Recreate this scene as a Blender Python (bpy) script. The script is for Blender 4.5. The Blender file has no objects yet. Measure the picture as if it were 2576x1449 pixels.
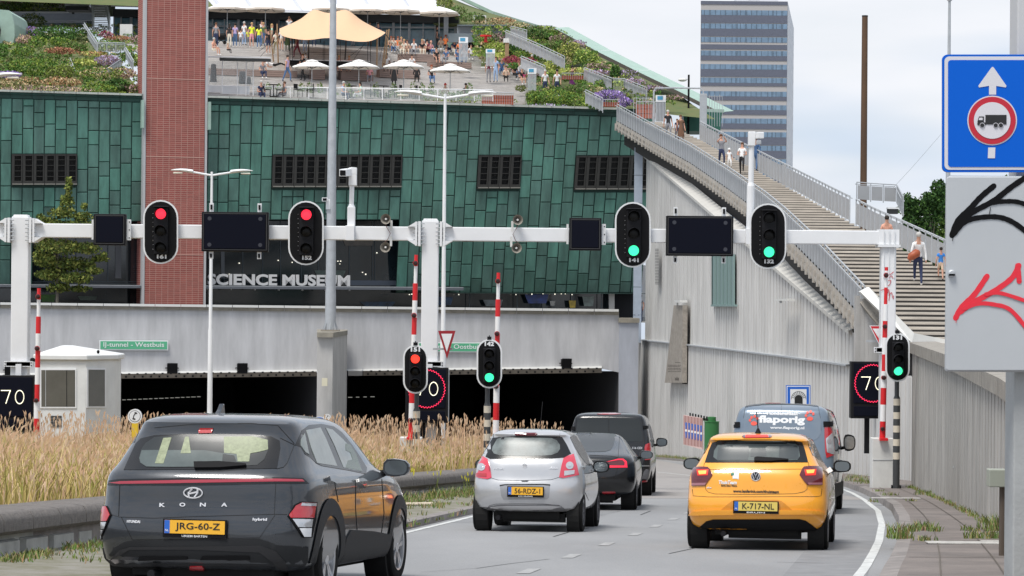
import bpy, bmesh, math, random
from math import sin, cos, pi, radians, sqrt, atan2, hypot
from mathutils import Vector, Matrix
from mathutils.bvhtree import BVHTree
from mathutils.geometry import delaunay_2d_cdt
random.seed(7)
S = bpy.context.scene; COL = S.collection
# ------------------------------------------------------------------ camera, sky, sun, exposure
F = 7000.0; CAMZ = 1.6; ROLL = radians(0.5); PITCH = math.atan(18.5/F)
cam = bpy.data.cameras.new('camera'); cam.lens = 36*F/2576; cam.sensor_width = 36
cam.clip_start = .5; cam.clip_end = 6000
co = bpy.data.objects.new('camera', cam); COL.objects.link(co); S.camera = co
CM = Matrix.Translation((0, 0, CAMZ)) @ Matrix.Rotation(pi/2+PITCH, 4, 'X') @ Matrix.Rotation(ROLL, 4, 'Z')
co.matrix_world = CM
S.view_settings.view_transform = 'Standard'; S.view_settings.look = 'None'
S.view_settings.exposure = 0.17; S.view_settings.gamma = 1
w = bpy.data.worlds.new('World'); S.world = w; w.use_nodes = True
nt = w.node_tree; nt.nodes.clear()
def nd(t, ty, **k):
    n = t.nodes.new(ty)
    for a, b in k.items(): setattr(n, a, b)
    return n
SUN_EL, SUN_AZ = radians(64), radians(215)      # azimuth clockwise from +Y: behind the camera, to the left
out = nd(nt, 'ShaderNodeOutputWorld'); sky = nd(nt, 'ShaderNodeTexSky', sky_type='NISHITA', sun_disc=False, sun_elevation=SUN_EL, sun_rotation=SUN_AZ)
b1 = nd(nt, 'ShaderNodeBackground'); b1.inputs[1].default_value = .1
b2 = nd(nt, 'ShaderNodeBackground'); b2.inputs[1].default_value = 1.0
mx = nd(nt, 'ShaderNodeMixShader'); tc = nd(nt, 'ShaderNodeTexCoord')
mp = nd(nt, 'ShaderNodeMapping'); mp.inputs['Scale'].default_value = (5, 5, 22); mp.inputs['Rotation'].default_value = (0, .12, 0)
nz = nd(nt, 'ShaderNodeTexNoise'); nz.inputs['Scale'].default_value = 1.6; nz.inputs['Detail'].default_value = 5
cr = nd(nt, 'ShaderNodeValToRGB'); cr.color_ramp.elements[0].position = .33; cr.color_ramp.elements[1].position = .62
cr.color_ramp.elements[0].color = (.80,)*3+(1,); cr.color_ramp.elements[1].color = (.97,)*3+(1,)
nz2 = nd(nt, 'ShaderNodeTexNoise'); nz2.inputs['Scale'].default_value = .9; nz2.inputs['Detail'].default_value = 3
cr2 = nd(nt, 'ShaderNodeValToRGB'); cr2.color_ramp.elements[0].position = .36; cr2.color_ramp.elements[1].position = .58
cr2.color_ramp.elements[0].color = (.50, .62, .78, 1); cr2.color_ramp.elements[1].color = (.83, .845, .89, 1)
L = nt.links.new
L(tc.outputs['Generated'], mp.inputs[0]); L(mp.outputs[0], nz.inputs[0]); L(nz.outputs[0], cr.inputs[0]); L(cr.outputs[0], mx.inputs[0])
L(mp.outputs[0], nz2.inputs[0]); L(nz2.outputs[0], cr2.inputs[0]); L(cr2.outputs[0], b2.inputs[0])
L(sky.outputs[0], b1.inputs[0]); L(b1.outputs[0], mx.inputs[1]); L(b2.outputs[0], mx.inputs[2]); L(mx.outputs[0], out.inputs[0])
sd = Vector((sin(SUN_AZ)*cos(SUN_EL), cos(SUN_AZ)*cos(SUN_EL), sin(SUN_EL)))
sl = bpy.data.lights.new('sun', 'SUN'); sl.energy = 3.3; sl.angle = radians(22); sl.color = (1, .96, .9)
so = bpy.data.objects.new('sun', sl); COL.objects.link(so); so.rotation_euler = sd.to_track_quat('Z', 'Y').to_euler(); so.location = sd*60

# ------------------------------------------------------------------ measuring helpers (photo pixels are in a 2576 wide frame)
CR = CM.to_3x3(); C0 = Vector((0, 0, CAMZ))
def ray(px, py):
    d = CR @ Vector(((px-1288)/F, -(py-724.5)/F, -1)); return d/d.y
def W(px, py, s): return C0 + ray(px, py)*(F/s)          # s = pixels per metre there
def zroad(d): return CAMZ-1.43-.0493*d
def W3(px, s, z):
    p = W(px, 740, s); return Vector((p.x, p.y, z))
class Plane:                                             # an upright plane through two plan points
    def __init__(s, p, q):
        s.p = Vector((p[0], p[1], 0)); e = Vector((q[0]-p[0], q[1]-p[1], 0)); s.u = e.normalized(); s.n = Vector((s.u.y, -s.u.x, 0))
        if s.n.y > 0: s.n = -s.n
        s.a = atan2(s.u.y, s.u.x)
    def hit(s, px, py, off=0):
        r = ray(px, py); t = (s.p+s.n*off-C0).dot(s.n)/r.dot(s.n); return C0+r*t
    def mat(s, px, py, off=0):                            # frame: x along, y into the plane, z up
        return Matrix.Translation(s.hit(px, py, off)) @ Matrix.Rotation(s.a, 4, 'Z')
# ------------------------------------------------------------------ materials
MATS = {}
def mat(name, col, rough=.6, metal=0, spec=.5, noise=0, nscale=3, bump=0, bscale=40, coat=0, emit=0, stretch=None, col2=None, vcol=False, trans=0, alpha=1, ecol=None, dirt=0):
    if name in MATS: return MATS[name]
    m = bpy.data.materials.new(name); m.use_nodes = True; t = m.node_tree; p = t.nodes['Principled BSDF']; LK = t.links.new
    col = tuple(col)+(1,) if len(col) == 3 else col
    p.inputs['Base Color'].default_value = col; p.inputs['Roughness'].default_value = rough; p.inputs['Metallic'].default_value = metal
    p.inputs['Specular IOR Level'].default_value = spec; p.inputs['Coat Weight'].default_value = coat; p.inputs['Coat Roughness'].default_value = .04
    if trans: p.inputs['Transmission Weight'].default_value = trans
    if alpha < 1: p.inputs['Alpha'].default_value = alpha
    if emit:
        p.inputs['Emission Color'].default_value = (tuple(ecol)+(1,)) if ecol else col; p.inputs['Emission Strength'].default_value = emit
    src = None
    if vcol:
        a = nd(t, 'ShaderNodeVertexColor', layer_name='Col'); src = a.outputs[0]
    if noise:
        tc = nd(t, 'ShaderNodeTexCoord'); mpp = nd(t, 'ShaderNodeMapping'); LK(tc.outputs['Object'], mpp.inputs[0])
        if stretch: mpp.inputs['Scale'].default_value = stretch
        nn = nd(t, 'ShaderNodeTexNoise'); nn.inputs['Scale'].default_value = nscale; nn.inputs['Detail'].default_value = 8; nn.inputs['Roughness'].default_value = .65
        LK(mpp.outputs[0], nn.inputs[0])
        mr = nd(t, 'ShaderNodeMapRange'); mr.inputs[1].default_value = .3; mr.inputs[2].default_value = .7
        LK(nn.outputs[0], mr.inputs[0])
        if col2:
            mix = nd(t, 'ShaderNodeMix', data_type='RGBA'); mix.inputs[6].default_value = col; mix.inputs[7].default_value = tuple(col2)+(1,)
            if src: LK(src, mix.inputs[6])
            LK(mr.outputs[0], mix.inputs[0]); src = mix.outputs[2]
        else:
            mr.inputs[3].default_value = 1-noise; mr.inputs[4].default_value = 1+noise
            mul = nd(t, 'ShaderNodeVectorMath', operation='SCALE'); mul.inputs[0].default_value = col[:3]
            if src: LK(src, mul.inputs[0])
            LK(mr.outputs[0], mul.inputs['Scale']); src = mul.outputs[0]
        mr2 = nd(t, 'ShaderNodeMapRange'); mr2.inputs[1].default_value = .3; mr2.inputs[2].default_value = .7; mr2.inputs[3].default_value = rough*.85; mr2.inputs[4].default_value = min(1, rough*1.15)
        LK(nn.outputs[0], mr2.inputs[0]); LK(mr2.outputs[0], p.inputs['Roughness'])
    if src: LK(src, p.inputs['Base Color'])
    if bump:
        tc = nd(t, 'ShaderNodeTexCoord'); nb = nd(t, 'ShaderNodeTexNoise'); nb.inputs['Scale'].default_value = bscale; nb.inputs['Detail'].default_value = 4
        bp = nd(t, 'ShaderNodeBump'); bp.inputs['Strength'].default_value = bump; bp.inputs['Distance'].default_value = .02
        LK(tc.outputs['Object'], nb.inputs[0]); LK(nb.outputs[0], bp.inputs['Height']); LK(bp.outputs[0], p.inputs['Normal'])
    MATS[name] = m; return m
def srgb(r, g, b):
    f = lambda c: (c/255/12.92) if c < 11 else ((c/255+.055)/1.055)**2.4
    return (f(r), f(g), f(b))
white = mat('white_paint', (.74, .75, .76), .45, noise=.05, nscale=2)
offwhite = mat('off_white', (.62, .62, .60), .6, noise=.08)
black = mat('black_plastic', (.008, .008, .009), .6, spec=.12)
screen = mat('screen_face', (.007, .008, .015), .8, spec=.05)
blackm = mat('black_metal', (.012, .012, .014), .55, spec=.15)
rubber = mat('rubber', (.012, .012, .012), .9, spec=.15, noise=.25, nscale=20)
galv = mat('galvanised', (.42, .44, .46), .5, .3, noise=.12, nscale=3)
red = mat('red_paint', (.62, .015, .02), .4)
green_lit = mat('green_lamp', (.0, .3, .15), .4, emit=1.5, ecol=(.05, .95, .40))
red_lit = mat('red_lamp', (.5, .0, .0), .4, emit=1.5, ecol=(1, .03, .06))
orange_lit = mat('orange_lamp', (.5, .0, .0), .4, emit=1.6, ecol=(1, .05, .03))
lens_off = mat('dark_lens', (.008, .008, .008), .35, spec=.2)
conc = mat('concrete', (.40, .39, .375), .85, noise=.22, nscale=1.2, stretch=(1, 1, .25), bump=.3)
conc_d = mat('dark_concrete', (.27, .25, .22), .9, noise=.3, nscale=3, bump=.4)
# ------------------------------------------------------------------ mesh builder
I4 = Matrix.Identity(4)
class MB:
    def __init__(s): s.v = []; s.f = []; s.fm = []; s.ms = []; s.fc = None
    def mi(s, m):
        if m not in s.ms: s.ms.append(m)
        return s.ms.index(m)
    def add(s, vs, fs, m, M=None, c=None):
        o = len(s.v); k = s.mi(m)
        s.v += [(M @ Vector(v)) if M else Vector(v) for v in vs]
        for f in fs: s.f.append([i+o for i in f]); s.fm.append(k)
        if c is not None:
            if s.fc is None: s.fc = {}
            for i in range(len(s.f)-len(fs), len(s.f)): s.fc[i] = c
        return s
    def box(s, c, d, m, M=None, rz=0, col=None, taper=1):
        x, y, z = d[0]/2, d[1]/2, d[2]/2; vs = []
        for k in (-1, 1):
            t = taper if k > 0 else 1
            for i, j in ((-1, -1), (1, -1), (1, 1), (-1, 1)):
                a, b = i*x*t, j*y*t
                vs.append((c[0]+a*cos(rz)-b*sin(rz), c[1]+a*sin(rz)+b*cos(rz), c[2]+k*z))
        return s.add(vs, [(3, 2, 1, 0), (4, 5, 6, 7), (0, 1, 5, 4), (1, 2, 6, 5), (2, 3, 7, 6), (3, 0, 4, 7)], m, M, col)
    def prism(s, pts, vec, m, M=None, col=None):
        n = len(pts); vec = Vector(vec); a = [Vector(p) for p in pts]; b = [p+vec for p in a]
        fs = [list(range(n)), list(range(2*n-1, n-1, -1))]+[(i, i+n, (i+1) % n+n, (i+1) % n) for i in range(n)]
        return s.add(a+b, fs, m, M, col)
    def tube(s, pts, rs, m, M=None, n=8, cap=True, flat=1):
        pts = [Vector(p) for p in pts]
        if not hasattr(rs, '__len__'): rs = [rs]*len(pts)
        vs = []; fs = []
        for i, p in enumerate(pts):
            d = (pts[min(i+1, len(pts)-1)]-pts[max(i-1, 0)])
            d = d.normalized() if d.length > 1e-9 else Vector((0, 0, 1))
            u = d.cross(Vector((0, 0, 1)) if abs(d.z) < .9 else Vector((0, 1, 0))).normalized(); w_ = u.cross(d)
            for k in range(n):
                a = 2*pi*k/n+pi/n; vs.append(p+(u*cos(a)+w_*sin(a)*flat)*rs[i])
        for i in range(len(pts)-1):
            for k in range(n): fs.append((i*n+k, i*n+(k+1) % n, (i+1)*n+(k+1) % n, (i+1)*n+k))
        if cap: fs += [list(range(n-1, -1, -1)), list(range((len(pts)-1)*n, len(pts)*n))]
        return s.add(vs, fs, m, M)
    def lathe(s, c, prof, m, M=None, n=16, axis='z', cap=True):
        vs = []; fs = []; R = len(prof)
        for r, h in prof:
            for k in range(n):
                a = 2*pi*k/n; x, y = r*cos(a), r*sin(a)
                vs.append({'z': (c[0]+x, c[1]+y, c[2]+h), 'y': (c[0]+x, c[1]+h, c[2]-y), 'x': (c[0]+h, c[1]+x, c[2]+y)}[axis])
        for i in range(R-1):
            for k in range(n): fs.append((i*n+k, i*n+(k+1) % n, (i+1)*n+(k+1) % n, (i+1)*n+k))
        if cap: fs += [list(range(n-1, -1, -1)), list(range((R-1)*n, R*n))]
        return s.add(vs, fs, m, M)
    def ell(s, c, r, m, M=None, n=10, k=6):
        return s.lathe((0, 0, 0), [(max(sin(pi*i/k), .02), -cos(pi*i/k)) for i in range(k+1)], m, (M or I4) @ Matrix.Translation(c) @ Matrix.Diagonal((r[0], r[1], r[2], 1)), n)
    def build(s, name, parent=None, label=None, world=False, smooth=None, bevel=0, kind=None, origin=None, sub=0):
        """world: vertices are in world coordinates (else in the parent's frame)"""
        me = bpy.data.meshes.new(name); vs = s.v
        if parent is not None and world:
            Mi = WM[parent.name].inverted(); vs = [Mi @ v for v in vs]
        if parent is None:
            if origin is None:
                xs = [v.x for v in vs]; ys = [v.y for v in vs]; zs = [v.z for v in vs]
                origin = Vector(((min(xs)+max(xs))/2, (min(ys)+max(ys))/2, min(zs)))
            vs = [v-Vector(origin) for v in vs]
        me.from_pydata([tuple(v) for v in vs], [], s.f); ok = len(me.polygons) == len(s.f)
        for m in s.ms: me.materials.append(m)
        if ok: me.polygons.foreach_set('material_index', s.fm)
        if s.fc is not None and ok:
            ca = me.color_attributes.new('Col', 'FLOAT_COLOR', 'CORNER'); li = 0; buf = []
            for i, f in enumerate(s.f): buf += [*s.fc.get(i, (1, 1, 1))[:3], 1]*len(f)
            ca.data.foreach_set('color', buf)
        if smooth:
            me.polygons.foreach_set('use_smooth', [True]*len(me.polygons)); me.set_sharp_from_angle(angle=radians(smooth))
        me.update(); o = bpy.data.objects.new(name, me); COL.objects.link(o)
        if parent is not None: o.parent = parent; WM[o.name] = WM[parent.name]
        else: o.location = origin; WM[o.name] = Matrix.Translation(origin)
        if label: o['label'] = label
        if kind: o['kind'] = kind
        if sub:
            q = o.modifiers.new('s', 'SUBSURF'); q.levels = q.render_levels = sub
        if bevel:
            q = o.modifiers.new('b', 'BEVEL'); q.width = bevel; q.segments = 2; q.limit_method = 'ANGLE'; q.angle_limit = radians(40)
        return o
WM = {}
def tag(o, label, cat, group=None, kind=None):
    if label: o['label'] = label
    if cat: o['category'] = cat
    if group: o['group'] = group
    if kind: o['kind'] = kind
    return o
def thing(name, label, cat, loc=(0, 0, 0), rz=0, group=None, rx=0, ry=0):
    o = bpy.data.objects.new(name, None); COL.objects.link(o); o.empty_display_size = .3
    o.location = loc; o.rotation_euler = (rx, ry, rz)
    WM[o.name] = Matrix.Translation(loc) @ Matrix.Rotation(rz, 4, 'Z') @ Matrix.Rotation(ry, 4, 'Y') @ Matrix.Rotation(rx, 4, 'X')
    return tag(o, label, cat, group)
def dup(root, loc=None, rz=None, label=None):
    """a copy of a thing with copies of its parts and sub-parts"""
    def rec(o, par):
        c = o.copy(); COL.objects.link(c)
        if par: c.parent = par
        WM[c.name] = WM.get(o.name)
        for ch in KIDS(o): rec(ch, c)
        return c
    r = rec(root, None)
    if loc is not None: r.location = loc
    if rz is not None: r.rotation_euler[2] = rz
    if label: r['label'] = label
    return r
def KIDS(o): return [c for c in COL.objects if c.parent == o]
TXT = {}
def text(mb, s, size, m, M, depth=.01, bold=0, w=None, shear=0):
    """lettering centred on M's origin, reading along +x, upright along +z, facing -y; w: fit to this width"""
    key = (s, bold, shear)
    if key not in TXT:
        cu = bpy.data.curves.new('t', 'FONT'); cu.body = s; cu.align_x = 'CENTER'; cu.align_y = 'CENTER'; cu.size = 1; cu.offset = bold; cu.resolution_u = 3; cu.shear = shear
        ob = bpy.data.objects.new('t', cu); COL.objects.link(ob); bpy.context.view_layer.update()
        me = bpy.data.meshes.new_from_object(ob.evaluated_get(bpy.context.evaluated_depsgraph_get()))
        TXT[key] = ([v.co.copy() for v in me.vertices], [list(p.vertices) for p in me.polygons], [e.vertices[:] for e in me.edges])
        bpy.data.objects.remove(ob); bpy.data.curves.remove(cu)
    vs, fs, _ = TXT[key]
    x0 = min(v.x for v in vs); x1 = max(v.x for v in vs); y0 = min(v.y for v in vs); y1 = max(v.y for v in vs)
    k = size/max(y1-y0, 1e-6); kx = k if w is None else w/(x1-x0); n = len(vs)
    A = [((v.x-(x0+x1)/2)*kx, -depth, (v.y-(y0+y1)/2)*k) for v in vs]; B = [(a[0], 0, a[2]) for a in A]
    cnt = {}
    for f in fs:
        for i in range(len(f)):
            e = (f[i], f[(i+1) % len(f)]); cnt[e] = 1
    side = [(a, a+n, b+n, b) for (a, b) in cnt if (b, a) not in cnt]
    return mb.add(A+B, fs+side, m, M)
# ================================================================== SETTING: ground, road, kerbs, markings
def lerp(a, b, t): return a+(b-a)*t
def pl(pts, x, k=1):                                     # piecewise linear
    pts = list(pts)
    if x <= pts[0][0]: p, q = pts[0], pts[1]
    else:
        p, q = pts[-2], pts[-1]
        for i in range(len(pts)-1):
            if x <= pts[i+1][0]: p, q = pts[i], pts[i+1]; break
    return p[k]+(q[k]-p[k])*(x-p[0])/(q[0]-p[0])
KR = [(3, -.2), (27.8, 3.71), (30.3, 4.12), (34, 4.69), (37.8, 5.26), (45, 6.26), (53, 7.25), (62, 8.13), (69.3, 8.75), (79.5, 9.45), (92, 10.1), (110, 10.2), (130, 9.7), (150, 8.7), (172, 7.3), (260, 7.2)]   # right kerb (d, X)
LK_ = [(3, -5.9), (28, -2.97), (39.4, -1.63), (46.6, -.86), (52.6, -.2), (60, .7), (75, 2.3), (95, 3.3), (115, 3), (140, 1), (172, -2)]   # left kerb
NW = [(2, 1.2), (20, 4.4), (28, 5.5), (39.3, 6.95), (56, 8.75), (71, 10.2)]                       # near retaining wall foot
FW = [(71, 11.45), (78, 11.5), (88, 11.45), (98, 11.3), (112, 10.9), (130, 10.2), (150, 9.2), (172, 7.9), (182, 6.9)]   # far wall foot
IW = [(3, -9.3), (20, -6.1), (28, -5.17), (32, -4.79), (52.6, -2.13), (59.6, -1.01), (66, -.1)]               # low island wall
asph = mat('asphalt', (.235, .237, .242), .82, noise=.16, nscale=.35, bump=.25, bscale=90, stretch=(1, .35, 1))
t = asph.node_tree; p = t.nodes['Principled BSDF']; src = p.inputs['Base Color'].links[0].from_socket
tc = nd(t, 'ShaderNodeTexCoord'); n2 = nd(t, 'ShaderNodeTexNoise'); n2.inputs['Scale'].default_value = 45; n2.inputs['Detail'].default_value = 6; L2 = t.links.new
L2(tc.outputs['Object'], n2.inputs[0]); mr = nd(t, 'ShaderNodeMapRange'); mr.inputs[3].default_value = .72; mr.inputs[4].default_value = 1.28
L2(n2.outputs[0], mr.inputs[0]); mu = nd(t, 'ShaderNodeVectorMath', operation='SCALE'); L2(src, mu.inputs[0]); L2(mr.outputs[0], mu.inputs['Scale']); L2(mu.outputs[0], p.inputs['Base Color'])
lane = mat('lane_paint', (.52, .53, .52), .7, noise=.3, nscale=6)
pave = mat('footway_paving', (.165, .143, .132), .9, noise=.3, nscale=1.2, bump=.4, bscale=25)
kerbm = mat('kerb_concrete', (.22, .20, .19), .9, noise=.35, nscale=3, bump=.4)
def strip(name, left, right, ds, m, h=0, label=None):     # ribbon following the road's slope
    b = MB(); vs = []; fs = []
    for d in ds: vs += [(left(d), d, zroad(d)+h), (right(d), d, zroad(d)+h)]
    for i in range(len(ds)-1): fs.append((2*i, 2*i+1, 2*i+3, 2*i+2))
    return b.add(vs, fs, m).build(name, kind='structure', label=label)
ds = [3, 10, 16, 20, 24, 28, 30, 32, 34, 36, 38, 40, 43, 46, 50, 54, 58, 62, 66, 70, 75, 80, 86, 92, 98, 104, 110, 118, 126, 134, 142, 150, 158, 166, 172, 190, 215]
strip('road', lambda d: -60, lambda d: pl(KR, d)+.3, ds, asph)
strip('edge_line', lambda d: pl(KR, d)-.30, lambda d: pl(KR, d)-.19, [q*.5+3 for q in range(0, 160)]+[83+q*4 for q in range(18)], lane, .005)
strip('edge_line', lambda d: pl(LK_, d)+.12, lambda d: pl(LK_, d)+.22, [q+20 for q in range(46)], lane, .005)
b = MB()
for i in range(9):
    d = 24.6+3.6*i; x = pl([(24.6, -.35), (28.4, .158), (32.2, .71), (39.1, 1.73), (45.7, 2.61), (60, 4.5)], d)
    b.add([(x-.07, d, zroad(d)+.005), (x+.07, d, zroad(d)+.005), (x+.2, d+1, zroad(d+1)+.005), (x+.06, d+1, zroad(d+1)+.005)], [(0, 1, 2, 3)], mat('worn_paint', (.31, .31, .31), .8, noise=.3, nscale=9))
for i in range(26):
    d = 84+i*1.1; x = pl([(84, 7.2), (92, 6.6), (102, 5.7), (115, 4.4)], d)
    b.add([(x-.12, d, zroad(d)+.005), (x+.12, d, zroad(d)+.005), (x+.02, d+.55, zroad(d+.55)+.005), (x-.22, d+.55, zroad(d+.55)+.005)], [(0, 1, 2, 3)], lane)
b.build('lane_dashes', kind='structure')
b = MB(); crack = mat('tar_seam', (.05, .05, .052), .8)
def seam(pts, wd):
    for (x, y), (x2, y2) in zip(pts, pts[1:]):
        b.add([(x-wd, y, zroad(y)+.004), (x+wd, y+wd, zroad(y)+.004), (x2+wd, y2+wd, zroad(y2)+.004), (x2-wd, y2, zroad(y2)+.004)], [(0, 1, 2, 3)], crack)
seam([(-.9, 28.3), (-.35, 29.2), (.0, 30.3), (.45, 31.5)], .012)
seam([(.6, 38.3), (.9, 40.5), (1.2, 42)], .015); seam([(1.9, 33.2), (2.35, 35), (2.6, 36.4)], .012)
seam([(2.3, 49), (2.6, 51.5)], .015); seam([(3.5, 57), (6, 57.3), (8.8, 57.2)], .02); seam([(4.2, 66), (9, 66.5)], .025)
seam([(4.6, 92), (8.5, 91)], .05); seam([(3.0, 31.2), (3.5, 31.0), (4, 31.4)], .01)
b.build('road_seams', kind='structure')
def patch(name, pts, m):
    b = MB(); n_ = 14; (xl0, d0, xr0), (xl1, d1, xr1) = pts; vs = []
    for i in range(n_+1): t_ = i/n_; d = lerp(d0, d1, t_); vs += [(lerp(xl0, xl1, t_), d, zroad(d)+.0025), (lerp(xr0, xr1, t_), d+.4, zroad(d+.4)+.0025)]
    b.add(vs, [(2*i, 2*i+1, 2*i+3, 2*i+2) for i in range(n_)], m).build(name, kind='structure')
pa = mat('asphalt_patch', (.205, .207, .213), .85, noise=.2, nscale=3, bump=.3, bscale=90); pb2 = mat('asphalt_far', (.275, .258, .248), .85, noise=.14, nscale=1.5, bump=.2, bscale=90)
patch('road_patch', ((2.6, 27, 3.5), (5.0, 44, 6.0)), pa); patch('road_patch', ((-1.0, 44, 1.0), (.4, 52, 2.2)), pa); patch('road_patch', ((.9, 61.5, 8.0), (4.3, 160, 8.0)), pb2)
# right footway with a real kerb step, built as big slabs
b = MB(); dd = [3+q for q in range(0, 69)]
for d0, d1 in zip(dd, dd[1:]):
    z0, z1 = zroad(d0), zroad(d1); a0, a1 = pl(KR, d0), pl(KR, d1); c0, c1 = pl(NW, d0)+.3, pl(NW, d1)+.3
    b.add([(a0, d0, z0-.05), (a1, d1, z1-.05), (a1+.03, d1, z1+.13), (a0+.03, d0, z0+.13), (a0+.2, d0, z0+.14), (a1+.2, d1, z1+.14)], [(0, 1, 2, 3), (3, 2, 5, 4)], kerbm)
    b.add([(a0+.2, d0, z0+.14), (a1+.2, d1, z1+.14), (c1, d1, z1+.15), (c0, d0, z0+.15)], [(0, 1, 2, 3)], pave)
dd = [71+q*3 for q in range(0, 35)]
for d0, d1 in zip(dd, dd[1:]):
    z0, z1 = zroad(d0), zroad(d1); a0, a1 = pl(KR, d0), pl(KR, d1); c0, c1 = pl(FW, d0)+.3, pl(FW, d1)+.3
    b.add([(a0, d0, z0-.05), (a1, d1, z1-.05), (a1+.03, d1, z1+.13), (a0+.03, d0, z0+.13)], [(0, 1, 2, 3)], kerbm)
    b.add([(a0+.03, d0, z0+.13), (a1+.03, d1, z1+.13), (c1, d1, z1+.15), (c0, d0, z0+.15)], [(0, 1, 2, 3)], pave)
b.build('footway', kind='structure')
b = MB(); jl = mat('joint_dirt', (.11, .095, .08), 1); lt = mat('light_patch', (.42, .41, .39), .9, noise=.3, nscale=6)
for d in [25, 29.5, 33.6, 38, 43, 49, 56, 64]:
    x0, x1 = pl(KR, d)+.25, pl(NW, d)-.05
    b.add([(x0, d, zroad(d)+.155), (x1, d+.1, zroad(d)+.155), (x1, d+.16, zroad(d)+.153), (x0, d+.05, zroad(d)+.153)], [(0, 1, 2, 3)], jl)
for k in (.33, .66):
    for d0, d1 in zip(range(22, 70, 2), range(24, 72, 2)):
        f = lambda d: lerp(pl(KR, d), pl(NW, d), k)
        b.add([(f(d0), d0, zroad(d0)+.156), (f(d0)+.014, d0, zroad(d0)+.156), (f(d1)+.014, d1, zroad(d1)+.156), (f(d1), d1, zroad(d1)+.156)], [(0, 1, 2, 3)], jl)
for x, y, wx, wy in ((5.0, 33.4, 1.5, .3), (5.75, 34, .8, .1), (7.2, 42.5, 1.1, .22), (7.4, 57, 1.0, .2)):
    b.box((x+wx/2, y, zroad(y)+.158), (wx, wy, .008), lt)
b.build('footway_joints', kind='structure')
# left verge footway + raised island + street level ground
b = MB()
for d0, d1 in zip(range(3, 66), range(4, 67)):
    z0, z1 = zroad(d0), zroad(d1); a0, a1 = pl(LK_, d0), pl(LK_, d1); c0, c1 = pl(IW, d0)-.2, pl(IW, d1)-.2
    b.add([(a0, d0, z0-.05), (a1, d1, z1-.05), (a1-.03, d1, z1+.10), (a0-.03, d0, z0+.10), (a0-.22, d0, z0+.11), (a1-.22, d1, z1+.11)], [(0, 1, 2, 3), (3, 2, 5, 4)], kerbm)
    b.add([(a0-.22, d0, z0+.11), (a1-.22, d1, z1+.11), (c1, d1, z1+.12), (c0, d0, z0+.12)], [(0, 1, 2, 3)], mat('verge_path', (.25, .235, .21), .95, noise=.4, nscale=2.5, bump=.5, col2=(.13, .125, .07)))
b.build('verge_path', kind='structure')
b = MB(); soil = mat('dry_soil', (.22, .17, .09), 1, noise=.35, nscale=3)
IE = [(3, -9.6), (20, -6.4), (66, -.4), (80, 1.0), (100, 2.0), (112, 1.6)]
dd = [3, 20, 28, 40, 52, 60, 66, 80, 90, 100, 112]
for d0, d1 in zip(dd, dd[1:]):
    g = lambda d: zroad(d)+.45
    b.add([(-45, d0, g(d0)), (pl(IE, d0), d0, g(d0)), (pl(IE, d1), d1, g(d1)), (-45, d1, g(d1))], [(0, 1, 2, 3)], soil)
    b.add([(pl(IE, d0), d0, g(d0)), (pl(IE, d0), d0, g(d0)-.6), (pl(IE, d1), d1, g(d1)-.6), (pl(IE, d1), d1, g(d1))], [(0, 1, 2, 3)], kerbm)
b.build('verge_island', kind='structure')
GR = mat('street_ground', (.2, .2, .19), .9, noise=.2, nscale=.2)
b = MB(); gx = [(NW[i][1]+.5, NW[i][0]) for i in range(len(NW))]+[(12, 71.2)]+[(q[1]+.5, q[0]) for q in FW[1:-1]]
pts = [(x, y, -.02) for x, y in gx]+[(8.4, 172.5, -.02), (8.4, 3000, -.02), (1500, 3000, -.02), (1500, 2, -.02)]
n = len(pts)
for i in range(len(gx)): b.add([pts[i], (1500, pts[i][1], -.02), (1500, pts[i+1][1], -.02), pts[i+1]], [(0, 1, 2, 3)], GR)
b.add([(8.4, 172.5, -.02), (1500, 172.5, -.02), (3000, 3500, -.02), (8.4, 3500, -.02)], [(0, 1, 2, 3)], GR)
b.add([(-1500, 160, -.02), (-31, 160, -.02), (8.4, 172.5, -.02), (8.4, 3500, -.02), (-1500, 3500, -.02)], [(0, 1, 2, 3, 4)], GR)
b.build('ground', kind='structure')
# ------------------------------------------------------------------ low wall with a thick dark cap along the island
wl = thing('low_wall', 'low concrete block wall with thick dark exposed-aggregate coping beside the dry grass', 'wall', (-4.79, 32, zroad(32)))
b = MB(); c = MB(); aggr = mat('aggregate_coping', (.155, .14, .13), .9, noise=.35, nscale=14, bump=.8, bscale=60); blk = mat('wall_blocks', (.42, .42, .40), .9, noise=.25, nscale=3, bump=.3)
def iwp(d, off, z): 
    e = .01; t_ = Vector((pl(IW, d+.5)-pl(IW, d-.5), 1)).normalized(); return (pl(IW, d)-t_.y*off, d+t_.x*off, zroad(d)+z)
d = 18.
while d < 65.5:
    e = min(d+1.12, 65.6); g0, g1 = d+.012, e-.012
    prof = [(.0, .34), (-.06, .38), (-.06, .49), (-.02, .56), (.08, .58), (.62, .59), (.66, .3)]
    A = [iwp(g0, o, h) for o, h in prof]; B = [iwp(g1, o, h) for o, h in prof]; k = len(prof)
    c.add(A+B, [(i, i+1, i+1+k, i+k) for i in range(k-1)]+[list(range(k))[::-1], list(range(k, 2*k))], aggr)
    b.add([iwp(d, .12, 0), iwp(e, .12, 0), iwp(e, .12, .45), iwp(d, .12, .45)], [(0, 1, 2, 3)], blk)
    m1, m2 = d+.1, e-.1
    A = [iwp(m1, .12, .02), iwp(m2, .12, .02), iwp(m2, .12, .28), iwp(m1, .12, .28)]; B = [iwp(m1+.03, .05, .02), iwp(m2-.03, .05, .02), iwp(m2-.03, .05, .26), iwp(m1+.03, .05, .26)]
    b.add(A+B, [(4, 5, 6, 7), (0, 1, 5, 4), (1, 2, 6, 5), (2, 3, 7, 6), (3, 0, 4, 7)], blk)
    d = e
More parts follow.
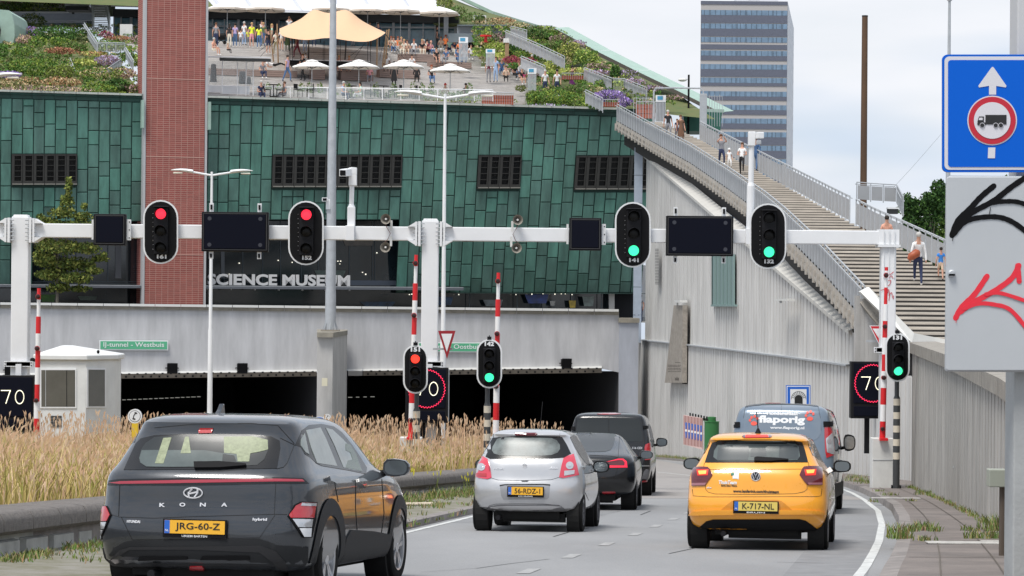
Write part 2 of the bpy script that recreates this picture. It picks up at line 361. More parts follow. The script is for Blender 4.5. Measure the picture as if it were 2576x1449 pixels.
c.build('coping', wl, world=True, smooth=50); b.build('block_course', wl, world=True)
# ------------------------------------------------------------------ ribbed concrete walls
rib = mat('ribbed_concrete', (.55, .54, .52), .88, noise=.16, nscale=.8, stretch=(1, 1, .3), bump=.25)
ribd = mat('weathered_ribbed_concrete', (.37, .355, .33), .9, noise=.28, nscale=1.5, stretch=(1, 1, .3), bump=.35)
def ribwall(mb, path, zb, zt, m, bw=.92, g=.17, gd=.30, rows=1):
    """path: list of (d, X); boards bw wide with grooves; zb/zt functions of d"""
    n_ = []; tot = 0; seg = []
    for (d0, x0), (d1, x1) in zip(path, path[1:]): l = hypot(d1-d0, x1-x0); seg.append((tot, tot+l, d0, x0, d1, x1)); tot += l
    def at(s):
        for a, b_, d0, x0, d1, x1 in seg:
            if s <= b_+1e-6: break
        t_ = (s-a)/(b_-a); nx, ny = -(d1-d0)/(b_-a), (x1-x0)/(b_-a); return lerp(d0, d1, t_), lerp(x0, x1, t_), nx, ny
    vs = []; s_ = 0
    while s_ < tot-bw:
        for o, dep in ((0, 0), (bw-g, 0), (bw-g+.004, gd), (bw-.004, gd)):
            d, x, nx, ny = at(s_+o); X, Y = x-nx*dep, d-ny*dep
            vs += [(X, Y, zb(d)), (X, Y, zt(d))]
        s_ += bw
    fs = [(i, i+2, i+3, i+1) for i in range(0, len(vs)-2, 2)]
    return mb.add(vs, fs, m)
nwall = thing('retaining_wall', 'weathered ribbed concrete retaining wall with stone cap behind the right footway', 'wall', (8.75, 56, zroad(56)))
ztn = lambda d: pl([(2, .36), (39, .40), (46, .41), (71, .40)], d)
b = MB(); ribwall(b, NW, lambda d: zroad(d)+.1, ztn, ribd, bw=.72, g=.13, gd=.22); b.build('ribbed_face', nwall, world=True)
b = MB()
dd = [2, 20, 28, 34, 39.3, 43, 47, 51, 56, 60, 65, 71]
for d0, d1 in zip(dd, dd[1:]):
    p, q = (pl(NW, d0)-.08, d0), (pl(NW, d1)-.08, d1-.02); z0, z1 = ztn(d0), ztn(d1)
    b.add([(p[0], p[1], z0-.16), (q[0], q[1], z1-.16), (q[0], q[1], z1+.1), (p[0], p[1], z0+.1), (p[0]+.7, p[1], z0+.12), (q[0]+.7, q[1], z1+.12)], [(0, 1, 2, 3), (3, 2, 5, 4)], conc_d)
b.box((10.75, 70.9, -1.75), (1.0, .35, 4.3), conc); b.build('cap', nwall, world=True)
swall = thing('stair_wall', 'tall pale ribbed concrete wall under the long outdoor staircase', 'wall', (10.9, 112, zroad(112)))
b = MB(); ribwall(b, FW, lambda d: zroad(d)+.05, lambda d: pl([(71, -.65), (92, -.68), (172, -1.1)], d), rib); b.build('lower_face', swall, world=True)
def wpx(X, d): v = CR.inverted() @ (Vector((X, d, CAMZ))-C0); return 1288+v.x/-v.z*F
def zat(X, d, py): return (C0+ray(wpx(X, d), py)*d).z
def ztop(d):
    x = wpx(pl(FW, d), d); return zat(pl(FW, d), d, lerp(392, 842, (x-1620)/530))
FWU = [(d, x) for d, x in FW if d > 93 and d < 175]; FWU = [(93.6, pl(FW, 93.6))]+FWU[:-1]+[(170.3, pl(FW, 170.3))]
FWU2 = []
for i in range(30):
    d = lerp(93.6, 170.3, i/29); FWU2.append((d, pl(FW, d)+.1))
b = MB(); ribwall(b, FWU2, lambda d: -1.15+.45*(172-d)/80, ztop, rib); b.build('upper_face', swall, world=True)
b = MB()
for (d0, x0), (d1, x1) in zip(FWU2, FWU2[1:]):
    z0, z1 = ztop(d0), ztop(d1)
    b.add([(x0-.14, d0, z0-.14), (x1-.14, d1, z1-.14), (x1-.14, d1, z1), (x0-.14, d0, z0), (x0+.45, d0, z0+.2), (x1+.45, d1, z1+.2)], [(0, 1, 2, 3), (3, 2, 5, 4)], mat('pale_coping', (.5, .49, .46), .8, noise=.1))
    zz0, zz1 = pl([(71, -.65), (92, -.68), (172, -1.1)], d0), pl([(71, -.65), (92, -.68), (172, -1.1)], d1)
    b.add([(x0-.22, d0, zz0), (x1-.22, d1, zz1), (x1-.22, d1, zz1+.06), (x0-.22, d0, zz0+.06), (x0+.1, d0, zz0+.08), (x1+.1, d1, zz1+.08)], [(0, 1, 2, 3), (3, 2, 5, 4)], galv)
b.box((11.8, 93.2, -.4), (.7, .5, 1.7), conc); b.build('sloped_coping', swall, world=True)
b = MB(); bl = mat('blue_grey_panel', (.36, .41, .48), .6, noise=.08)
for k in range(7): b.box((7.72, 171.3, -1.2+k*1.72+.8), (.5, .3, 1.69), bl)
b.build('corner_panels', swall, world=True)
# grille window, memorial stone, small lamp etc. on the wall: local frame at a wall point
def wallM(px, py, off=0):
    best = None
    for (d0, x0), (d1, x1) in zip(FW, FW[1:]):
        if min(wpx(x0, d0), wpx(x1, d1)) <= px <= max(wpx(x0, d0), wpx(x1, d1)): best = Plane((x0, d0), (x1, d1))
    return best.mat(px, py, off), best
# ================================================================== TUNNEL PORTAL
PP = Plane((-29.3, 159), (7.4, 166.7))
tp = thing('tunnel_portal', 'grey concrete road tunnel portal with two dark openings under the museum', 'tunnel', tuple(PP.hit(836, 1100)), PP.a)
pconc = mat('portal_concrete', (.47, .47, .48), .85, noise=.17, nscale=1.1, stretch=(1.3, 1.3, .22), bump=.2)
capm = mat('portal_cap', (.25, .23, .19), .9, noise=.25, nscale=2)
b = MB()
N = 24; yt = lambda px: 767+.0112*px; yl = lambda px: 941-.012*px
vs = []; xs = [-60]+[i*65 for i in range(0, 24)]+[1557]
for x in xs: vs += [PP.hit(x, yt(x)), PP.hit(x, yl(x) if x < 1521 else 937)]
b.add(vs, [(2*i, 2*i+1, 2*i+3, 2*i+2) for i in range(len(xs)-1)], pconc); b.build('wall', tp, world=True)
b = MB(); wc = mat('pale_cap_edge', (.62, .62, .6), .7)
for (x0, x1) in zip(xs, xs[1:]):
    for a, c_, off, m in ((0, 8, .12, capm), (-6.5, -.4, .25, wc)):
        b.add([PP.hit(x0+.6, yt(x0)+a, off), PP.hit(x1-.6, yt(x1)+a, off), PP.hit(x1-.6, yt(x1)+c_, off), PP.hit(x0+.6, yt(x0)+c_, off), PP.hit(x0+.6, yt(x0)+a, -.5), PP.hit(x1-.6, yt(x1)+a, -.5), PP.hit(x0+.6, yt(x0)+c_, 0), PP.hit(x1-.6, yt(x1)+c_, 0)], [(0, 3, 2, 1), (0, 1, 5, 4), (3, 6, 7, 2)], m)
b.build('cap', tp, world=True)
b = MB(); bm_ = mat('rusty_beam', (.22, .19, .155), .8, noise=.3, nscale=2)
for x0, x1 in ((-60, 797), (876, 912), (914, 1514)):
    A = [PP.hit(x0, yl(x0)-2, .3), PP.hit(x1, yl(x1)-2, .3)]; B_ = [PP.hit(x0, yl(x0)+3, .35), PP.hit(x1, yl(x1)+3, .35)]; C_ = [PP.hit(x0, yl(x0)+15, .2), PP.hit(x1, yl(x1)+15, .2)]; D_ = [PP.hit(x0, yl(x0)+15, -.5), PP.hit(x1, yl(x1)+15, -.5)]
    b.add(A+B_, [(0, 2, 3, 1)], wc); b.add([PP.hit(x0, yl(x0)-2, 0), PP.hit(x1, yl(x1)-2, 0)]+A, [(0, 2, 3, 1)], wc)
    b.add(B_+C_+D_, [(0, 2, 3, 1), (2, 4, 5, 3)], bm_ if x0 != 876 else conc)
x = -40
while x < 1500:
    if not 790 < x < 918: b.box(PP.hit(x, yl(x)+11, .33), (.1, .06, .1), black); b.box(PP.hit(x+8, yl(x)+3.5, .4), (.12, .06, .08), black)
    x += 21
b.build('lintel_beam', tp, world=True)
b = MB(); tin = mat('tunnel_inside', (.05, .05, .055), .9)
def pv(x, y, dep): return PP.hit(x, y)-PP.n*dep+Vector((0, 0, 0))
def tunnel(x0, x1):
    A = [PP.hit(x0, 900), PP.hit(x1, 900)]; zt_ = PP.hit((x0+x1)/2, yl(x0)+2).z; dn = -PP.n*45
    z0 = zroad(165)-1
    P_ = [Vector((a.x, a.y, zt_)) for a in A]; Q_ = [Vector((a.x, a.y, z0)) for a in A]; R_ = [p_+dn+Vector((0, 0, -1.8)) for p_ in P_]; S_ = [p_+dn+Vector((0, 0, -2.5)) for p_ in Q_]
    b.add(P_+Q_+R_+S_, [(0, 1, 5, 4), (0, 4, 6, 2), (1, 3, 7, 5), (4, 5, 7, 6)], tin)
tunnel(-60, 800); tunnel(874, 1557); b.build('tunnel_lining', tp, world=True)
def TL(x0, x1, y0, y1, n_):
    for i in range(n_):
        x = lerp(x0, x1, i/(n_-1)); y = lerp(y0, y1, i/(n_-1)); c_ = W(x, y, 40.5)
        b_ = MB(); b_.box(c_, (.2+.06*(i % 3 == 0), .1, .035), mat('tunnel_lamp', (.5, .5, .45), .5, emit=.45)); b_.build('ceiling_lamp', tp, world=True)
TL(285, 500, 1007, 998, 17); TL(881, 937, 999.5, 998, 4)
b = MB(); bg_ = mat('pier_concrete', (.38, .40, .45), .85, noise=.12, nscale=1.5, stretch=(1, 1, .3))
P1, P2 = PP.hit(1557, 1000, .8), PP.hit(1605, 1000, .8); zt1 = PP.hit(1580, 812, .8).z
b.prism([(P1.x, P1.y, -9), (P2.x, P2.y, -9), (P2.x, P2.y+3, -9), (P1.x, P1.y+3, -9)], (0, 0, zt1+9), bg_)
b.prism([(P1.x-.05, P1.y-.12, zt1+.004), (P2.x+.05, P2.y-.12, zt1+.004), (P2.x, P2.y+3, zt1+.004), (P1.x-.05, P1.y+3, zt1+.004)], (0, 0, .27), capm)
b.build('end_pier', tp, world=True)
b = MB(); c_ = W(816, 1000, 46.5); d_ = W(873, 1000, 46.5); z0 = zroad(c_.y)-.2; zt1 = W(830, 848, 46.5).z
prof = [(797, 46.8), (836, 46.8), (846, 46.2), (872, 44), (872, 43), (797, 43)]
q = [W(x, 1000, s_) for x, s_ in prof]
b.prism([(v.x, v.y, z0) for v in q], (0, 0, zt1-z0), conc)
q2 = [W(x+(1 if x > 830 else -1), 1000, s_+.1) for x, s_ in prof]
b.prism([(v.x, v.y, zt1+.003) for v in q2], (0, 0, .26), capm)
b.build('centre_pillar', tp, world=True)
b = MB(); b.box(W(817, 961, 47)+Vector((0, -.05, 0)), (.3, .2, .42), mat('cream_box', (.6, .56, .42), .6)); b.build('junction_box', tp, world=True)
def portal_sign(px0, px1, py0, py1, txt, label):
    th = thing('tunnel_name_sign', label, 'sign', tuple(PP.hit((px0+px1)/2, (py0+py1)/2, .12)), PP.a)
    wd = (PP.hit(px1, py0)-PP.hit(px0, py0)).length; h = abs(PP.hit(px0, py0).z-PP.hit(px0, py1).z)
    b = MB(); b.box((0, 0, 0), (wd, .08, h), white); b.box((0, -.045, 0), (wd-.12, .03, h-.12), mat('green_sign', (.09, .40, .22), .5)); b.build('sign_plate', th)
    b = MB(); text(b, txt, h*.6, white, Matrix.Translation((0, -.062, .0)), .01, .006, wd*.88); b.build('lettering', th)
portal_sign(250, 423, 856, 881, 'IJ-tunnel - Westbuis', 'green tunnel name sign reading IJ-tunnel - Westbuis on the left of the portal')
portal_sign(1052, 1219, 861, 886, 'IJ-tunnel - Oostbuis', 'green tunnel name sign reading IJ-tunnel - Oostbuis, half hidden by the gantry pole')
fl = None
for px, py, lb in ((25, 931, 'black floodlight box on the portal left of the white booth'), (433, 926, 'black floodlight box below the Westbuis sign'), (609, 926, 'black floodlight box left of the concrete pillar'), (1424, 914, 'black floodlight box on the right side of the tunnel portal')):
    th = thing('floodlight', lb, 'floodlight', tuple(PP.hit(px, py, .25)), PP.a, 'floodlight boxes on the portal wall')
    b = MB(); b.prism([(-.3, -.1, -.32), (.3, -.1, -.32), (.3, -.25, .22), (-.3, -.25, .22)], (0, .0, .08), black); b.box((0, .02, -.02), (.56, .3, .54), black); b.build('housing', th, bevel=.03)
    b = MB(); b.tube([(-.36, 0, 0), (-.36, .2, 0)], .03, blackm); b.tube([(.36, 0, 0), (.36, .2, 0)], .03, blackm); b.box((0, .18, 0), (.76, .04, .06), blackm); b.build('bracket', th)
# ------------------------------------------------------------------ big steel mast on the pillar
th = thing('steel_mast', 'tall thick grey steel mast standing on the concrete pillar between the tunnel openings', 'mast', tuple(W(831, 832, 46)))
z0 = W(831, 832, 46).z
b = MB(); P0 = Vector((0, 0, 0)); b.tube([(0, 0, 0), (0, 0, 2.2)], [.30, .29], galv, n=20); b.tube([(0, 0, 2.2), (0, 0, 9), (0, 0, 19.5)], [.28, .24, .16], galv, n=20)
for z in (2.2, 2.9, 9.3, 14): b.tube([(0, 0, z), (0, 0, z+.03)], .285-.007*z, mat('mast_joint', (.25, .26, .28), .6), n=20)
b.build('pole', th, smooth=40)
b = MB(); b.box((0, 0, .03), (1.0, .9, .06), bm_)
for k in range(8): a = k*pi/4; b.prism([(cos(a)*.28, sin(a)*.28, .06), (cos(a)*.46, sin(a)*.46, .06), (cos(a)*.28, sin(a)*.28, .5)], (.02*-sin(a), .02*cos(a), 0), galv)
b.build('base_plate', th)
th = thing('security_camera', 'small white camera clamped on the side of the tall steel mast', 'camera', tuple(W(826, 512, 46.6)+Vector((0, -.25, 0))))
b = MB(); b.box((-.16, -.1, .2), (.3, .45, .2), white); b.box((-.16, -.33, .2), (.22, .03, .14), black); b.build('camera_head', th, bevel=.02)
b = MB(); b.box((0, .05, -.05), (.22, .2, .55), white); b.box((.03, .1, -.42), (.22, .2, .24), galv); b.build('bracket', th, bevel=.01)
# ================================================================== MUSEUM with copper front
FP = Plane((-31, 168.7), (8.1, 181))
FO = FP.hit(0, 743); FM = Matrix.Translation((FO.x, FO.y, 0)) @ Matrix.Rotation(FP.a, 4, 'Z'); FMi = FM.inverted()
def FLx(px, py=500, off=0): return (FMi @ FP.hit(px, py, off))
ms = thing('museum', 'large green copper-clad museum with a planted stepped roof terrace', 'museum', tuple(FP.hit(800, 760)), FP.a)
WM_ms = WM[ms.name]
cop = mat('green_copper', (1, 1, 1), .6, 0, vcol=True, noise=.36, nscale=1.6, stretch=(1, 1, .22), bump=.15, bscale=6)
copd = mat('copper_seams', (.016, .048, .039), .7); copl = mat('pale_copper', (.31, .43, .37), .6, noise=.12, nscale=2)
capw = mat('roof_cap', (.42, .44, .40), .6, noise=.12)
ytop = lambda x: 229+.0295*x
def ybot(x): return 716 if x < 75 else (557 if x < 358 else (553 if x < 1016 else 737))
def slope(x): return .0087+.071*max(0, min(1, (x-360)/1200))
def lean(y): t = max(0, min(1, (745-y)/505)); return 2.0*t**.62
def F2(x, y): xx = x-slope(x)*(y-ytop(x)); return FP.hit(xx, y, lean(y))
WG = [(28, 188, 388, 466), (693, 1022, 390, 472), (1197, 1307, 391, 475), (1455, 1626, 392, 478)]
win = []; x = -134.3; k = 0; b = MB(); bk = MB()
while x < 1642:
    x1 = x+27.45
    if not (349 < x+13 < 522):
        xm = x+13.7-slope(x)*190; yb = ybot(xm); ytp = ytop(x)+18
        g = [w_ for w_ in WG if w_[0] < xm < w_[1]]
        n_ = 14; yy = [lerp(ytp-20, yb, i/n_) for i in range(n_+1)]
        vs = []
        for y in yy: vs += [F2(x, y), F2(x1, y)]
        spans = [(ytp, yb)]
        if g: spans = [(ytp, g[0][2]), (g[0][3]+5, yb)]
        fs = []
        for i in range(n_):
            a, c_ = yy[i], yy[i+1]
            if g and a > g[0][2]-8 and c_ < g[0][3]+14: pass
            fs.append((2*i+2, 2*i+3, 2*i+1, 2*i))
        bk.add([v-FP.n*.05 for v in vs], fs, copd)
        for (s0, s1) in spans:
            y = s0; first = True
            while y < s1-1:
                h = random.choice([57, 57, 57, 78, 36]) if not first else random.choice([18, 34, 50, 62]); first = False
                y2 = min(y+h, s1)
                if s1-y2 < 10: y2 = s1
                gx, gy = 1.0, .9; v = random.uniform(1.1, 1.48); sh = random.uniform(-.02, .02)
                c_ = (.060*v+.006, (.152+sh)*v, (.123+sh*.6)*v)
                dg = 1-.35*max(0, (y-430)/300)*random.uniform(.6, 1.4); c_ = tuple(q*dg for q in c_)      # shade of the overhang put into the colour low down
                o4 = [F2(x+gx, y+gy), F2(x1-gx, y+gy), F2(x1-gx, y2-gy), F2(x+gx, y2-gy)]
                i4 = [F2(x+gx+1.2, y+gy+1.2)+FP.n*.035, F2(x1-gx-1.2, y+gy+1.2)+FP.n*.035, F2(x1-gx-1.2, y2-gy-1.2)+FP.n*.035, F2(x+gx+1.2, y2-gy-1.2)+FP.n*.035]
                b.add(o4+i4, [(7, 6, 5, 4), (1, 0, 4, 5), (2, 1, 5, 6), (3, 2, 6, 7), (0, 3, 7, 4)], cop, None, c_)
                y = y2
        if g: win.append((x, x1, g[0][2], g[0][3]))
    x = x1; k += 1
    if b.f and (340 < x < 367 or x >= 1642): b.build('copper_panels', ms, world=True, smooth=30); bk.build('copper_backing', ms, world=True); b = MB(); bk = MB()

wd_ = mat('window_frame', (.034, .033, .030), .6, noise=.2); dglass = mat('dark_glass', (.005, .006, .007), .2, spec=.2, noise=.3, nscale=4); sillm = mat('window_sill', (.24, .23, .20), .6)
for x0, x1, y0, y1 in win:
    b = MB(); q = [F2(x0+1.5, y0+3)-FP.n*.0, F2(x1-1.5, y0+3), F2(x1-1.5, y1-6), F2(x0+1.5, y1-6)]
    b.add([v+FP.n*.02 for v in q], [(3, 2, 1, 0)], dglass); wn = b.build('window', ms, world=True)
    b = MB()
    def bar(xa, ya, xb, yb_, o): b.add([F2(xa, ya)+FP.n*o, F2(xb, ya)+FP.n*o, F2(xb, yb_)+FP.n*o, F2(xa, yb_)+FP.n*o, F2(xa, ya), F2(xb, ya), F2(xb, yb_), F2(xa, yb_)], [(3, 2, 1, 0), (0, 1, 5, 4), (2, 3, 7, 6), (1, 2, 6, 5), (3, 0, 4, 7)], wd_)
    bar(x0+.5, y0, x1-.5, y0+4, .14); bar(x0+.5, y0, x0+7, y1, .13); bar(x1-3.5, y0, x1-.5, y1, .13); bar(x0+.5, y1-11, x1-.5, y1-4, .12)
    for i in range(1, 5): yy = lerp(y0, y1-8, i/5); bar(x0+6, yy-.7, x1-3, yy+.7, .1)
    b.build('frame', wn, world=True)
    b = MB(); b.add([F2(x0+1, y1-4)+FP.n*.3, F2(x1-1, y1-4)+FP.n*.3, F2(x1-1, y1-1)+FP.n*.3, F2(x0+1, y1-1)+FP.n*.3, F2(x0+1, y1-4), F2(x1-1, y1-4)], [(3, 2, 1, 0), (0, 1, 5, 4)], sillm); b.build('sill', wn, world=True)
b = MB(); c = MB()
for xa, xb in ((-140, 357), (520, 1562)):
    b = MB(); c = MB()
    n_ = max(1, int((xb-xa)/55))
    for i in range(n_):
        x0, x1 = lerp(xa, xb, i/n_)+.5, lerp(xa, xb, (i+1)/n_)-.5
        for y0, y1, o in ((0, 7.5, .12), (8.2, 17, .04)):
            v = random.uniform(.55, .95)
            b.add([FP.hit(x0, ytop(x0)+y0, 2.0+o), FP.hit(x1, ytop(x1)+y0, 2.0+o), FP.hit(x1, ytop(x1)+y1, 2.0+o), FP.hit(x0, ytop(x0)+y1, 2.0+o)], [(3, 2, 1, 0)], cop, None, (.022*v, .085*v, .068*v))
        A = [FP.hit(x0, ytop(x0)-4, 2.4), FP.hit(x1, ytop(x1)-4, 2.4), FP.hit(x1, ytop(x1)+1, 2.4), FP.hit(x0, ytop(x0)+1, 2.4)]
        B_ = [v-FP.n*.9 for v in A]; c.add(A+B_, [(3, 2, 1, 0), (0, 1, 5, 4), (2, 3, 7, 6)], capw)
    b.build('frieze', ms, world=True); c.build('roof_edge', ms, world=True)
# ground floor glazing, columns, ledge, lettering
gl = mat('tinted_glazing', (.010, .016, .020), .07, spec=.75, noise=.6, nscale=.35); mul = mat('mullion', (.03, .045, .055), .5); indoor = mat('indoor_light', (.9, .85, .7), .5, emit=1.2)
darkroom = mat('dark_room', (.012, .013, .016), .9)
b = MB(); bz = FP.hit(500, 780).z-1
for xa, xb, y0, y1, o in ((75, 358, 557, 762, -.5), (522, 1018, 553, 768, -.5), (-60, 358, 725, 764, -.9), (1018, 1545, 736, 782, -.9)):
    b = MB(); b.add([FP.hit(xa, y0, o), FP.hit(xb, y0, o), FP.hit(xb, y1+8, o), FP.hit(xa, y1+8, o)], [(3, 2, 1, 0)], gl); b.build('ground_floor_glazing', ms, world=True)
def vbar(xa, y0, y1, w_, o=-.45, m=mul): b = MB(); b.add([FP.hit(xa, y0, o), FP.hit(xa+w_, y0, o), FP.hit(xa+w_, y1, o), FP.hit(xa, y1, o)], [(3, 2, 1, 0)], m); b.build('mullion', ms, world=True)
for xx in (110, 152, 190, 270, 354): vbar(xx, 560, 708, 2.5)
for xx in (563, 610, 660, 705, 757, 800, 878, 936, 942, 1010): vbar(xx, 556, 716, 1.6)
for ya in (708, 713): b = MB(); b.add([FP.hit(75, ya, -.44), FP.hit(357, ya, -.44), FP.hit(357, ya+2, -.44), FP.hit(75, ya+2, -.44)], [(3, 2, 1, 0)], mul); b.build('transom', ms, world=True)
b = MB(); b.add([FP.hit(880, 705, -.44), FP.hit(1012, 706, -.44), FP.hit(1012, 718, -.44), FP.hit(880, 718, -.44)], [(3, 2, 1, 0)], mat('blue_grey_band', (.06, .075, .10), .5)); b.build('spandrel_band', ms, world=True)
for xx in (1060, 1105, 1180, 1300, 1372, 1445, 1512): vbar(xx, 738, 780, 2)
vbar(1532, 738, 782, 14, -.3, conc); vbar(556, 556, 700, 9, -.44, mat('inner_column', (.10, .11, .12), .8)); vbar(290, 562, 700, 15, -.44, mat('inner_column', (.10, .11, .12), .8))
vbar(281, 728, 766, 5, -.8, mat('blue_light', (.02, .04, .6), .4, emit=.9, ecol=(.03, .07, 1)))
b = MB()
for xx, yy in ((577, 690), (579, 694), (625, 700), (740, 612), (777, 640), (850, 657), (855, 664), (857, 657), (948, 636), (1006, 640), (1022, 684), (700, 655), (735, 660), (920, 690), (912, 685), (602, 662), (1298, 741), (1338, 740), (1366, 739), (1396, 740), (1412, 739), (1422, 739), (1439, 741), (1154, 741), (1030, 741), (1036, 740)):
    b.box(FP.hit(xx, yy, -.35), (.05+.03*random.random(), .05, .04+.04*random.random()), indoor)
b.build('indoor_lamps', ms, world=True)
b = MB()
for xx, yy, w_, h_, c_ in ((700, 590, 60, 30, (.05, .04, .03)), (900, 600, 90, 36, (.045, .035, .025)), (830, 690, 80, 20, (.03, .05, .04)), (1350, 752, 60, 22, (.01, .03, .16)), (1440, 765, 18, 18, (.35, .24, .01)), (1390, 763, 14, 12, (.25, .25, .24)), (1480, 758, 30, 24, (.12, .15, .14)), (1110, 757, 60, 20, (.02, .06, .14)), (1240, 762, 50, 16, (.1, .12, .13)), (120, 750, 40, 18, (.05, .14, .02)), (950, 765, 90, 12, (.02, .05, .1)), (220, 750, 50, 10, (.06, .09, .07))):
    b = MB(); b.add([FP.hit(xx-w_/2, yy-h_/2, -.42), FP.hit(xx+w_/2, yy-h_/2, -.42), FP.hit(xx+w_/2*.8, yy+h_/2, -.42), FP.hit(xx-w_/2*.7, yy+h_/2, -.42)], [(3, 2, 1, 0)], mat('exhibit_%d' % xx, c_, .5, noise=.7, nscale=2.5, spec=.8)); b.build('exhibit', ms, world=True)
b = MB(); led = mat('ledge_steel', (.12, .13, .15), .5)
A = [FP.hit(-60, 716, 2.2), FP.hit(1166, 724, 2.2), FP.hit(1166, 730.5, 2.2), FP.hit(-60, 722, 2.2)]; B_ = [v-FP.n*3 for v in A]
b.add(A+B_, [(3, 2, 1, 0), (0, 1, 5, 4), (2, 3, 7, 6), (1, 2, 6, 5)], led)
A = [FP.hit(-60, 714.5, 2.25), FP.hit(1166, 722.5, 2.25), FP.hit(1166, 724, 2.25), FP.hit(-60, 716, 2.25)]; b.add(A, [(3, 2, 1, 0)], galv); b.build('ledge', ms, world=True)
b = MB(); A = [FP.hit(1018, 735, .3), FP.hit(1625, 738, .3), FP.hit(1625, 739.5, .3), FP.hit(1018, 737, .3)]; B_ = [v-FP.n*2.2 for v in A]; b.add(A+B_, [(3, 2, 1, 0), (2, 3, 7, 6)], copd); b.build('soffit', ms, world=True)
sg = MB(); Ml = FP.mat(702, 708.5, 1.4); wl_ = (FP.hit(880, 708)-FP.hit(525, 706)).length; lm = mat('sign_letters', (.55, .55, .55), .5)
text(sg, 'SCIENCE MUSEUM', .70, lm, Ml @ Matrix.Translation((0, 0, .1)), .12, .035, wl_)
sg.build('sign_lettering', ms, world=True)
b = MB(); b.box((0, -.05, -.32), (wl_, .06, .05), lm, Ml)
for k in range(7): b.box((-wl_/2+wl_*k/6, .1, -.42), (.06, .3, .25), lm, Ml)
b.build('sign_rail', ms, world=True)
# body of the building behind the front (so that a step to the side shows a solid building)
b = MB(); L0, L1 = FLx(-134).x, FLx(1622).x
for a, z0, z1, yy in ((0, 0, 13, 1.2),):
    b.box(((L0+L1)/2, 16.6, 6.4), (L1-L0, 30, 12.7), darkroom, FM)
b.build('core', ms, world=True)
# ------------------------------------------------------------------ brick shaft
brk = bpy.data.materials.new('red_brick'); brk.use_nodes = True; t = brk.node_tree; p = t.nodes['Principled BSDF']; p.inputs['Roughness'].default_value = .85
tc = nd(t, 'ShaderNodeTexCoord'); mp = nd(t, 'ShaderNodeMapping'); mp.inputs['Rotation'].default_value = (pi/2, 0, 0); t.links.new(tc.outputs['Object'], mp.inputs[0])
bt = nd(t, 'ShaderNodeTexBrick'); bt.offset = 0; bt.inputs['Scale'].default_value = 1; bt.inputs['Brick Width'].default_value = .375; bt.inputs['Row Height'].default_value = .125
bt.inputs['Mortar Size'].default_value = .016; bt.inputs['Color1'].default_value = (.30, .082, .068, 1); bt.inputs['Color2'].default_value = (.235, .064, .054, 1); bt.inputs['Mortar'].default_value = (.40, .22, .18, 1)
n2 = nd(t, 'ShaderNodeTexNoise'); n2.inputs['Scale'].default_value = .5; n2.inputs['Detail'].default_value = 5; mr = nd(t, 'ShaderNodeMapRange'); mr.inputs[3].default_value = .82; mr.inputs[4].default_value = 1.18
mu = nd(t, 'ShaderNodeVectorMath', operation='SCALE'); LK = t.links.new; LK(mp.outputs[0], bt.inputs[0]); LK(tc.outputs['Object'], n2.inputs[0]); LK(n2.outputs[0], mr.inputs[0]); LK(bt.outputs[0], mu.inputs[0]); LK(mr.outputs[0], mu.inputs['Scale']); LK(mu.outputs[0], p.inputs['Base Color'])
bp_ = nd(t, 'ShaderNodeBump'); bp_.inputs['Strength'].default_value = .6; bp_.inputs['Distance'].default_value = .02; bp_.invert = True; LK(bt.outputs['Fac'], bp_.inputs['Height']); LK(bp_.outputs[0], p.inputs['Normal'])
x0, x1 = FLx(361, 500, 2.4).x, FLx(518, 500, 2.4).x
bt_ = thing('brick_tower', 'square red brick shaft rising through the green museum front and out of frame', 'tower', tuple(FM @ Vector(((x0+x1)/2, -2.4, 0))), FP.a)
wb = x1-x0
b = MB(); b.box((0, 1.6, 11), (wb-.24, 3.2, 22.4), brk); b.build('brick_shaft', bt_)
b = MB(); ed = mat('grey_edging', (.42, .42, .43), .6)
for sx in (-1, 1): b.box((sx*(wb/2-.03), .3, 11), (.14, .66, 22.4), ed)
b.build('corner_trim', bt_)
b = MB()
for z in (3.9, 9.85, 14.6, 19.9): b.box((0, -.004, z), (wb-.26, .02, .045), mat('mortar_band', (.5, .30, .25), .8))
b.build('movement_joint', bt_)
b = MB()
for sx in (-1, 1): b.box((sx*(wb/2+.13), -.1, 12.4), (.14, .5, 1.7), copl)
b.build('copper_flashing', bt_)
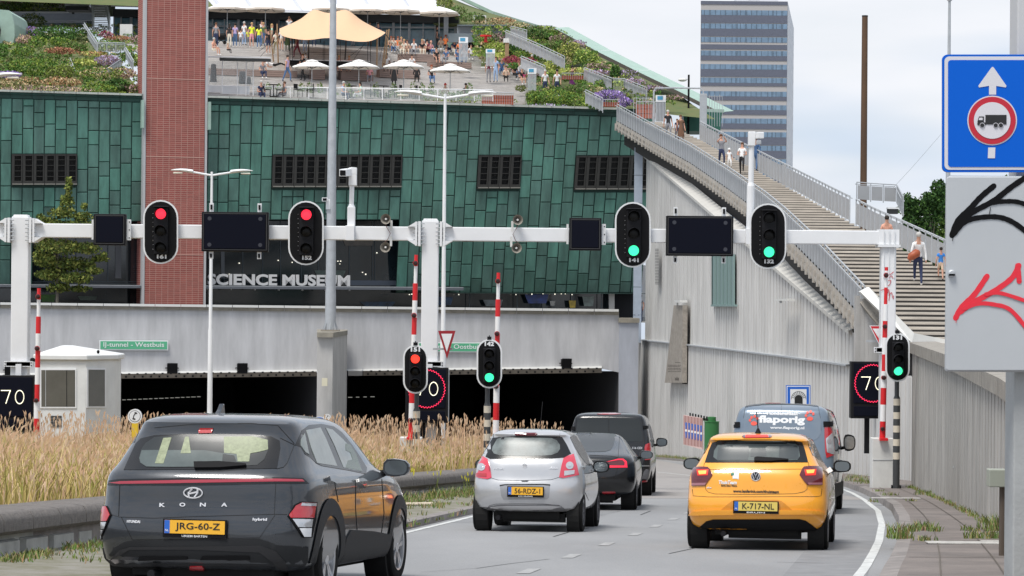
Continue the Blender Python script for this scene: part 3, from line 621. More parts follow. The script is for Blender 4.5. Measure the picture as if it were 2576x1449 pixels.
# ------------------------------------------------------------------ roof terrace (local frame: x along the front, y back, z up)
SL = .2; Z0 = 13.42
def plane_hit(px, py, sl, zz=Z0, m=FM, y0=-2):
    r = ray(px, py); n_ = (m.to_3x3() @ Vector((0, -sl, 1))); A = m @ Vector((0, y0, zz)); t_ = (A-C0).dot(n_)/r.dot(n_); return C0+r*t_
def roof(px, py): return plane_hit(px, py, SL)
def roof2(px, py): return plane_hit(px, py, .29)
deckm = mat('grey_deck_timber', (.68, .655, .63), .85, noise=.22, nscale=2.5, stretch=(.3, 1, 1)); deckd = mat('deck_riser', (.26, .235, .22), .9, noise=.25, nscale=2)
xa, xb = FLx(520, 240, 2).x, 33.5
b = MB(); n_ = 62; dy = .55
for k in range(n_):
    y = -1.6+k*dy; z = Z0+SL*k*dy
    d_ = (FM @ Vector((30, y, 0))).y; py = 743-(z-1.6)*7000/d_; q_ = ((1324 if py > 164 else 1205)-1288)/7000; u_, v_ = FM.to_3x3() @ Vector((1, 0, 0)), FM.to_3x3() @ Vector((0, 1, 0))
    xr = (q_*(FO.y+y*v_.y)-FO.x-y*v_.x)/(u_.x-q_*u_.y)
    b.add([(xa, y, z-.11), (xr, y, z-.11), (xr, y, z-.0), (xa, y, z-.0)], [(0, 1, 2, 3)], deckd, FM)
    b.add([(xa, y-.04, z-.02), (xr, y-.04, z-.02), (xr, y-.04, z+.015), (xa, y-.04, z+.015), (xr, y+dy, z+.015), (xa, y+dy, z+.015)], [(0, 1, 2, 3), (3, 2, 4, 5)], deckm, FM)
b.build('terrace_steps', ms, world=True)
wood = mat('seat_timber', (.26, .19, .165), .8, noise=.2, nscale=2, stretch=(.3, 1, 1))
def blockseat(px0, px1, py0, py1, dep=.9, m=wood):
    b = MB(); p_ = FMi @ roof(px0, py1); q_ = FMi @ roof(px1, py1); s_ = 7000/((FM @ p_).y); h = (py1-py0)/s_
    for j in range(max(2, int(h/.14))):
        z = p_.z+j*.14; b.box(((p_.x+q_.x)/2, p_.y+dep/2, z+.06), (q_.x-p_.x, dep, .125), m, FM)
    b.build('bench_block', ms, world=True)
for a in ((525, 735, 168, 187), (786, 816, 172, 199), (858, 934, 173, 201), (955, 1050, 170, 194), (1008, 1100, 131, 153), (1083, 1110, 152, 167), (1104, 1180, 152, 169)): blockseat(*a)
# gardens: earth sheets
gsoil = mat('roof_soil', (.075, .115, .03), 1, noise=.4, nscale=1.2, col2=(.13, .13, .05))
b = MB(); b.add([(FLx(-134).x, -1.5, Z0), (FLx(358).x, -1.5, Z0), (FLx(358).x+2, 34, Z0+35.5*SL), (FLx(-134).x-4, 34, Z0+35.5*SL)], [(0, 1, 2, 3)], gsoil, FM)
zt2 = Z0+35.5*SL
b.add([(-12, 34.2, zt2+2.2), (20, 34.2, zt2+2.2), (20, 62, zt2+11), (-12, 62, zt2+11)], [(0, 1, 2, 3)], gsoil, FM)
def sheet(rows):                                          # rows of (px,py,s)
    vs = [W(*q) for r in rows for q in r]; n_ = len(rows[0])
    b.add(vs, [(i*n_+j, i*n_+j+1, (i+1)*n_+j+1, (i+1)*n_+j) for i in range(len(rows)-1) for j in range(n_-1)], gsoil)
gS = lambda x, y: min(7000/roof(x, y).y, 39.2-(265-y)*.0275)-.22
G2 = lambda *q: [(x, y, gS(x, y)) for x, y in q]
sheet([G2((1160, 268), (1400, 270), (1570, 274), (1700, 290), (1800, 300)), G2((1160, 236), (1400, 236), (1570, 240), (1660, 250), (1740, 262))])
sheet([G2((1322, 238), (1400, 238), (1570, 241), (1660, 251), (1742, 263)), G2((1322, 200), (1380, 200), (1540, 215), (1640, 225), (1712, 240)), G2((1322, 160), (1400, 160), (1470, 160), (1530, 165), (1600, 186))])
sheet([G2((1150, 168), (1320, 168), (1400, 168), (1500, 170), (1610, 190)), G2((1150, 100), (1290, 98), (1370, 95), (1410, 95), (1470, 110)), [(1090, 60, 33.3), (1180, 62, 33.3), (1280, 75, 33.6), (1350, 78, 33.8), (1400, 78, 34)],
       [(1080, 20, 31.5), (1130, 20, 31.8), (1220, 42, 32.2), (1280, 55, 32.8), (1370, 70, 33.5)],
       [(1080, -20, 30.5), (1110, -15, 30.5), (1170, 10, 31), (1230, 32, 31.5), (1300, 52, 32.5)]])
sheet([[(-80, 46, 32.6), (100, 44, 32.6), (290, 42, 32.6)], [(-80, 20, 31.8), (100, 20, 31.8), (290, 18, 31.8)], [(-80, -30, 30), (100, -30, 30), (290, -30, 30)]])
b.build('garden_soil', ms, world=True)
def beam3(mb, P_, Q_, h, th_, m):                         # band hanging h below the line P-Q, th_ thick backwards
    P_, Q_ = Vector(P_), Vector(Q_); dn = Vector((0, 0, -h)); bk_ = Vector((0, th_, 0))
    mb.add([P_, Q_, Q_+dn, P_+dn, P_+bk_, Q_+bk_, Q_+dn+bk_, P_+dn+bk_], [(3, 2, 1, 0), (4, 5, 6, 7), (0, 1, 5, 4), (2, 3, 7, 6), (0, 4, 7, 3), (1, 2, 6, 5)], m)
b = MB()
pts = [(1394, 70, 34), (1500, 128, 35.2), (1600, 178, 36.4), (1700, 226, 37.3), (1812, 282, 38.0)]
for p_, q_ in zip(pts, pts[1:]):
    A, B_ = W(*p_), W(*q_); A2, B2 = W(p_[0]+36, p_[1]-2, p_[2]*.985), W(q_[0]+34, q_[1]-3, q_[2]*.985)
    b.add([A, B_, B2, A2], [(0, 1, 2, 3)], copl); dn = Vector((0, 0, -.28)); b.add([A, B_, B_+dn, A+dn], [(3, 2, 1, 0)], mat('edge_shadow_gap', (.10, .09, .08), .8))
b.prism([W(1722, 272, 38), W(1822, 275, 38), W(1822, 283, 38), W(1722, 280, 38)], (0, 4, 0), copl)
b.prism([W(1720, 281, 38), W(1816, 283, 38), W(1812, 330, 38), W(1720, 330, 38)], (0, 4, 0), mat('copper_dark_plain', (.02, .11, .08), .5))
pts = [(1150, -14, 31), (1240, 28, 31.6), (1310, 50, 32.6), (1400, 76, 33.8)]
for p_, q_ in zip(pts, pts[1:]): beam3(b, W(*p_), W(*q_), .28, .5, copl)
b.build('roof_rim', ms, world=True)
# left side: grey band wall and balcony behind the left garden
b = MB(); gb = mat('grey_roof_band', (.27, .30, .35), .6, noise=.08); gb2 = mat('grey_roof_band_dark', (.14, .17, .19), .6)
def vrect(x0, y0, x1, y1, s_, dep, m): A, B_ = W(x0, y0, s_), W(x1, y0, s_); h = A.z-W(x0, y1, s_).z; beam3(b, A, B_, h, dep, m)
vrect(30, 31, 232, 51, 32.6, .6, gb); vrect(30, 29, 232, 31.4, 32.7, .9, mat('band_edge', (.5, .52, .54), .5)); vrect(34, 51, 232, 68, 32.4, .4, gb2); vrect(36, 52, 216, 56, 32.5, .5, mat('band_mid', (.36, .38, .42), .5))
vrect(1150, 64, 1390, 88, 33.6, .5, gb); vrect(1150, 62, 1290, 65, 33.7, .8, gb2); vrect(1128, 84, 1200, 106, 34, .4, gb2)
b.build('terrace_band', ms, world=True)
# café
cf = thing('cafe_pavilion', 'glass fronted rooftop cafe with a white membrane roof behind the parasols', 'cafe', tuple(W(720, 108, 33)))
b = MB(); tl = mat('cafe_glass', (.09, .19, .24), .12, spec=.8, noise=.5, nscale=.6)
A = W(287, 40, 33); B_ = W(1150, 46, 33); dn = Vector((0, 0, -2.3)); b.add([A, B_, B_+dn, A+dn], [(3, 2, 1, 0)], tl); b.build('glass_front', cf, world=True)
b = MB(); fr = mat('cafe_frame', (.26, .28, .30), .5); dk = mat('cafe_dark', (.025, .028, .03), .8)
for x in [287, 305, 330, 352, 535, 565, 600, 640, 668, 700, 722, 755, 790, 925, 950, 990, 1030, 1065, 1095, 1120, 1146]:
    A = W(x, 38, 33.1); b.box((A.x, A.y, A.z-1.15), (.1 if x % 2 else .2, .12, 2.5), fr)
for y in (38, 62): beam3(b, W(287, y, 33.1), W(1150, y+6, 33.1), .12, .1, fr)
b.box(W(1122, 85, 33.3), (.35, .3, 2.6), fr); b.build('mullions', cf, world=True)
b = MB(); beam3(b, W(284, 22, 33.2), W(1154, 40, 33.2), .55, 6, dk); beam3(b, W(676, 48, 33.2), W(700, 48, 33.2), 1.9, .2, dk); b.build('fascia', cf, world=True)
b = MB(); wm = mat('white_membrane', (.60, .61, .67), .55)
b.add([W(280, 14, 33.5), W(1156, 37, 33.5), W(1094, 0, 31), W(1060, -30, 29.5), W(276, -30, 29.5), W(276, 0, 31)], [(0, 1, 2, 3, 4, 5)], wm)
beam3(b, W(280, 14, 33.5), W(1156, 37, 33.5), .07, .1, wm)
for x in (560, 640, 760, 850, 940, 1040): b.add([W(x, pl([(280, 14), (1156, 37)], x)-.3, 33.52), W(x+1.2, pl([(280, 14), (1156, 37)], x)-.3, 33.52), W(x-38, -30, 29.6), W(x-40, -30, 29.6)], [(0, 1, 2, 3)], mat('membrane_seam', (.42, .43, .47), .6))
b.build('membrane_roof', cf, world=True)
b = MB(); b.box(W(318, 78, 34.2), (.9, .5, .95), offwhite); b.build('counter', cf, world=True)
# steel stair on the left
ls = thing('steel_stair', 'steep grey steel staircase climbing to an upper balcony left of the brick tower', 'staircase', tuple(W(258, 86, 34)))
b = MB()
for k in range(22):
    y = lerp(82, -8, k/21); wv = lerp(19, 16, k/21); s_ = lerp(34, 32.8, k/21); A = W(lerp(257, 246, k/21), y, s_); b.box(A, (wv*2/s_, .28, .045), galv)
b.build('treads', ls, world=True)
for sx in (-1, 1):
    b = MB(); P_, Q_ = W(257+sx*20, 78, 34.1), W(246+sx*17, -14, 32.9)
    for o, r_ in ((0, .07), (.5, .03), (.95, .04)): b.tube([P_+Vector((0, 0, o-.1)), Q_+Vector((0, 0, o-.1))], r_, galv, n=6)
    for k in range(12): A = P_.lerp(Q_, k/11); b.tube([A, A+Vector((0, 0, .9))], .02, galv, n=5)
    b.build('side_rail', ls, world=True)
th = thing('balcony', 'grey steel balcony box beside the top of the steel stair', 'balcony', tuple(W(190, 24, 33)))
b = MB(); beam3(b, W(163, 3, 33.2), W(224, 3, 33.2), .45, 2, galv); b.build('parapet', th, world=True)
b = MB(); beam3(b, W(164, 15, 33.3), W(222, 15, 33.3), .3, 2, dk); b.box(W(184, 27, 32.9), (.18, .18, .5), dk); b.build('underside', th, world=True)
b = MB()
for x in range(164, 226, 5): b.tube([W(x, 3, 33.25), W(x, -12, 33.25)], .02, galv, n=4)
b.build('handrail', th, world=True)
# big pale copper curved wall at far left
b = MB(); vs = []; prof = [(-40, 20), (22, 26), (30, 34), (36, 60), (37, 90), (33, 108), (26, 128), (10, 150), (-40, 168)]
P_ = [W(x, y, 36) for x, y in prof]; b.prism(P_, (0, 6, 0), copl); b.prism([W(x, y, 36.1) for x, y in ((-40, 50), (-2, 60), (2, 75), (0, 92), (-40, 100))], (0, .1, 0), dk)
tag(b.build('copper_hull', None), 'pale green copper curved hull shape at the far left of the roof garden', 'roof structure')
# ================================================================== OUTDOOR STAIRCASE (right)
st = thing('outdoor_staircase', 'long grey timber outdoor staircase with steel railings climbing to the museum roof', 'staircase', (11.8, 90, 0))
RT = [(1557, 262), (1633, 304), (1745, 362), (1838, 420), (1932, 482), (1982, 522), (2082, 614), (2184, 720)]
SPX = [(1557, 175), (1633, 165), (1745, 148), (1838, 134), (1932, 119.5), (1982, 111), (2082, 98.8), (2184, 87.5)]
SS = []
for (x, y), (_, d) in zip(RT, SPX):
    r = ray(x, y); P_ = C0+r*d; SS.append((d, P_.x, P_.z))
RL = [(1700, 325), (1768, 356), (1932, 447), (2007, 487), (2162, 574), (2274, 634), (2362, 677), (2500, 735), (2700, 830)]
def rightof(P_):                                           # where the right-hand foot line has the same height and depth
    lo, hi = 1, 12
    for _ in range(30):
        m_ = (lo+hi)/2; v = CR.inverted() @ (Vector((P_.x+m_, P_.y, P_.z))-C0); px = 1288+v.x/-v.z*F; py = 724.5-v.y/-v.z*F
        if py > pl(RL, px): lo, hi = (m_, hi)
        else: lo, hi = (lo, m_)
    return lo
ST = []                                                    # (left foot, right foot)
H_ = 1.12
for d, x, z in SS: P_ = Vector((x, d, z-H_)); ST.append((P_, P_+Vector((min(5.6, rightof(P_)), 0, 0))))
ST.append((Vector((12.6, 84, .32)), Vector((18.5, 84, .32)))); ST.append((Vector((12.9, 82, .05)), Vector((18.6, 82, .05))))
def sat(z):
    for (a, a2), (c_, c2) in zip(ST, ST[1:]):
        if c_.z <= z <= a.z: t_ = (a.z-z)/(a.z-c_.z); return a.lerp(c_, t_), a2.lerp(c2, t_)
    return ST[-1]
b = MB(); c = MB(); tread = mat('weathered_timber', (.47, .43, .38), .85, noise=.25, nscale=3, stretch=(.25, 1, 1)); shade = mat('shade_under_steps', (.035, .032, .03), .95)
z = .06; zs = []
while z < ST[0][0].z: zs.append(z); z += .148
for i, z in enumerate(zs):
    a, a2 = sat(z); c1, c2 = sat(min(z+.148, ST[0][0].z)); j = random.uniform(-.004, .004); th_ = .078
    e = Vector((0, 0, th_)); z3 = Vector((0, 0, j))
    b.add([a+z3, a2+z3, a2+e, a+e, c2+Vector((0, .0, th_-.148)), c1+Vector((0, 0, th_-.148))], [(0, 1, 2, 3), (3, 2, 4, 5)], tread)
    dd_ = Vector((0, .05, 0)); c.add([c1+Vector((0, 0, -.2))-dd_*0, c2+Vector((0, 0, -.2)), c2, c1], [(0, 1, 2, 3)], shade)  # dark sheet stands for the shade in the open gaps between treads
b.build('treads', st, world=True); c.build('riser_gap_shade', st, world=True)
def rail_line(pts, h=H_, name='railing', panel=True, sp=1.0, lift=0, side=-1):
    """pts: foot points; one part with posts, top rail and grey panels"""
    o = MB(); pn = mat('grey_rail_panel', (.34, .35, .365), .55, noise=.08, nscale=.8); up = Vector((0, 0, h)); acc = 0
    for p_, q_ in zip(pts, pts[1:]):
        o.tube([p_+up, q_+up], .03, galv, n=6); o.tube([p_+up+Vector((side*.1, 0, -.1)), q_+up+Vector((side*.1, 0, -.1))], .022, galv, n=5)
        L_ = (q_-p_).length; n_ = max(1, round(L_/sp))
        for k in range(n_):
            a = p_.lerp(q_, k/n_); c_ = p_.lerp(q_, (k+1)/n_); o.box(a+Vector((0, 0, h/2)), (.05, .05, h), galv)
            if panel:
                a1 = a.lerp(c_, .07); c1 = a.lerp(c_, .93); n__ = Vector((.0, -.012, 0)); l_ = Vector((0, 0, .09+lift)); u_ = Vector((0, 0, h-.16))
                o.add([a1+l_, c1+l_, c1+u_, a1+u_, a1+l_+n__, c1+l_+n__, c1+u_+n__, a1+u_+n__], [(0, 1, 2, 3), (7, 6, 5, 4), (0, 3, 7, 4), (1, 5, 6, 2)], pn)
            else:
                for m_ in range(1, 9): e_ = a.lerp(c_, m_/9); o.tube([e_+Vector((0, 0, .08)), e_+up], .012, galv, n=4, cap=False)
    o.box(pts[-1]+Vector((0, 0, h/2)), (.05, .05, h), galv)
    if not panel: o.tube([p+Vector((0, 0, .08)) for p in pts], .02, galv, n=4)
    return o
off = Vector((-.12, -.05, 0))
rail_line([a+off for a, _ in ST[:-2]], sp=.85).build('left_railing', st, world=True)
b = MB(); cs_ = mat('stringer_concrete', (.40, .37, .33), .85, noise=.2, nscale=2)
for (a, _), (c_, _) in zip(ST[:-2], ST[1:-2]):
    A, B_ = a+Vector((-.16, -.06, .06)), c_+Vector((-.16, -.06, .06)); beam3(b, A, B_, .22, .3, cs_); beam3(b, A+Vector((-.05, -.05, -.34)), B_+Vector((-.05, -.05, -.34)), .12, .4, cs_)
    n_ = max(1, int((c_-a).length/1.1))
    for k in range(n_): e = a.lerp(c_, k/n_); b.box(e+Vector((-.1, 0, -.32)), (.3, .3, .45), cs_)
b.build('stringer', st, world=True)
b = MB()
for (a, a2), (c_, c2) in zip(ST[:-1], ST[1:]):
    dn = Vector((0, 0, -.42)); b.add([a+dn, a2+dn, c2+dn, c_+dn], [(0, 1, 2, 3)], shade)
    b.add([a+dn+Vector((.35, 0, 0)), c_+dn+Vector((.35, 0, 0)), c_+dn*3.4+Vector((.35, 0, 0)), a+dn*3.4+Vector((.35, 0, 0))], [(3, 2, 1, 0)], shade)  # upright dark sheet stands for the shadow gap above the wall
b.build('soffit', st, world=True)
r1 = [a2 for _, a2 in ST[1:-1]]
i0 = 4
def between(p0, p1, t_): return p0.lerp(p1, t_)
q1 = r1[:4]+[r1[3].lerp(r1[4], .25)]; q2 = [r1[3].lerp(r1[4], .45)]+r1[4:]
rail_line(q1, sp=.9, side=1).build('right_railing', st, world=True); rail_line(q2, sp=.9, side=1).build('right_railing', st, world=True)
b = MB(); A = [W(2164, 734, 81), W(2186, 722, 81), W(2300, 838, 84), W(2390, 856, 84), W(2378, 866, 84), W(2294, 862, 84)]
b.prism(A, (0, .5, 0), offwhite); b.prism([v+Vector((0, .3, -.3)) for v in A[:3]]+[W(2294, 874, 84)+Vector((0, .3, 0)), W(2222, 830, 82)+Vector((0, .3, 0))], (0, .4, 0), conc_d)
for k in range(6): b.box(W(2166+k*11, 850+k*8, 81.5)+Vector((0, 1, 0)), (.14, .4, 2.6), conc)
b.build('end_plate', st, world=True)
# things beyond the staircase
th = thing('rusty_mast', 'tall round rust-brown steel mast standing behind the staircase', 'mast', tuple(W(2172, 495, 44)))
b = MB(); z0 = W(2172, 495, 44).z; b.tube([(0, 0, -9), (0, 0, W(2178, 41, 44).z-z0)], [.22, .165], mat('corten', (.10, .055, .03), .8, noise=.3, nscale=2, stretch=(1, 1, .2)), n=20); b.build('pole', th, smooth=40)
b = MB(); b.tube([(0, 0, W(2178, 41, 44).z-z0-.02), (0, 0, W(2178, 41, 44).z-z0+.05)], .175, dk, n=20); b.build('cap', th)
def rl(name, label, pts, cat='railing', h=1.1, panel=True, sp=1.0, group=None):
    P_ = [Vector(p) for p in pts]; o = rail_line(P_, h, panel=panel, sp=sp).build(name, None, origin=tuple(P_[0])); return tag(o, label, cat, group)
rl('platform_railing', 'grey panel railing of the platform just right of the rust-brown mast', [W(2155, 505, 47), W(2190, 508, 47), W(2222, 510, 47), W(2256, 512, 47), W(2272, 545, 50)], h=1.0, sp=1.1)
th = thing('roof_duct', 'small white-rimmed dark box on the platform beside the railing', 'box', tuple(W(2245, 532, 50)))
b = MB(); b.box((0, 0, 0), (.5, .5, .25), dk); b.box((0, 0, .16), (.55, .55, .08), white); b.build('box', th)
# thin pole behind the sign, and the cable
th = thing('flag_pole', 'thin pale grey pole rising behind the blue lane sign', 'pole', tuple(W(2385, 440, 60)))
z0 = W(2385, 440, 60).z; b = MB(); b.tube([(0, 0, -6), (0, 0, W(2389, 0, 60).z-z0)], [.13, .055], galv, n=14); b.lathe((0, 0, W(2389, 2, 60).z-z0), [(.1, 0), (.11, .08), (.05, .12)], galv); b.build('pole', th, smooth=40)
b = MB(); b.tube([W(2240, 480, 45), W(2300, 415, 45), W(2367, 338, 45)], .014, galv, n=4); tag(b.build('cable', None), 'thin cable running up to the right across the sky beside the blue sign', 'cable')
# ================================================================== OFFICE TOWER
ot = thing('office_tower', 'tall grey and blue banded glass office tower in the distance', 'office tower', tuple(W3(1866, 9.7, 0)), radians(0))
sO = 9.7; wx = 218/sO; hT = W(1866, 3, sO).z; dT = 7000/sO
lg = mat('tower_light_band', (.42, .40, .39), .7); dg_ = mat('tower_dark_band', (.115, .125, .165), .45, noise=.12); tg = mat('tower_glass', (.16, .245, .345), .15, spec=.7, noise=.25, nscale=.5)
side = mat('tower_side', (.62, .64, .68), .6)
b = MB(); b.prism([(-wx/2, 0, 0), (wx/2, 0, 0), (wx/2+8.8, 71, 0), (-wx/2+8.8, 71, 0)], (0, 0, hT), lg); b.build('tower_block', ot)
b = MB()
for k in range(30): zb = hT-5.0-k*3.51; b.add([(wx/2+.1, .6, zb), (wx/2+8.85, 71, zb), (wx/2+8.85, 71, zb+1.1), (wx/2+.1, .6, zb+1.1)], [(0, 1, 2, 3)], mat('side_windows', (.34, .37, .41), .3))
b.add([(wx/2+.03, 0, 0), (wx/2+8.83, 71, 0), (wx/2+8.83, 71, hT), (wx/2+.03, 0, hT)], [(0, 1, 2, 3)], side); b.build('side_face', ot)
pat = [(0, .9, dg_), (.9, 2.2, lg)]
for k in range(18):
    zt_ = hT-2.3-k*3.51
    b = MB(); b.box((0, -.02, zt_-.7), (wx-.1, .1, 1.3), tg); wn = b.build('window_band', ot)
    b = MB(); x = -wx/2+.1; g_ = [.95, 1.5, .35, 1.5, 1.55, 1.5, 2.0, 1.2, .35]
    i = 0
    while x < wx/2-.3: b.box((x, -.09, zt_-.7), (.07, .05, 1.3), dk); x += g_[(i) % 9]*.86; i += 1
    b.build('mullion', wn)
    b = MB(); hh = [2.0, 1.95, .9+.35, 1.2, 1.9, .8, 1.0, 1.2, 1.4][k % 9]
    b.box((0, -.06, zt_-1.38-hh/2 - (.55 if k % 9 in (2,) else 0)), (wx, .12, hh*.98), dg_); b.build('dark_band', ot)
b = MB(); b.box((0, -.06, hT-.45), (wx+.1, .14, .9), dg_); b.box((4, 12, hT+.6), (11, 10, 2.2), side); b.box((3, -.1+8, hT+2), (3, 2, 1.5), dk); b.build('roof_edge', ot)
# pale low building glimpsed between museum and stair wall
th = thing('white_building', 'pale low building glimpsed through the gap beside the concrete stair wall', 'building', tuple(W3(1580, 33, 0)))
b = MB(); b.box((0, 3, 2.0), (4, 4, 4), mat('pale_facade', (.72, .72, .72), .7)); b.build('wall', th)
for k, (x, z) in enumerate(((-.9, 2.2), (.0, 2.2), (.9, 2.2), (-1.2, .9), (-.3, .9), (.6, .9))):
    b = MB(); b.box((x, .98, z), (.42, .06, .55), mat('pale_window', (.42, .5, .6), .3)); b.build('window', th)
# ================================================================== VEHICLES
def crop(ox, oy, k): return lambda pts: [(ox+x*k, oy+y*k) for x, y in pts]
K6 = crop(228.1, 1033.1, .2871); K1 = crop(724.5, 1033.1, .287); KA = crop(1167.3, 1059.9, .19905); KP = crop(1703.9, 1046.5, .23616); KV = crop(1824.7, 992.8, .12963); KT = crop(1422.2, 1019.7, .18977)
carglass = mat('car_glass', (.022, .026, .028), .28, spec=.4); frit = mat('glass_surround', (.008, .008, .009), .22, spec=.5); litglass = mat('lit_hatch_glass', (.085, .105, .105), .3, spec=.35, noise=.35, nscale=1.6)  # litglass: paler glass with sky reflection put into its colour
tlr = mat('tail_lamp_red', (.42, .008, .015), .12, coat=1, spec=.8); tld = mat('tail_lamp_dark', (.10, .004, .01), .1, coat=1); tlw = mat('lamp_clear', (.55, .56, .58), .15, metal=.5, coat=1)
chrome = mat('chrome', (.75, .76, .78), .15, metal=1); badge = mat('badge_silver', (.72, .72, .74), .3, metal=.4); plasm = mat('grey_cladding', (.020, .021, .023), .6, spec=.25, bump=.1, bscale=200); gap_ = mat('panel_gap', (.004, .004, .004), .8)
plate_y = mat('plate_yellow', (.80, .42, .03), .4); plate_y2 = mat('plate_yellow_faded', (.68, .52, .12), .4); plate_b = mat('plate_blue', (.02, .12, .50), .4); ink = mat('black_ink', (.012, .012, .012), .5); under = mat('underbody', (.006, .006, .006), .9)
class Car:
    def __init__(s, name, label, cat, px, py, sc, head, sl, paint, wb, R, tw=.2, nx=2.6, axx=None, group=None):
        d = F/sc; X = W(px, py, sc).x; s.s = sc; s.sl = sl
        s.o = thing(name, label, cat, (X, d, zroad(d)), -radians(head), group, rx=-math.atan(.0493)); s.M = WM[s.o.name]; s.Mi = s.M.inverted()
        vs = []; NR, NS, NF = 7, 7, 6; s.paint = paint
        for z, w_, yr, yf, rr, rf in sl:
            q = []
            for i in range(NR): t = pi/2*i/(NR-1); q.append((w_*sin(t)**(2/nx), yr+rr*(1-cos(t)**(2/nx))))
            y0, y1 = yr+rr, yf-rf
            for i in range(1, NS): t = i/NS; q.append((w_*(1+.012*sin(pi*t)), lerp(y0, y1, t)))
            for i in range(NF): t = pi/2*(1-i/(NF-1)); q.append((w_*sin(t)**(2/2.4), yf-rf*(1-cos(t)**(2/2.4))))
            ring = [(x, y, z) for x, y in q]+[(-x, y, z) for x, y in q[-2:0:-1]]
            vs += ring
        n = len(ring); fs = []
        for i in range(len(sl)-1):
            for k in range(n): fs.append((i*n+k, i*n+(k+1) % n, (i+1)*n+(k+1) % n, (i+1)*n+k))
        h = n//2; T = (len(sl)-1)*n
        for k in range(h-1): fs.append((T+k, T+k+1, T+n-k-1, T+(n-k) % n)) if k else fs.append((T, T+1, T+n-1))
        fs.append((T+h-1, T+h, T+h+1)); fs.append(list(range(n))[::-1])
        me = bpy.data.meshes.new('hull'); me.from_pydata(vs, [], fs); me.materials.append(paint); me.validate()
        ob = bpy.data.objects.new('hull', me); COL.objects.link(ob); q = ob.modifiers.new('s', 'SUBSURF'); q.levels = q.render_levels = 1; q.uv_smooth = 'NONE'
        bpy.context.view_layer.update(); dg = bpy.context.evaluated_depsgraph_get(); m1 = bpy.data.meshes.new_from_object(ob.evaluated_get(dg))
        s.hv = [v.co.copy() for v in m1.vertices]; s.hf = [list(p.vertices) for p in m1.polygons]; s.bvh = BVHTree.FromPolygons(s.hv, s.hf)
        s.vn = [v.normal.copy() for v in m1.vertices]
        cut = MB()
        for y in wb:
            for sx in (-1, 1): cut.tube([(sx*(sl[3][1]-tw-.06), y, R), (sx*1.3, y, R)], R+.045, under, n=40)
        cm = bpy.data.meshes.new('cut'); cm.from_pydata([tuple(v) for v in cut.v], [], cut.f); cb = bpy.data.objects.new('cut', cm); COL.objects.link(cb)
        bm_ = ob.modifiers.new('b', 'BOOLEAN'); bm_.operation = 'DIFFERENCE'; bm_.object = cb; bm_.solver = 'EXACT'
        bpy.context.view_layer.update(); m2 = bpy.data.meshes.new_from_object(ob.evaluated_get(bpy.context.evaluated_depsgraph_get()))
        bpy.data.objects.remove(ob); bpy.data.objects.remove(cb)
        m2.name = 'body'; bo = bpy.data.objects.new('body', m2); COL.objects.link(bo); bo.parent = s.o; WM[bo.name] = s.M; s.body = bo
        m2.polygons.foreach_set('use_smooth', [True]*len(m2.polygons)); m2.set_sharp_from_angle(angle=radians(32)); s.R = R; s.wb = wb; s.tw = tw
        b = MB(); w0 = sl[0][1]; b.box((0, (sl[3][3])/2, .33), (2*w0-.5, sl[3][3]-.5, .3), under)
        for sx in (-1, 1):
            for y in wb: b.tube([(sx*(sl[3][1]-tw-.05), y, R), (sx*(sl[3][1]-.05), y, R)], R+.05, under, n=24)
        b.box((.1, .35, .2), (.9, .12, .12), under); b.tube([(-.4, .05, .2), (-.4, .5, .2)], .035, blackm); b.build('underbody', s.o)
    def cast(s, px, py):
        o = s.Mi @ C0; dr = (s.Mi.to_3x3() @ ray(px, py)).normalized(); h = s.bvh.ray_cast(o, dr, 200)
        if h[0] is None:
            # just outside the silhouette: nearest hull point to the ray
            best = None
            for k in range(9):
                t = F/s.s*(1+.02*k)/ (s.M.to_3x3() @ dr).y; q = s.bvh.find_nearest(o+dr*t)
                if best is None or q[3] < best[3]: best = q
            return best[0], best[1]
        return h[0], h[1]
    def at(s, px, py, ly):
        o = s.Mi @ C0; dr = s.Mi.to_3x3() @ ray(px, py); return o+dr*((ly-o.y)/dr.y)
    def sheet(s, pts2, fn, m, name, off=.005, parent=None, mirror=False, g=None, mb=None, both=False):
        P_ = []
        xs = [p[0] for p in pts2]; ys = [p[1] for p in pts2]; g = g or max(2.2, min(max(xs)-min(xs), max(ys)-min(ys))/6)
        n = len(pts2)
        for i in range(n):
            a, c_ = Vector(pts2[i]), Vector(pts2[(i+1) % n]); k = max(1, int((c_-a).length/g))
            for j in range(k): P_.append(a.lerp(c_, j/k))
        nb = len(P_); E = [(i, (i+1) % nb) for i in range(nb)]
        def inside(x, y):
            r = False
            for i in range(n):
                x0, y0 = pts2[i]; x1, y1 = pts2[(i+1) % n]
                if (y0 > y) != (y1 > y) and x < (x1-x0)*(y-y0)/(y1-y0)+x0: r = not r
            return r
        y = min(ys)+g*.5
        while y < max(ys):
            x = min(xs)+g*.5
            while x < max(xs):
                if inside(x, y) and min((Vector((x, y))-q).length for q in P_[:nb]) > g*.35: P_.append(Vector((x, y)))
                x += g
            y += g
        r = delaunay_2d_cdt(P_, E, [], 1, 1e-6); v2, fs = r[0], r[2]
        vs = []; bs = []
        for v in v2: h, nn = fn(v.x, v.y); vs.append(h+nn*off); bs.append(h-nn*.004)
        # consistent outward winding
        fo = []
        for f in fs:
            a, b_, c_ = (vs[i] for i in f[:3]); nn = (b_-a).cross(c_-a); h, hn = fn(v2[f[0]].x, v2[f[0]].y)
            fo.append(list(f) if nn.dot(hn) > 0 else list(f)[::-1])
        cnt = {}
        for f in fo:
            for i in range(len(f)): cnt[(f[i], f[(i+1) % len(f)])] = 1
        N = len(vs); sk = [(a, a+N, b_+N, b_) for (a, b_) in cnt if (b_, a) not in cnt]
        own = mb is None; mb = mb or MB()
        mb.add(vs+bs, fo+sk, m)
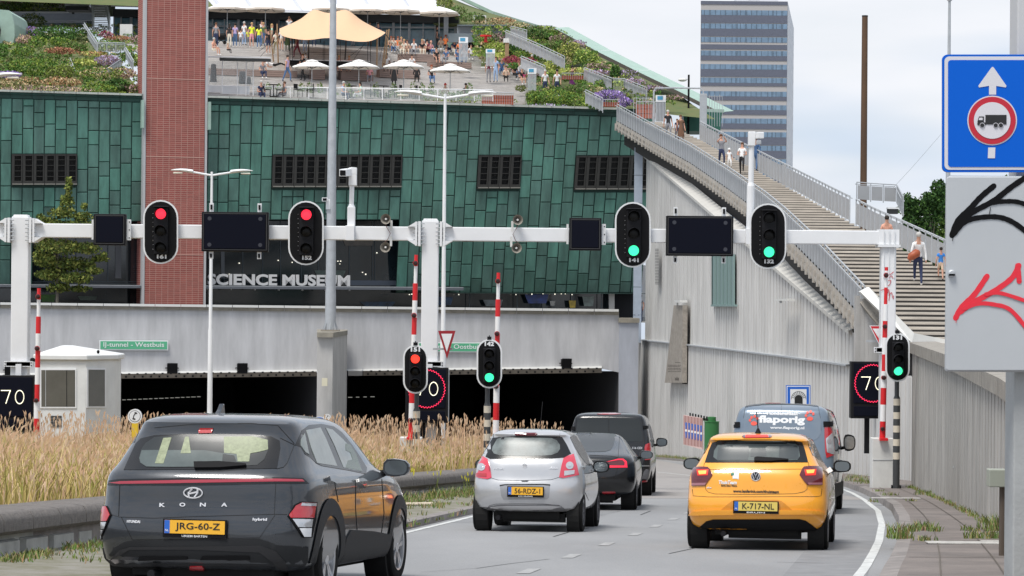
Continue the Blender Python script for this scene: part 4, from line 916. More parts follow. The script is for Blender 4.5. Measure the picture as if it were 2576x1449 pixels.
        if both: mb.add([Vector((-v.x, v.y, v.z)) for v in vs+bs], [f[::-1] for f in fo+sk], m)
        out_ = mb.build(name, parent or s.o, smooth=40) if own else None
        if mirror:
            b2 = MB(); b2.add([Vector((-v.x, v.y, v.z)) for v in vs+bs], [f[::-1] for f in fo+sk], m); return out_, b2.build(name, (parent if parent else s.o), smooth=40)
        return out_
    def decal(s, pts, m, name, **k): return s.sheet(pts, s.cast, m, name, **k)
    def sidefn(s, y, z):                                   # local side projection (right side)
        h = s.bvh.ray_cast(Vector((3, y, z)), Vector((-1, 0, 0)), 10)
        if h[0] is None: q = s.bvh.find_nearest(Vector((.9, y, z))); return q[0], q[1]
        return h[0], h[1]
    def side(s, pts, m, name, **k): return s.sheet(pts, s.sidefn, m, name, g=k.pop('g', .07), **k)
    def rearfn(s, x, z):
        h = s.bvh.ray_cast(Vector((x, -3, z)), Vector((0, 1, 0)), 10)
        if h[0] is None: q = s.bvh.find_nearest(Vector((x, 0, z))); return q[0], q[1]
        return h[0], h[1]
    def line(s, pts, w_, m, name, mb=None, **k):
        L_, R_ = [], []; P_ = [Vector(p) for p in pts]
        for i, p in enumerate(P_):
            d = (P_[min(i+1, len(P_)-1)]-P_[max(0, i-1)]).normalized(); n_ = Vector((-d.y, d.x))*w_/2; L_.append(tuple(p+n_)); R_.append(tuple(p-n_))
        return s.decal(L_+R_[::-1], m, name, off=.003, mb=mb, g=max(3, w_), **k)
    def seams(s, lines, w_=.9, both=False):
        mb = MB()
        for l in lines: s.line(l, w_, gap_, 'panel_gap', mb=mb, both=both)
        mb.build('panel_gap', s.o)
    def text(s, t, px, py, size, m, name='lettering', w=None, bold=.01, shear=0, mb=None, parent=None):
        c_, _ = s.cast(px, py); b = MB(); text(b, t, size, m, I4, 0, bold, w, shear); own = mb is None; mb = mb or MB()
        n = len(b.v)//2; vs = []
        for v in b.v[:n]:
            h, nn = s.rearfn(c_.x+v.x, c_.z+v.z); vs.append(h+nn*.008)
        vs2 = []
        for v in b.v[:n]:
            h, nn = s.rearfn(c_.x+v.x, c_.z+v.z); vs2.append(h)
        mb.add(vs+vs2, b.f, m)
        return mb.build(name, parent or s.o) if own else None
    def plate(s, px, py, txt, ym, w_=.52, sub=None, tilt=0):
        c_, nn = s.cast(px, py); c_ = c_+Vector((0, -.015, 0)); Mx = Matrix.Translation(c_) @ Matrix.Rotation(tilt, 4, 'X')
        b = MB(); b.box((0, 0, -.012), (w_+.03, .02, .155), black, Mx); 
        if sub: text(b, sub, .018, white, Mx @ Matrix.Translation((0, -.011, -.076)), .002, .01, w_*.42)
        fr_ = b.build('plate_frame', s.o, bevel=.006)
        b = MB(); b.box((0, -.012, 0), (w_, .008, .112), ym, Mx); b.box((-w_/2+.024, -.0135, 0), (.046, .008, .11), plate_b, Mx); text(b, txt, .074, ink, Mx @ Matrix.Translation((.028, -.018, 0)), .001, .012, w_*.74)
        text(b, 'NL', .018, white, Mx @ Matrix.Translation((-w_/2+.024, -.018, -.03)), .001, .01); b.build('number_plate', s.o)
    def wheels(s, rimm, spokes=5, xo=.02):
        for sx in (1, -1):
            for y in s.wb:
                x = sx*(s.sl[3][1]-s.tw/2-xo); R, h = s.R, s.tw/2; Mx = Matrix.Translation((x, y, R)) @ Matrix.Rotation(0 if sx > 0 else pi, 4, 'Z'); n = 40
                b = MB(); pr = [(R*.66, -h*.9), (R*.9, -h), (R*.975, -h*.88), (R, -h*.6), (R, h*.6), (R*.975, h*.88), (R*.9, h), (R*.68, h*.92), (R*.66, h*.8)]
                vs = [(z_, r*cos(2*pi*k/n), r*sin(2*pi*k/n)) for r, z_ in pr for k in range(n)]
                b.add(vs, [(i*n+k, i*n+(k+1) % n, (i+1)*n+(k+1) % n, (i+1)*n+k) for i in range(len(pr)-1) for k in range(n)], rubber, Mx)
                for q in (-.35, 0, .35): 
                    vs = [(q*s.tw*.8+e, (R+.002)*cos(2*pi*k/n), (R+.002)*sin(2*pi*k/n)) for e in (-.006, .006) for k in range(n)]; b.add(vs, [(k, (k+1) % n, n+(k+1) % n, n+k) for k in range(n)], under, Mx)
                wh = b.build('wheel', s.o, smooth=40)
                b = MB(); b.tube([(-h*.6, 0, 0), (-h*.5, 0, 0)], R*.66, under, Mx, n=n)
                pr = [(R*.67, h*.95), (R*.62, h*.9), (R*.61, h*.1), (R*.6, -h*.4)]
                vs = [(z_, r*cos(2*pi*k/n), r*sin(2*pi*k/n)) for r, z_ in pr for k in range(n)]; b.add(vs, [(i*n+k, i*n+(k+1) % n, (i+1)*n+(k+1) % n, (i+1)*n+k) for i in range(len(pr)-1) for k in range(n)], rimm, Mx)
                for k in range(spokes):
                    a = 2*pi*k/spokes+.3
                    for da in (-.16, .16):
                        p0 = Vector((h*.75, cos(a)*R*.12, sin(a)*R*.12)); p1 = Vector((h*.82, cos(a+da)*R*.63, sin(a+da)*R*.63)); tg_ = Vector((0, -sin(a), cos(a)))
                        b.add([p0-tg_*.02, p0+tg_*.02, p1+tg_*.022, p1-tg_*.022]+[v-Vector((.04, 0, 0)) for v in (p0-tg_*.02, p0+tg_*.02, p1+tg_*.022, p1-tg_*.022)], [(0, 1, 2, 3), (0, 4, 5, 1), (3, 2, 6, 7), (1, 5, 6, 2), (0, 3, 7, 4)], rimm, Mx)
                b.lathe((0, 0, 0), [(R*.17, h*.3), (R*.17, h*.78), (R*.1, h*.86)], rimm, Mx, 16, 'x')
                b.build('rim', wh)
    def mirror(s, x, y, z, m, w_=.24, h=.16, rim=None):
        for sx in (1, -1):
            b = MB(); c_ = Vector((sx*x, y, z))
            vs = []; n = 14
            for yy, k in ((0, 1), (.03, 1.06), (.09, .95), (.14, .55), (.16, .15)):
                for i in range(n):
                    a = 2*pi*i/n; r_ = (abs(cos(a))**3.2+abs(sin(a))**3.2)**(-1/3.2); vs.append((c_.x+sx*(w_/2*k*cos(a)*r_-.0), c_.y+yy, c_.z+h/2*k*sin(a)*r_*(1-.12*cos(a)*sx*sx)))
            fs = [(i*n+k, i*n+(k+1) % n, (i+1)*n+(k+1) % n, (i+1)*n+k) for i in range(4) for k in range(n)]+[list(range(n)), list(range(4*n, 5*n))]
            b.add(vs, fs, m); b.tube([(c_.x-sx*w_*.35, y+.06, z-h*.3), (c_.x-sx*(w_*.5+.08), y+.09, z-h*.38)], [.03, .035], black)
            mo = b.build('door_mirror', s.o, smooth=40)
            b = MB(); vs = []
            for i in range(n): a = 2*pi*i/n; r_ = (abs(cos(a))**3.2+abs(sin(a))**3.2)**(-1/3.2); vs.append((c_.x+sx*(w_/2*.86*cos(a)*r_), c_.y-.006, c_.z+h/2*.84*sin(a)*r_))
            b.add(vs, [list(range(n))], mat('mirror_glass', (.16, .18, .19), .12, metal=.7)); b.build('mirror_glass', mo)
    def arch(s, y, r0, r1, m, a0=-20, a1=200, n=26):
        mb = MB()
        for sx in (1, -1):
            vs = []
            for i in range(n+1):
                a = radians(lerp(a0, a1, i/n))
                for r in (r0, (r0+r1)/2, r1):
                    h, nn = s.sidefn(y+cos(a)*r, s.R+sin(a)*r); vs.append(Vector((sx*(h.x+.012), h.y, h.z)))
            fs = []
            for i in range(n):
                for k in range(2): f = (3*i+k, 3*i+k+1, 3*i+4+k, 3*i+3+k); fs.append(f if sx > 0 else f[::-1])
            mb.add(vs, fs, m)
            o = len(vs); vv = [v.copy() for v in vs]
            for v in vv: v.x -= sx*.05
            mb.add([vs[3*i] for i in range(n+1)]+[vv[3*i] for i in range(n+1)], [(i, i+1, n+2+i, n+1+i) for i in range(n)], m)
        mb.build('wheel_arch_trim', s.o, smooth=50)
G_ = 'cars and vans queueing towards the tunnel'
# ---------------- dark grey crossover (nearest)
pg = mat('dark_grey_paint', (.034, .038, .045), .3, metal=.4, coat=1, noise=.1, nscale=2)
c = Car('parked_crossover'.replace('parked_', ''), 'dark grey compact crossover car nearest the camera at lower left, plate JRG-60-Z', 'car', 489, 1300, 298, 11, [
    (.20, .88, .12, 4.10, .36, .6), (.30, .925, .04, 4.25, .40, .6), (.45, .945, .005, 4.33, .40, .6), (.60, .95, .0, 4.35, .38, .6), (.72, .948, .03, 4.34, .38, .6), (.80, .94, .055, 4.30, .38, .65), (.93, .93, .05, 4.2, .38, .7),
    (1.02, .915, .07, 3.95, .35, .7), (1.07, .89, .11, 3.35, .34, .5), (1.12, .85, .17, 3.15, .34, .4), (1.30, .785, .33, 2.85, .32, .35), (1.44, .725, .43, 2.5, .32, .3), (1.49, .70, .37, 2.4, .32, .3), (1.535, .65, .50, 2.2, .35, .3), (1.565, .56, .75, 2.0, .3, .3), (1.58, .36, 1.1, 1.8, .2, .2)], pg, (.86, 3.51), .335, .215, nx=2.8, group=G_)
c.decal(K6([(290, 520), (340, 410), (395, 290), (440, 245), (560, 216), (800, 206), (1200, 206), (1450, 212), (1580, 226), (1655, 265), (1662, 330), (1632, 508), (900, 518)]), frit, 'rear_window', off=.004)
rw = [o for o in KIDS(c.o) if o.name.startswith('rear_window')][0]
c.decal(K6([(425, 420), (445, 345), (480, 290), (560, 235), (800, 215), (1300, 212), (1500, 222), (1560, 262), (1555, 350), (1520, 430), (1460, 480), (1200, 495), (700, 498), (490, 495), (438, 460)]), carglass, 'clear_glass', off=.007, parent=rw)
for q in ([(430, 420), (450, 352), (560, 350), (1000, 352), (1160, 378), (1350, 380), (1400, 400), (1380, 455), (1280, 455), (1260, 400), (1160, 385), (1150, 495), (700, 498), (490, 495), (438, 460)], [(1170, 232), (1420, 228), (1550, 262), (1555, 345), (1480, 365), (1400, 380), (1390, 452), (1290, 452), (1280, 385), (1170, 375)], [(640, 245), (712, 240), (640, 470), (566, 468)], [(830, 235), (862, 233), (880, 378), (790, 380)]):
    c.decal(K6(q), mat('interior_seen_light', (.24, .27, .17), .4, spec=.3, noise=.3, nscale=30) if len(q) != 15 else litglass, 'reflection_interior_patch', off=.009 if len(q) == 15 else .011, parent=rw)  # painted patches: sky reflection, and light patches of the interior
c.decal(K6([(908, 465), (1130, 460), (1365, 482), (1362, 496), (1130, 516), (912, 518)]), black, 'wiper', off=.03)
c.decal(K6([(945, 178), (962, 152), (1075, 152), (1062, 200), (950, 202)]), tlr, 'high_brake_lamp', off=.012)
c.decal(K6([(150, 655), (162, 612), (255, 600), (900, 590), (1620, 585), (1860, 592), (1912, 640), (1620, 640), (900, 655), (255, 655)]), frit, 'light_bar', off=.005)
c.decal(K6([(160, 632), (255, 620), (900, 607), (1620, 599), (1850, 604), (1870, 622), (1620, 622), (900, 634), (255, 642)]), mat('light_bar_red', (.33, .02, .04), .2, coat=1), 'light_bar_lens', off=.009)
c.seams([K6(l) for l in ([(165, 905), (250, 932), (560, 942), (900, 928), (1620, 908), (1720, 910)], [(270, 935), (365, 1130), (900, 1124), (1480, 1113), (1615, 915)], [(258, 600), (245, 925)], [(1623, 585), (1610, 908)], [(560, 150), (900, 118), (1400, 112), (1640, 130), (1785, 290)], [(1660, 240), (1785, 300)], [(1785, 300), (1720, 460), (1690, 495), (1632, 510)])]+[K1(l) for l in ([(592, 610), (592, 850), (612, 1150)], [(822, 600), (842, 900), (805, 1180)], [(410, 640), (440, 800)])], 1.1)
c.decal(K6([(50, 1212), (220, 1195), (300, 1150), (370, 1136), (900, 1130), (1480, 1120), (1560, 1150), (1640, 1180), (1900, 1190), (1890, 1449), (1700, 1640), (110, 1680), (60, 1400)]), plasm, 'rear_cladding', off=.012)
for q in ([(430, 1275), (850, 1272), (850, 1300), (420, 1312)], [(985, 1268), (1390, 1265), (1400, 1300), (960, 1305)]): c.decal(K6(q), black, 'lower_reflector_recess', off=.016)
c.decal(K6([(170, 1310), (260, 1220), (340, 1195), (900, 1190), (1480, 1180), (1620, 1230), (1700, 1320), (1770, 1449), (1690, 1449), (1600, 1330), (1480, 1240), (900, 1215), (350, 1215), (270, 1260)]), mat('cladding_crease', (.014, .014, .016), .6), 'cladding_crease', off=.015)
c.decal(K6([(870, 1352), (980, 1350), (1000, 1390), (870, 1392)]), tlr, 'fog_lamp', off=.02)
lh = [((70, 870), (100, 838), (145, 840), (178, 915), (150, 968), (72, 970))]
c.decal(K6([(62, 870), (92, 832), (145, 834), (184, 915), (90, 1130), (64, 1130)]), black, 'tail_lamp', off=.012); tl_ = KIDS(c.o)[-1]
c.decal(K6(lh[0]), tlr, 'red_lens', off=.018, parent=tl_); c.decal(K6([(70, 978), (148, 976), (128, 1035), (70, 1040)]), tlw, 'clear_lens', off=.018, parent=tl_); c.decal(K6([(68, 1048), (122, 1044), (92, 1118), (68, 1122)]), tlw, 'clear_lens', off=.018, parent=tl_)
c.decal(K1([(-5, 925), (55, 825), (110, 797), (243, 803), (232, 950), (197, 1112), (128, 1114), (18, 952)]), black, 'tail_lamp', off=.018); tl_ = KIDS(c.o)[-1]
c.decal(K1([(5, 920), (62, 835), (112, 806), (232, 811), (224, 850), (210, 940), (22, 942)]), tlr, 'red_lens', off=.024, parent=tl_)
c.decal(K1([(110, 808), (228, 813), (222, 838), (100, 835)]), tlw, 'clear_lens', off=.027, parent=tl_)
c.decal(K1([(32, 952), (200, 953), (188, 1022), (84, 1022)]), tlw, 'clear_lens', off=.024, parent=tl_); c.decal(K1([(90, 1032), (188, 1030), (182, 1104), (132, 1104)]), mat('lamp_white', (.75, .76, .78), .2, coat=1), 'clear_lens', off=.024, parent=tl_)
c.arch(.86, .37, .52, plasm, -25, 200); c.arch(3.51, .37, .50, plasm, -20, 205)
c.side([(1.36, .27), (3.1, .27), (3.05, .47), (2.4, .52), (1.55, .56), (1.38, .48)], plasm, 'sill_cladding', off=.012, mirror=True)
c.decal(K1([(60, 302), (120, 172), (180, 127), (290, 118), (400, 140), (470, 190), (560, 300), (640, 420), (690, 500), (682, 556), (520, 522), (300, 486), (250, 462), (150, 382)]), frit, 'side_window', off=.004, mirror=True)
sw = [o for o in KIDS(c.o) if o.name.startswith('side_window')]
tint = mat('side_glass', (.20, .23, .22), .05, spec=.9, noise=.25, nscale=3)
for q in ([(112, 250), (142, 200), (182, 385), (150, 366), (112, 310)], [(155, 172), (280, 150), (330, 250), (428, 488), (250, 460), (200, 330)], [(326, 152), (385, 168), (480, 255), (590, 380), (645, 535), (560, 520), (482, 500), (400, 300)]): c.decal(K1(q), tint, 'pane', off=.007, parent=sw[0])
c.decal(K1([(500, 290), (540, 300), (590, 385), (640, 530), (500, 500), (520, 440), (560, 430), (540, 370), (500, 350)]), mat('driver_seen', (.05, .08, .04), .2, noise=.5, nscale=20, spec=.8), 'pane_driver_patch', off=.009, parent=sw[0])  # dark patch drawn as the driver behind the glass
for q in ([(335, 582), (380, 574), (425, 600), (405, 650), (375, 632), (342, 618)], [(590, 602), (630, 595), (668, 618), (650, 680), (625, 650), (592, 630)]): c.decal(K1(q), pg, 'door_handle', off=.035)
c.mirror(1.03, 2.95, 1.10, pg, .25, .16); c.wheels(mat('alloy', (.62, .63, .65), .3, metal=.8), 5, -.0)
ro = c.at(*K6([(1145, 84)])[0], 1.15); b = MB(); b.prism([(-.02, 1.0, 1.565), (-.02, 1.2, 1.57), (-.02, 1.17, 1.66), (-.02, 1.14, 1.66), (-.02, 1.08, 1.61)], (.04, 0, 0), pg, Matrix.Translation((ro.x, 0, 0))); b.build('fin_aerial', c.o, bevel=.008)
c.plate(492, 1326, 'JRG-60-Z', plate_y, .53, 'URSEM BARTEN')
b = MB(); 
for t_, x in (('K', 630), ('O', 806), ('N', 985), ('A', 1172)): c.text(t_, *K6([(x, 824 if t_ != 'K' else 827)])[0], .033, badge, mb=b, bold=.03, w=.052)
b.build('model_lettering', c.o)
b = MB(); cc, _ = c.cast(*K6([(901, 721)])[0])
for i in range(32):
    a, a2 = 2*pi*i/32, 2*pi*(i+1)/32; b.tube([(cc.x+.082*cos(a), cc.y-.012, cc.z+.043*sin(a)), (cc.x+.082*cos(a2), cc.y-.012, cc.z+.043*sin(a2))], .0065, badge, n=6, cap=False)
for sx in (-1, 1): b.tube([(cc.x+sx*.024-.012, cc.y-.012, cc.z-.036), (cc.x+sx*.040+.012*0, cc.y-.012, cc.z+.0), (cc.x+sx*.024+.016, cc.y-.012, cc.z+.036)], .009, badge, n=6)
b.tube([(cc.x-.034, cc.y-.012, cc.z-.008), (cc.x, cc.y-.012, cc.z), (cc.x+.034, cc.y-.012, cc.z+.008)], .008, badge, n=6); b.build('emblem', c.o)
b = MB(); c.text('HYUNDAI', *K6([(378, 972)])[0], .024, badge, mb=b, w=.125, bold=.04); c.text('hybrid', *K6([(1482, 957)])[0], .030, badge, mb=b, w=.118, bold=.03); b.build('badge_lettering', c.o)
# ---------------- silver hatchback
ps = mat('silver_paint', (.52, .525, .54), .32, metal=.5, coat=1, noise=.04, nscale=2)
c = Car('city_car', 'small silver hatchback with plate 56-RDZ-1 and tall pinkish red tail lamps', 'car', 1321, 1235, 175, 6.9, [
    (.26, .72, .12, 3.35, .35, .5), (.34, .765, .06, 3.42, .4, .5), (.46, .792, .015, 3.48, .42, .5), (.58, .80, .0, 3.5, .42, .55), (.70, .80, .015, 3.48, .42, .55), (.76, .795, .055, 3.45, .4, .6), (.88, .785, .075, 3.35, .38, .6), (.97, .765, .095, 3.1, .38, .55),
    (1.03, .735, .125, 2.75, .36, .4), (1.09, .70, .17, 2.6, .34, .35), (1.25, .63, .29, 2.35, .32, .3), (1.37, .575, .37, 2.2, .28, .3), (1.40, .565, .30, 2.1, .28, .3), (1.44, .52, .36, 2.0, .3, .3), (1.475, .42, .6, 1.9, .3, .3), (1.49, .26, .9, 1.7, .2, .2)], ps, (.56, 2.92), .285, .175, nx=2.7, group=G_)
c.decal(KA([(225, 430), (290, 330), (365, 205), (500, 195), (700, 185), (900, 184), (1200, 188), (1240, 200), (1300, 300), (1352, 410), (1265, 460), (1100, 472), (700, 478), (330, 476)]), frit, 'rear_window', off=.004)
rw = KIDS(c.o)[-1]
c.decal(KA([(355, 370), (365, 320), (420, 225), (480, 205), (700, 205), (900, 205), (1100, 208), (1170, 240), (1210, 300), (1212, 350), (1180, 400), (1100, 430), (900, 440), (700, 440), (450, 432), (380, 410)]), mat('hatch_glass_reflections', (.13, .15, .15), .3, spec=.4, noise=.55, nscale=4), 'clear_glass', off=.007, parent=rw)  # mottled pale tone puts whitish reflections into the glass colour
c.line(KA([(475, 448), (600, 440), (730, 438), (775, 462), (815, 520)]), 2.4, black, 'wiper'); c.decal(KA([(640, 158), (655, 150), (910, 150), (928, 163), (910, 178), (655, 180)]), tld, 'high_brake_lamp', off=.01)
TA = [(192, 437), (240, 445), (300, 478), (330, 580), (350, 712), (300, 732), (240, 725), (138, 706), (150, 600)]
TB = [(1380, 414), (1310, 440), (1255, 470), (1230, 560), (1200, 708), (1250, 718), (1330, 705), (1447, 680), (1425, 570)]
for q, cx_, cy_, box in ((TA, 228, 580, [(165, 655), (285, 660), (290, 700), (170, 692)]), (TB, 1330, 562, [(1262, 628), (1390, 618), (1385, 665), (1262, 690)])):
    c.decal(KA(q), mat('tail_lamp_pink', (.60, .045, .08), .15, coat=1), 'tail_lamp', off=.012); t_ = KIDS(c.o)[-1]
    c.decal(KA([(cx_+47*cos(i*pi/8), cy_+46*sin(i*pi/8)) for i in range(16)]), tlw, 'round_lens', off=.018, parent=t_); c.decal(KA([(cx_+18*cos(i*pi/5), cy_+18*sin(i*pi/5)) for i in range(10)]), chrome, 'round_lens', off=.022, parent=t_)
    c.decal(KA(box), tlw if q is TB else tlr, 'lower_lens', off=.018, parent=t_)
c.seams([KA(l) for l in ([(352, 718), (430, 742), (700, 748), (900, 746), (1100, 738), (1200, 708)], [(215, 430), (300, 478)], [(375, 160), (370, 200)], [(1212, 150), (1210, 188)], [(1262, 1100), (1200, 1060), (1000, 1045), (700, 1042), (400, 1045), (320, 1065), (265, 1135)], [(1530, 900), (1575, 1000)])], .8)
c.decal(KA([(450, 805), (520, 795), (1000, 792), (1088, 798), (1085, 860), (1075, 960), (1050, 985), (500, 990), (470, 940)]), mat('silver_recess_shade', (.36, .365, .38), .4, metal=.5), 'plate_recess', off=.003)  # darker copy of the silver paints in the shade of the plate recess
c.decal(KA([(450, 805), (520, 795), (1000, 792), (1090, 798), (1088, 812), (1000, 802), (520, 806), (455, 818)]), gap_, 'recess_edge', off=.008); c.decal(KA([(722, 748), (818, 746), (800, 760), (735, 760)]), plasm, 'hatch_handle', off=.01)
c.decal(KA([(255, 1140), (320, 1075), (430, 1055), (1150, 1052), (1230, 1070), (1290, 1130), (1200, 1135), (700, 1140)]), mat('silver_lower_shade', (.20, .20, .21), .45, metal=.4), 'bumper_recess', off=.004); c.decal(KA([(335, 1085), (600, 1068), (1000, 1065), (1225, 1078), (1100, 1105), (800, 1116), (500, 1112)]), ps, 'bumper_insert', off=.014)  # recess shade painted as a darker silver, insert in body colour
c.decal(KA([(95, 1090), (130, 1130), (255, 1155), (600, 1160), (1200, 1152), (1400, 1130), (1470, 1080), (1480, 1130), (1400, 1185), (700, 1195), (160, 1190)]), black, 'bumper_underside', off=.012)
c.decal(KA([(1338, 200), (1385, 165), (1440, 190), (1560, 430), (1595, 560), (1560, 560), (1470, 440), (1400, 330)]), frit, 'side_window', off=.004, mirror=True)
for q in ([(1495, 575), (1512, 560), (1525, 590), (1510, 612)], [(1595, 612), (1610, 600), (1620, 625), (1606, 640)]): c.decal(KA(q), ps, 'door_handle', off=.03)
c.mirror(.90, 2.15, .93, black, .24, .17); c.wheels(mat('steel_wheel', (.10, .10, .11), .5, metal=.5), 7, .0)
c.plate(*KA([(779, 880)])[0], '56-RDZ-1', plate_y, .50, 'AUTO S WELDERWEG')
b = MB(); c.text('SUZUKI', *KA([(440, 598)])[0], .028, badge, mb=b, w=.15, bold=.02); c.text('Alto', *KA([(1130, 588)])[0], .042, badge, mb=b, w=.115, bold=.02, shear=.3); b.build('badge_lettering', c.o)
b = MB(); cc, _ = c.cast(*KA([(768, 560)])[0])
for P_ in ([(.03, .018), (-.005, .038), (-.035, .02), (.03, -.012), (.018, -.02)], [(-.03, -.018), (.005, -.038), (.035, -.02), (-.03, .012), (-.018, .02)]): b.prism([(cc.x+x, cc.y-.012, cc.z+z) for x, z in P_], (0, .012, 0), badge)
b.build('emblem', c.o); b = MB(); b.tube([(-.0, 1.8, 1.46), (0, 2.1, 1.9)], .004, black); b.build('aerial', c.o)
# ---------------- yellow hatchback
py_ = mat('yellow_paint', (.86, .36, .022), .3, coat=1, noise=.05, nscale=2)
c = Car('hatchback', 'bright yellow hatchback with plate K-717-NL and lit brake lamps', 'car', 1901, 1240, 204, 8.3, [
    (.20, .76, .14, 3.85, .35, .5), (.30, .83, .06, 3.98, .4, .55), (.42, .868, .015, 4.03, .4, .55), (.54, .875, .0, 4.05, .4, .6), (.64, .875, .015, 4.04, .4, .6), (.70, .872, .045, 4.0, .4, .6), (.85, .868, .06, 3.85, .38, .65), (.94, .85, .08, 3.6, .36, .6),
    (1.00, .80, .12, 3.1, .34, .45), (1.06, .755, .17, 2.95, .34, .4), (1.20, .69, .29, 2.7, .32, .35), (1.33, .635, .39, 2.45, .3, .3), (1.355, .63, .27, 2.4, .3, .3), (1.40, .60, .30, 2.2, .32, .3), (1.445, .50, .6, 2.0, .3, .3), (1.46, .32, 1.0, 1.8, .2, .2)], py_, (.66, 3.22), .315, .20, nx=3.0, group=G_)
c.decal(KP([(292, 498), (335, 370), (372, 285), (440, 262), (700, 250), (1000, 250), (1250, 262), (1330, 280), (1360, 370), (1393, 495), (900, 497)]), frit, 'rear_window', off=.004); rw = KIDS(c.o)[-1]
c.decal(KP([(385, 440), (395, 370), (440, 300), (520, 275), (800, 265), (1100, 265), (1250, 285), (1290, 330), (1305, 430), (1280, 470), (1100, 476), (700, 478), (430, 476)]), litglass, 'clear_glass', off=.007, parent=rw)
for q in ([(440, 330), (480, 290), (700, 285), (760, 330), (770, 400), (750, 470), (420, 470)], [(1090, 300), (1250, 300), (1290, 350), (1290, 460), (1080, 465)], [(780, 360), (800, 350), (935, 352), (950, 370), (948, 430), (780, 438)], [(820, 280), (1010, 278), (1000, 312), (840, 316)]):
    c.decal(KP(q), mat('seat_seen', (.055, .065, .07), .3, spec=.35), 'reflection_interior_patch', off=.009, parent=rw)  # patches drawn as seats behind the glass
c.decal(KP([(820, 455), (850, 447), (1050, 458), (1180, 470), (1182, 480), (1060, 485), (1000, 492), (820, 490)]), black, 'wiper', off=.03)
c.decal(KP([(688, 224), (705, 208), (990, 206), (1010, 222), (990, 236), (710, 238)]), tld, 'high_brake_lamp', off=.01); c.decal(KP([(730, 210), (960, 208), (970, 230), (725, 233)]), orange_lit, 'lit_strip', off=.014, parent=KIDS(c.o)[-1])
for q, l1 in (([(190, 552), (240, 545), (325, 548), (352, 572), (376, 630), (295, 742), (160, 745), (157, 640), (170, 572)], [(228, 590), (315, 586), (310, 620), (240, 626)]), ([(1345, 545), (1400, 538), (1500, 540), (1535, 560), (1540, 640), (1540, 735), (1385, 735), (1345, 690), (1300, 628), (1325, 570)], [(1370, 584), (1458, 580), (1448, 614), (1378, 618)])):
    c.decal(KP(q), tld, 'tail_lamp', off=.014); t_ = KIDS(c.o)[-1]; c.decal(KP(l1), mat('brake_glow', (.9, .2, .05), .4, emit=2.2, ecol=(1, .22, .04)), 'lit_brake_lamp', off=.02, parent=t_)
    cx_ = sum(x for x, _ in l1)/4; c.decal(KP([(cx_-62, 578), (cx_+62, 574), (cx_+55, 634), (cx_-50, 638)]), mat('brake_halo', (.5, .02, .01), .4, emit=.35, ecol=(1, .02, .01)), 'lens', off=.017, parent=t_)
    c.decal(KP([(q[-1][0]+5 if q[0][0] < 500 else 1385, 712), (q[0][0]+105 if q[0][0] < 500 else 1535, 710), (q[0][0]+98 if q[0][0] < 500 else 1535, 732), (q[-1][0]+5 if q[0][0] < 500 else 1395, 733)] if q[0][0] > 500 else [(162, 715), (315, 712), (298, 738), (162, 742)]), mat('reverse_lamp', (.30, .12, .14), .2, coat=1), 'reverse_lens', off=.018, parent=t_)
c.seams([KP(l) for l in ([(300, 740), (302, 780), (330, 812), (400, 830), (800, 836), (1250, 828), (1350, 806), (1382, 780), (1382, 738)], [(350, 572), (700, 570), (1320, 566)], [(290, 500), (280, 545)], [(1395, 495), (1402, 538)], [(160, 780), (170, 850), (330, 862), (1480, 858), (1530, 850), (1540, 775)])], .8)
c.decal(KP([(465, 997), (580, 905), (620, 893), (1060, 893), (1110, 905), (1220, 997), (1060, 1030), (620, 1030)]), mat('yellow_recess_shade', (.62, .24, .012), .35, coat=.6), 'plate_recess', off=.004)  # darker yellow stands for the shade inside the plate recess
c.decal(KP([(125, 1057), (700, 1050), (1578, 1047), (1520, 1012), (1300, 1000), (400, 1000), (180, 1015)]), py_, 'bumper_ledge', off=.022)
c.decal(KP([(215, 1200), (310, 1120), (380, 1102), (1300, 1098), (1370, 1115), (1480, 1195), (1500, 1235), (1100, 1250), (400, 1245), (200, 1225)]), black, 'diffuser', off=.012)
c.decal(KP([(1375, 200), (1398, 190), (1450, 250), (1540, 400), (1570, 490), (1530, 480), (1440, 420), (1400, 330)]), frit, 'side_window', off=.004, mirror=True)
c.side([(2.15, .95), (2.18, 1.0), (2.35, 1.0), (2.35, .95)], white, 'door_handle', off=.04, mirror=True)
c.side([(1.3, .3), (3.7, .3), (3.7, .9), (2.2, .97), (1.35, .95)], mat('white_wrap', (.72, .72, .73), .3, coat=1), 'white_door_panel', off=.003, mirror=True)
c.mirror(.99, 2.45, 1.03, black, .22, .15); c.wheels(mat('alloy_dark', (.3, .3, .32), .4, metal=.8), 5, -.0)
c.plate(*KP([(838, 962)])[0], 'K-717-NL', plate_y2, .53, 'BRUIN')
b = MB(); cc, _ = c.cast(*KP([(835, 642)])[0]); b.tube([(cc.x, cc.y+.02, cc.z), (cc.x, cc.y-.014, cc.z)], .058, mat('emblem_dark', (.02, .025, .035), .3), n=32)
for i in range(32): a, a2 = 2*pi*i/32, 2*pi*(i+1)/32; b.tube([(cc.x+.055*cos(a), cc.y-.016, cc.z+.055*sin(a)), (cc.x+.055*cos(a2), cc.y-.016, cc.z+.055*sin(a2))], .005, badge, n=6, cap=False)
for P_ in ([(-.022, .045), (0, .004), (.022, .045)], [(-.042, .028), (-.018, -.042), (0, .0), (.018, -.042), (.042, .028)]): b.tube([(cc.x+x, cc.y-.018, cc.z+z) for x, z in P_], .0055, badge, n=6)
b.build('emblem', c.o)
b = MB(); c.text('ThuisTeam', *KP([(538, 707)])[0], .045, white, mb=b, w=.225, bold=.03, shear=.15); b.build('team_lettering', c.o)
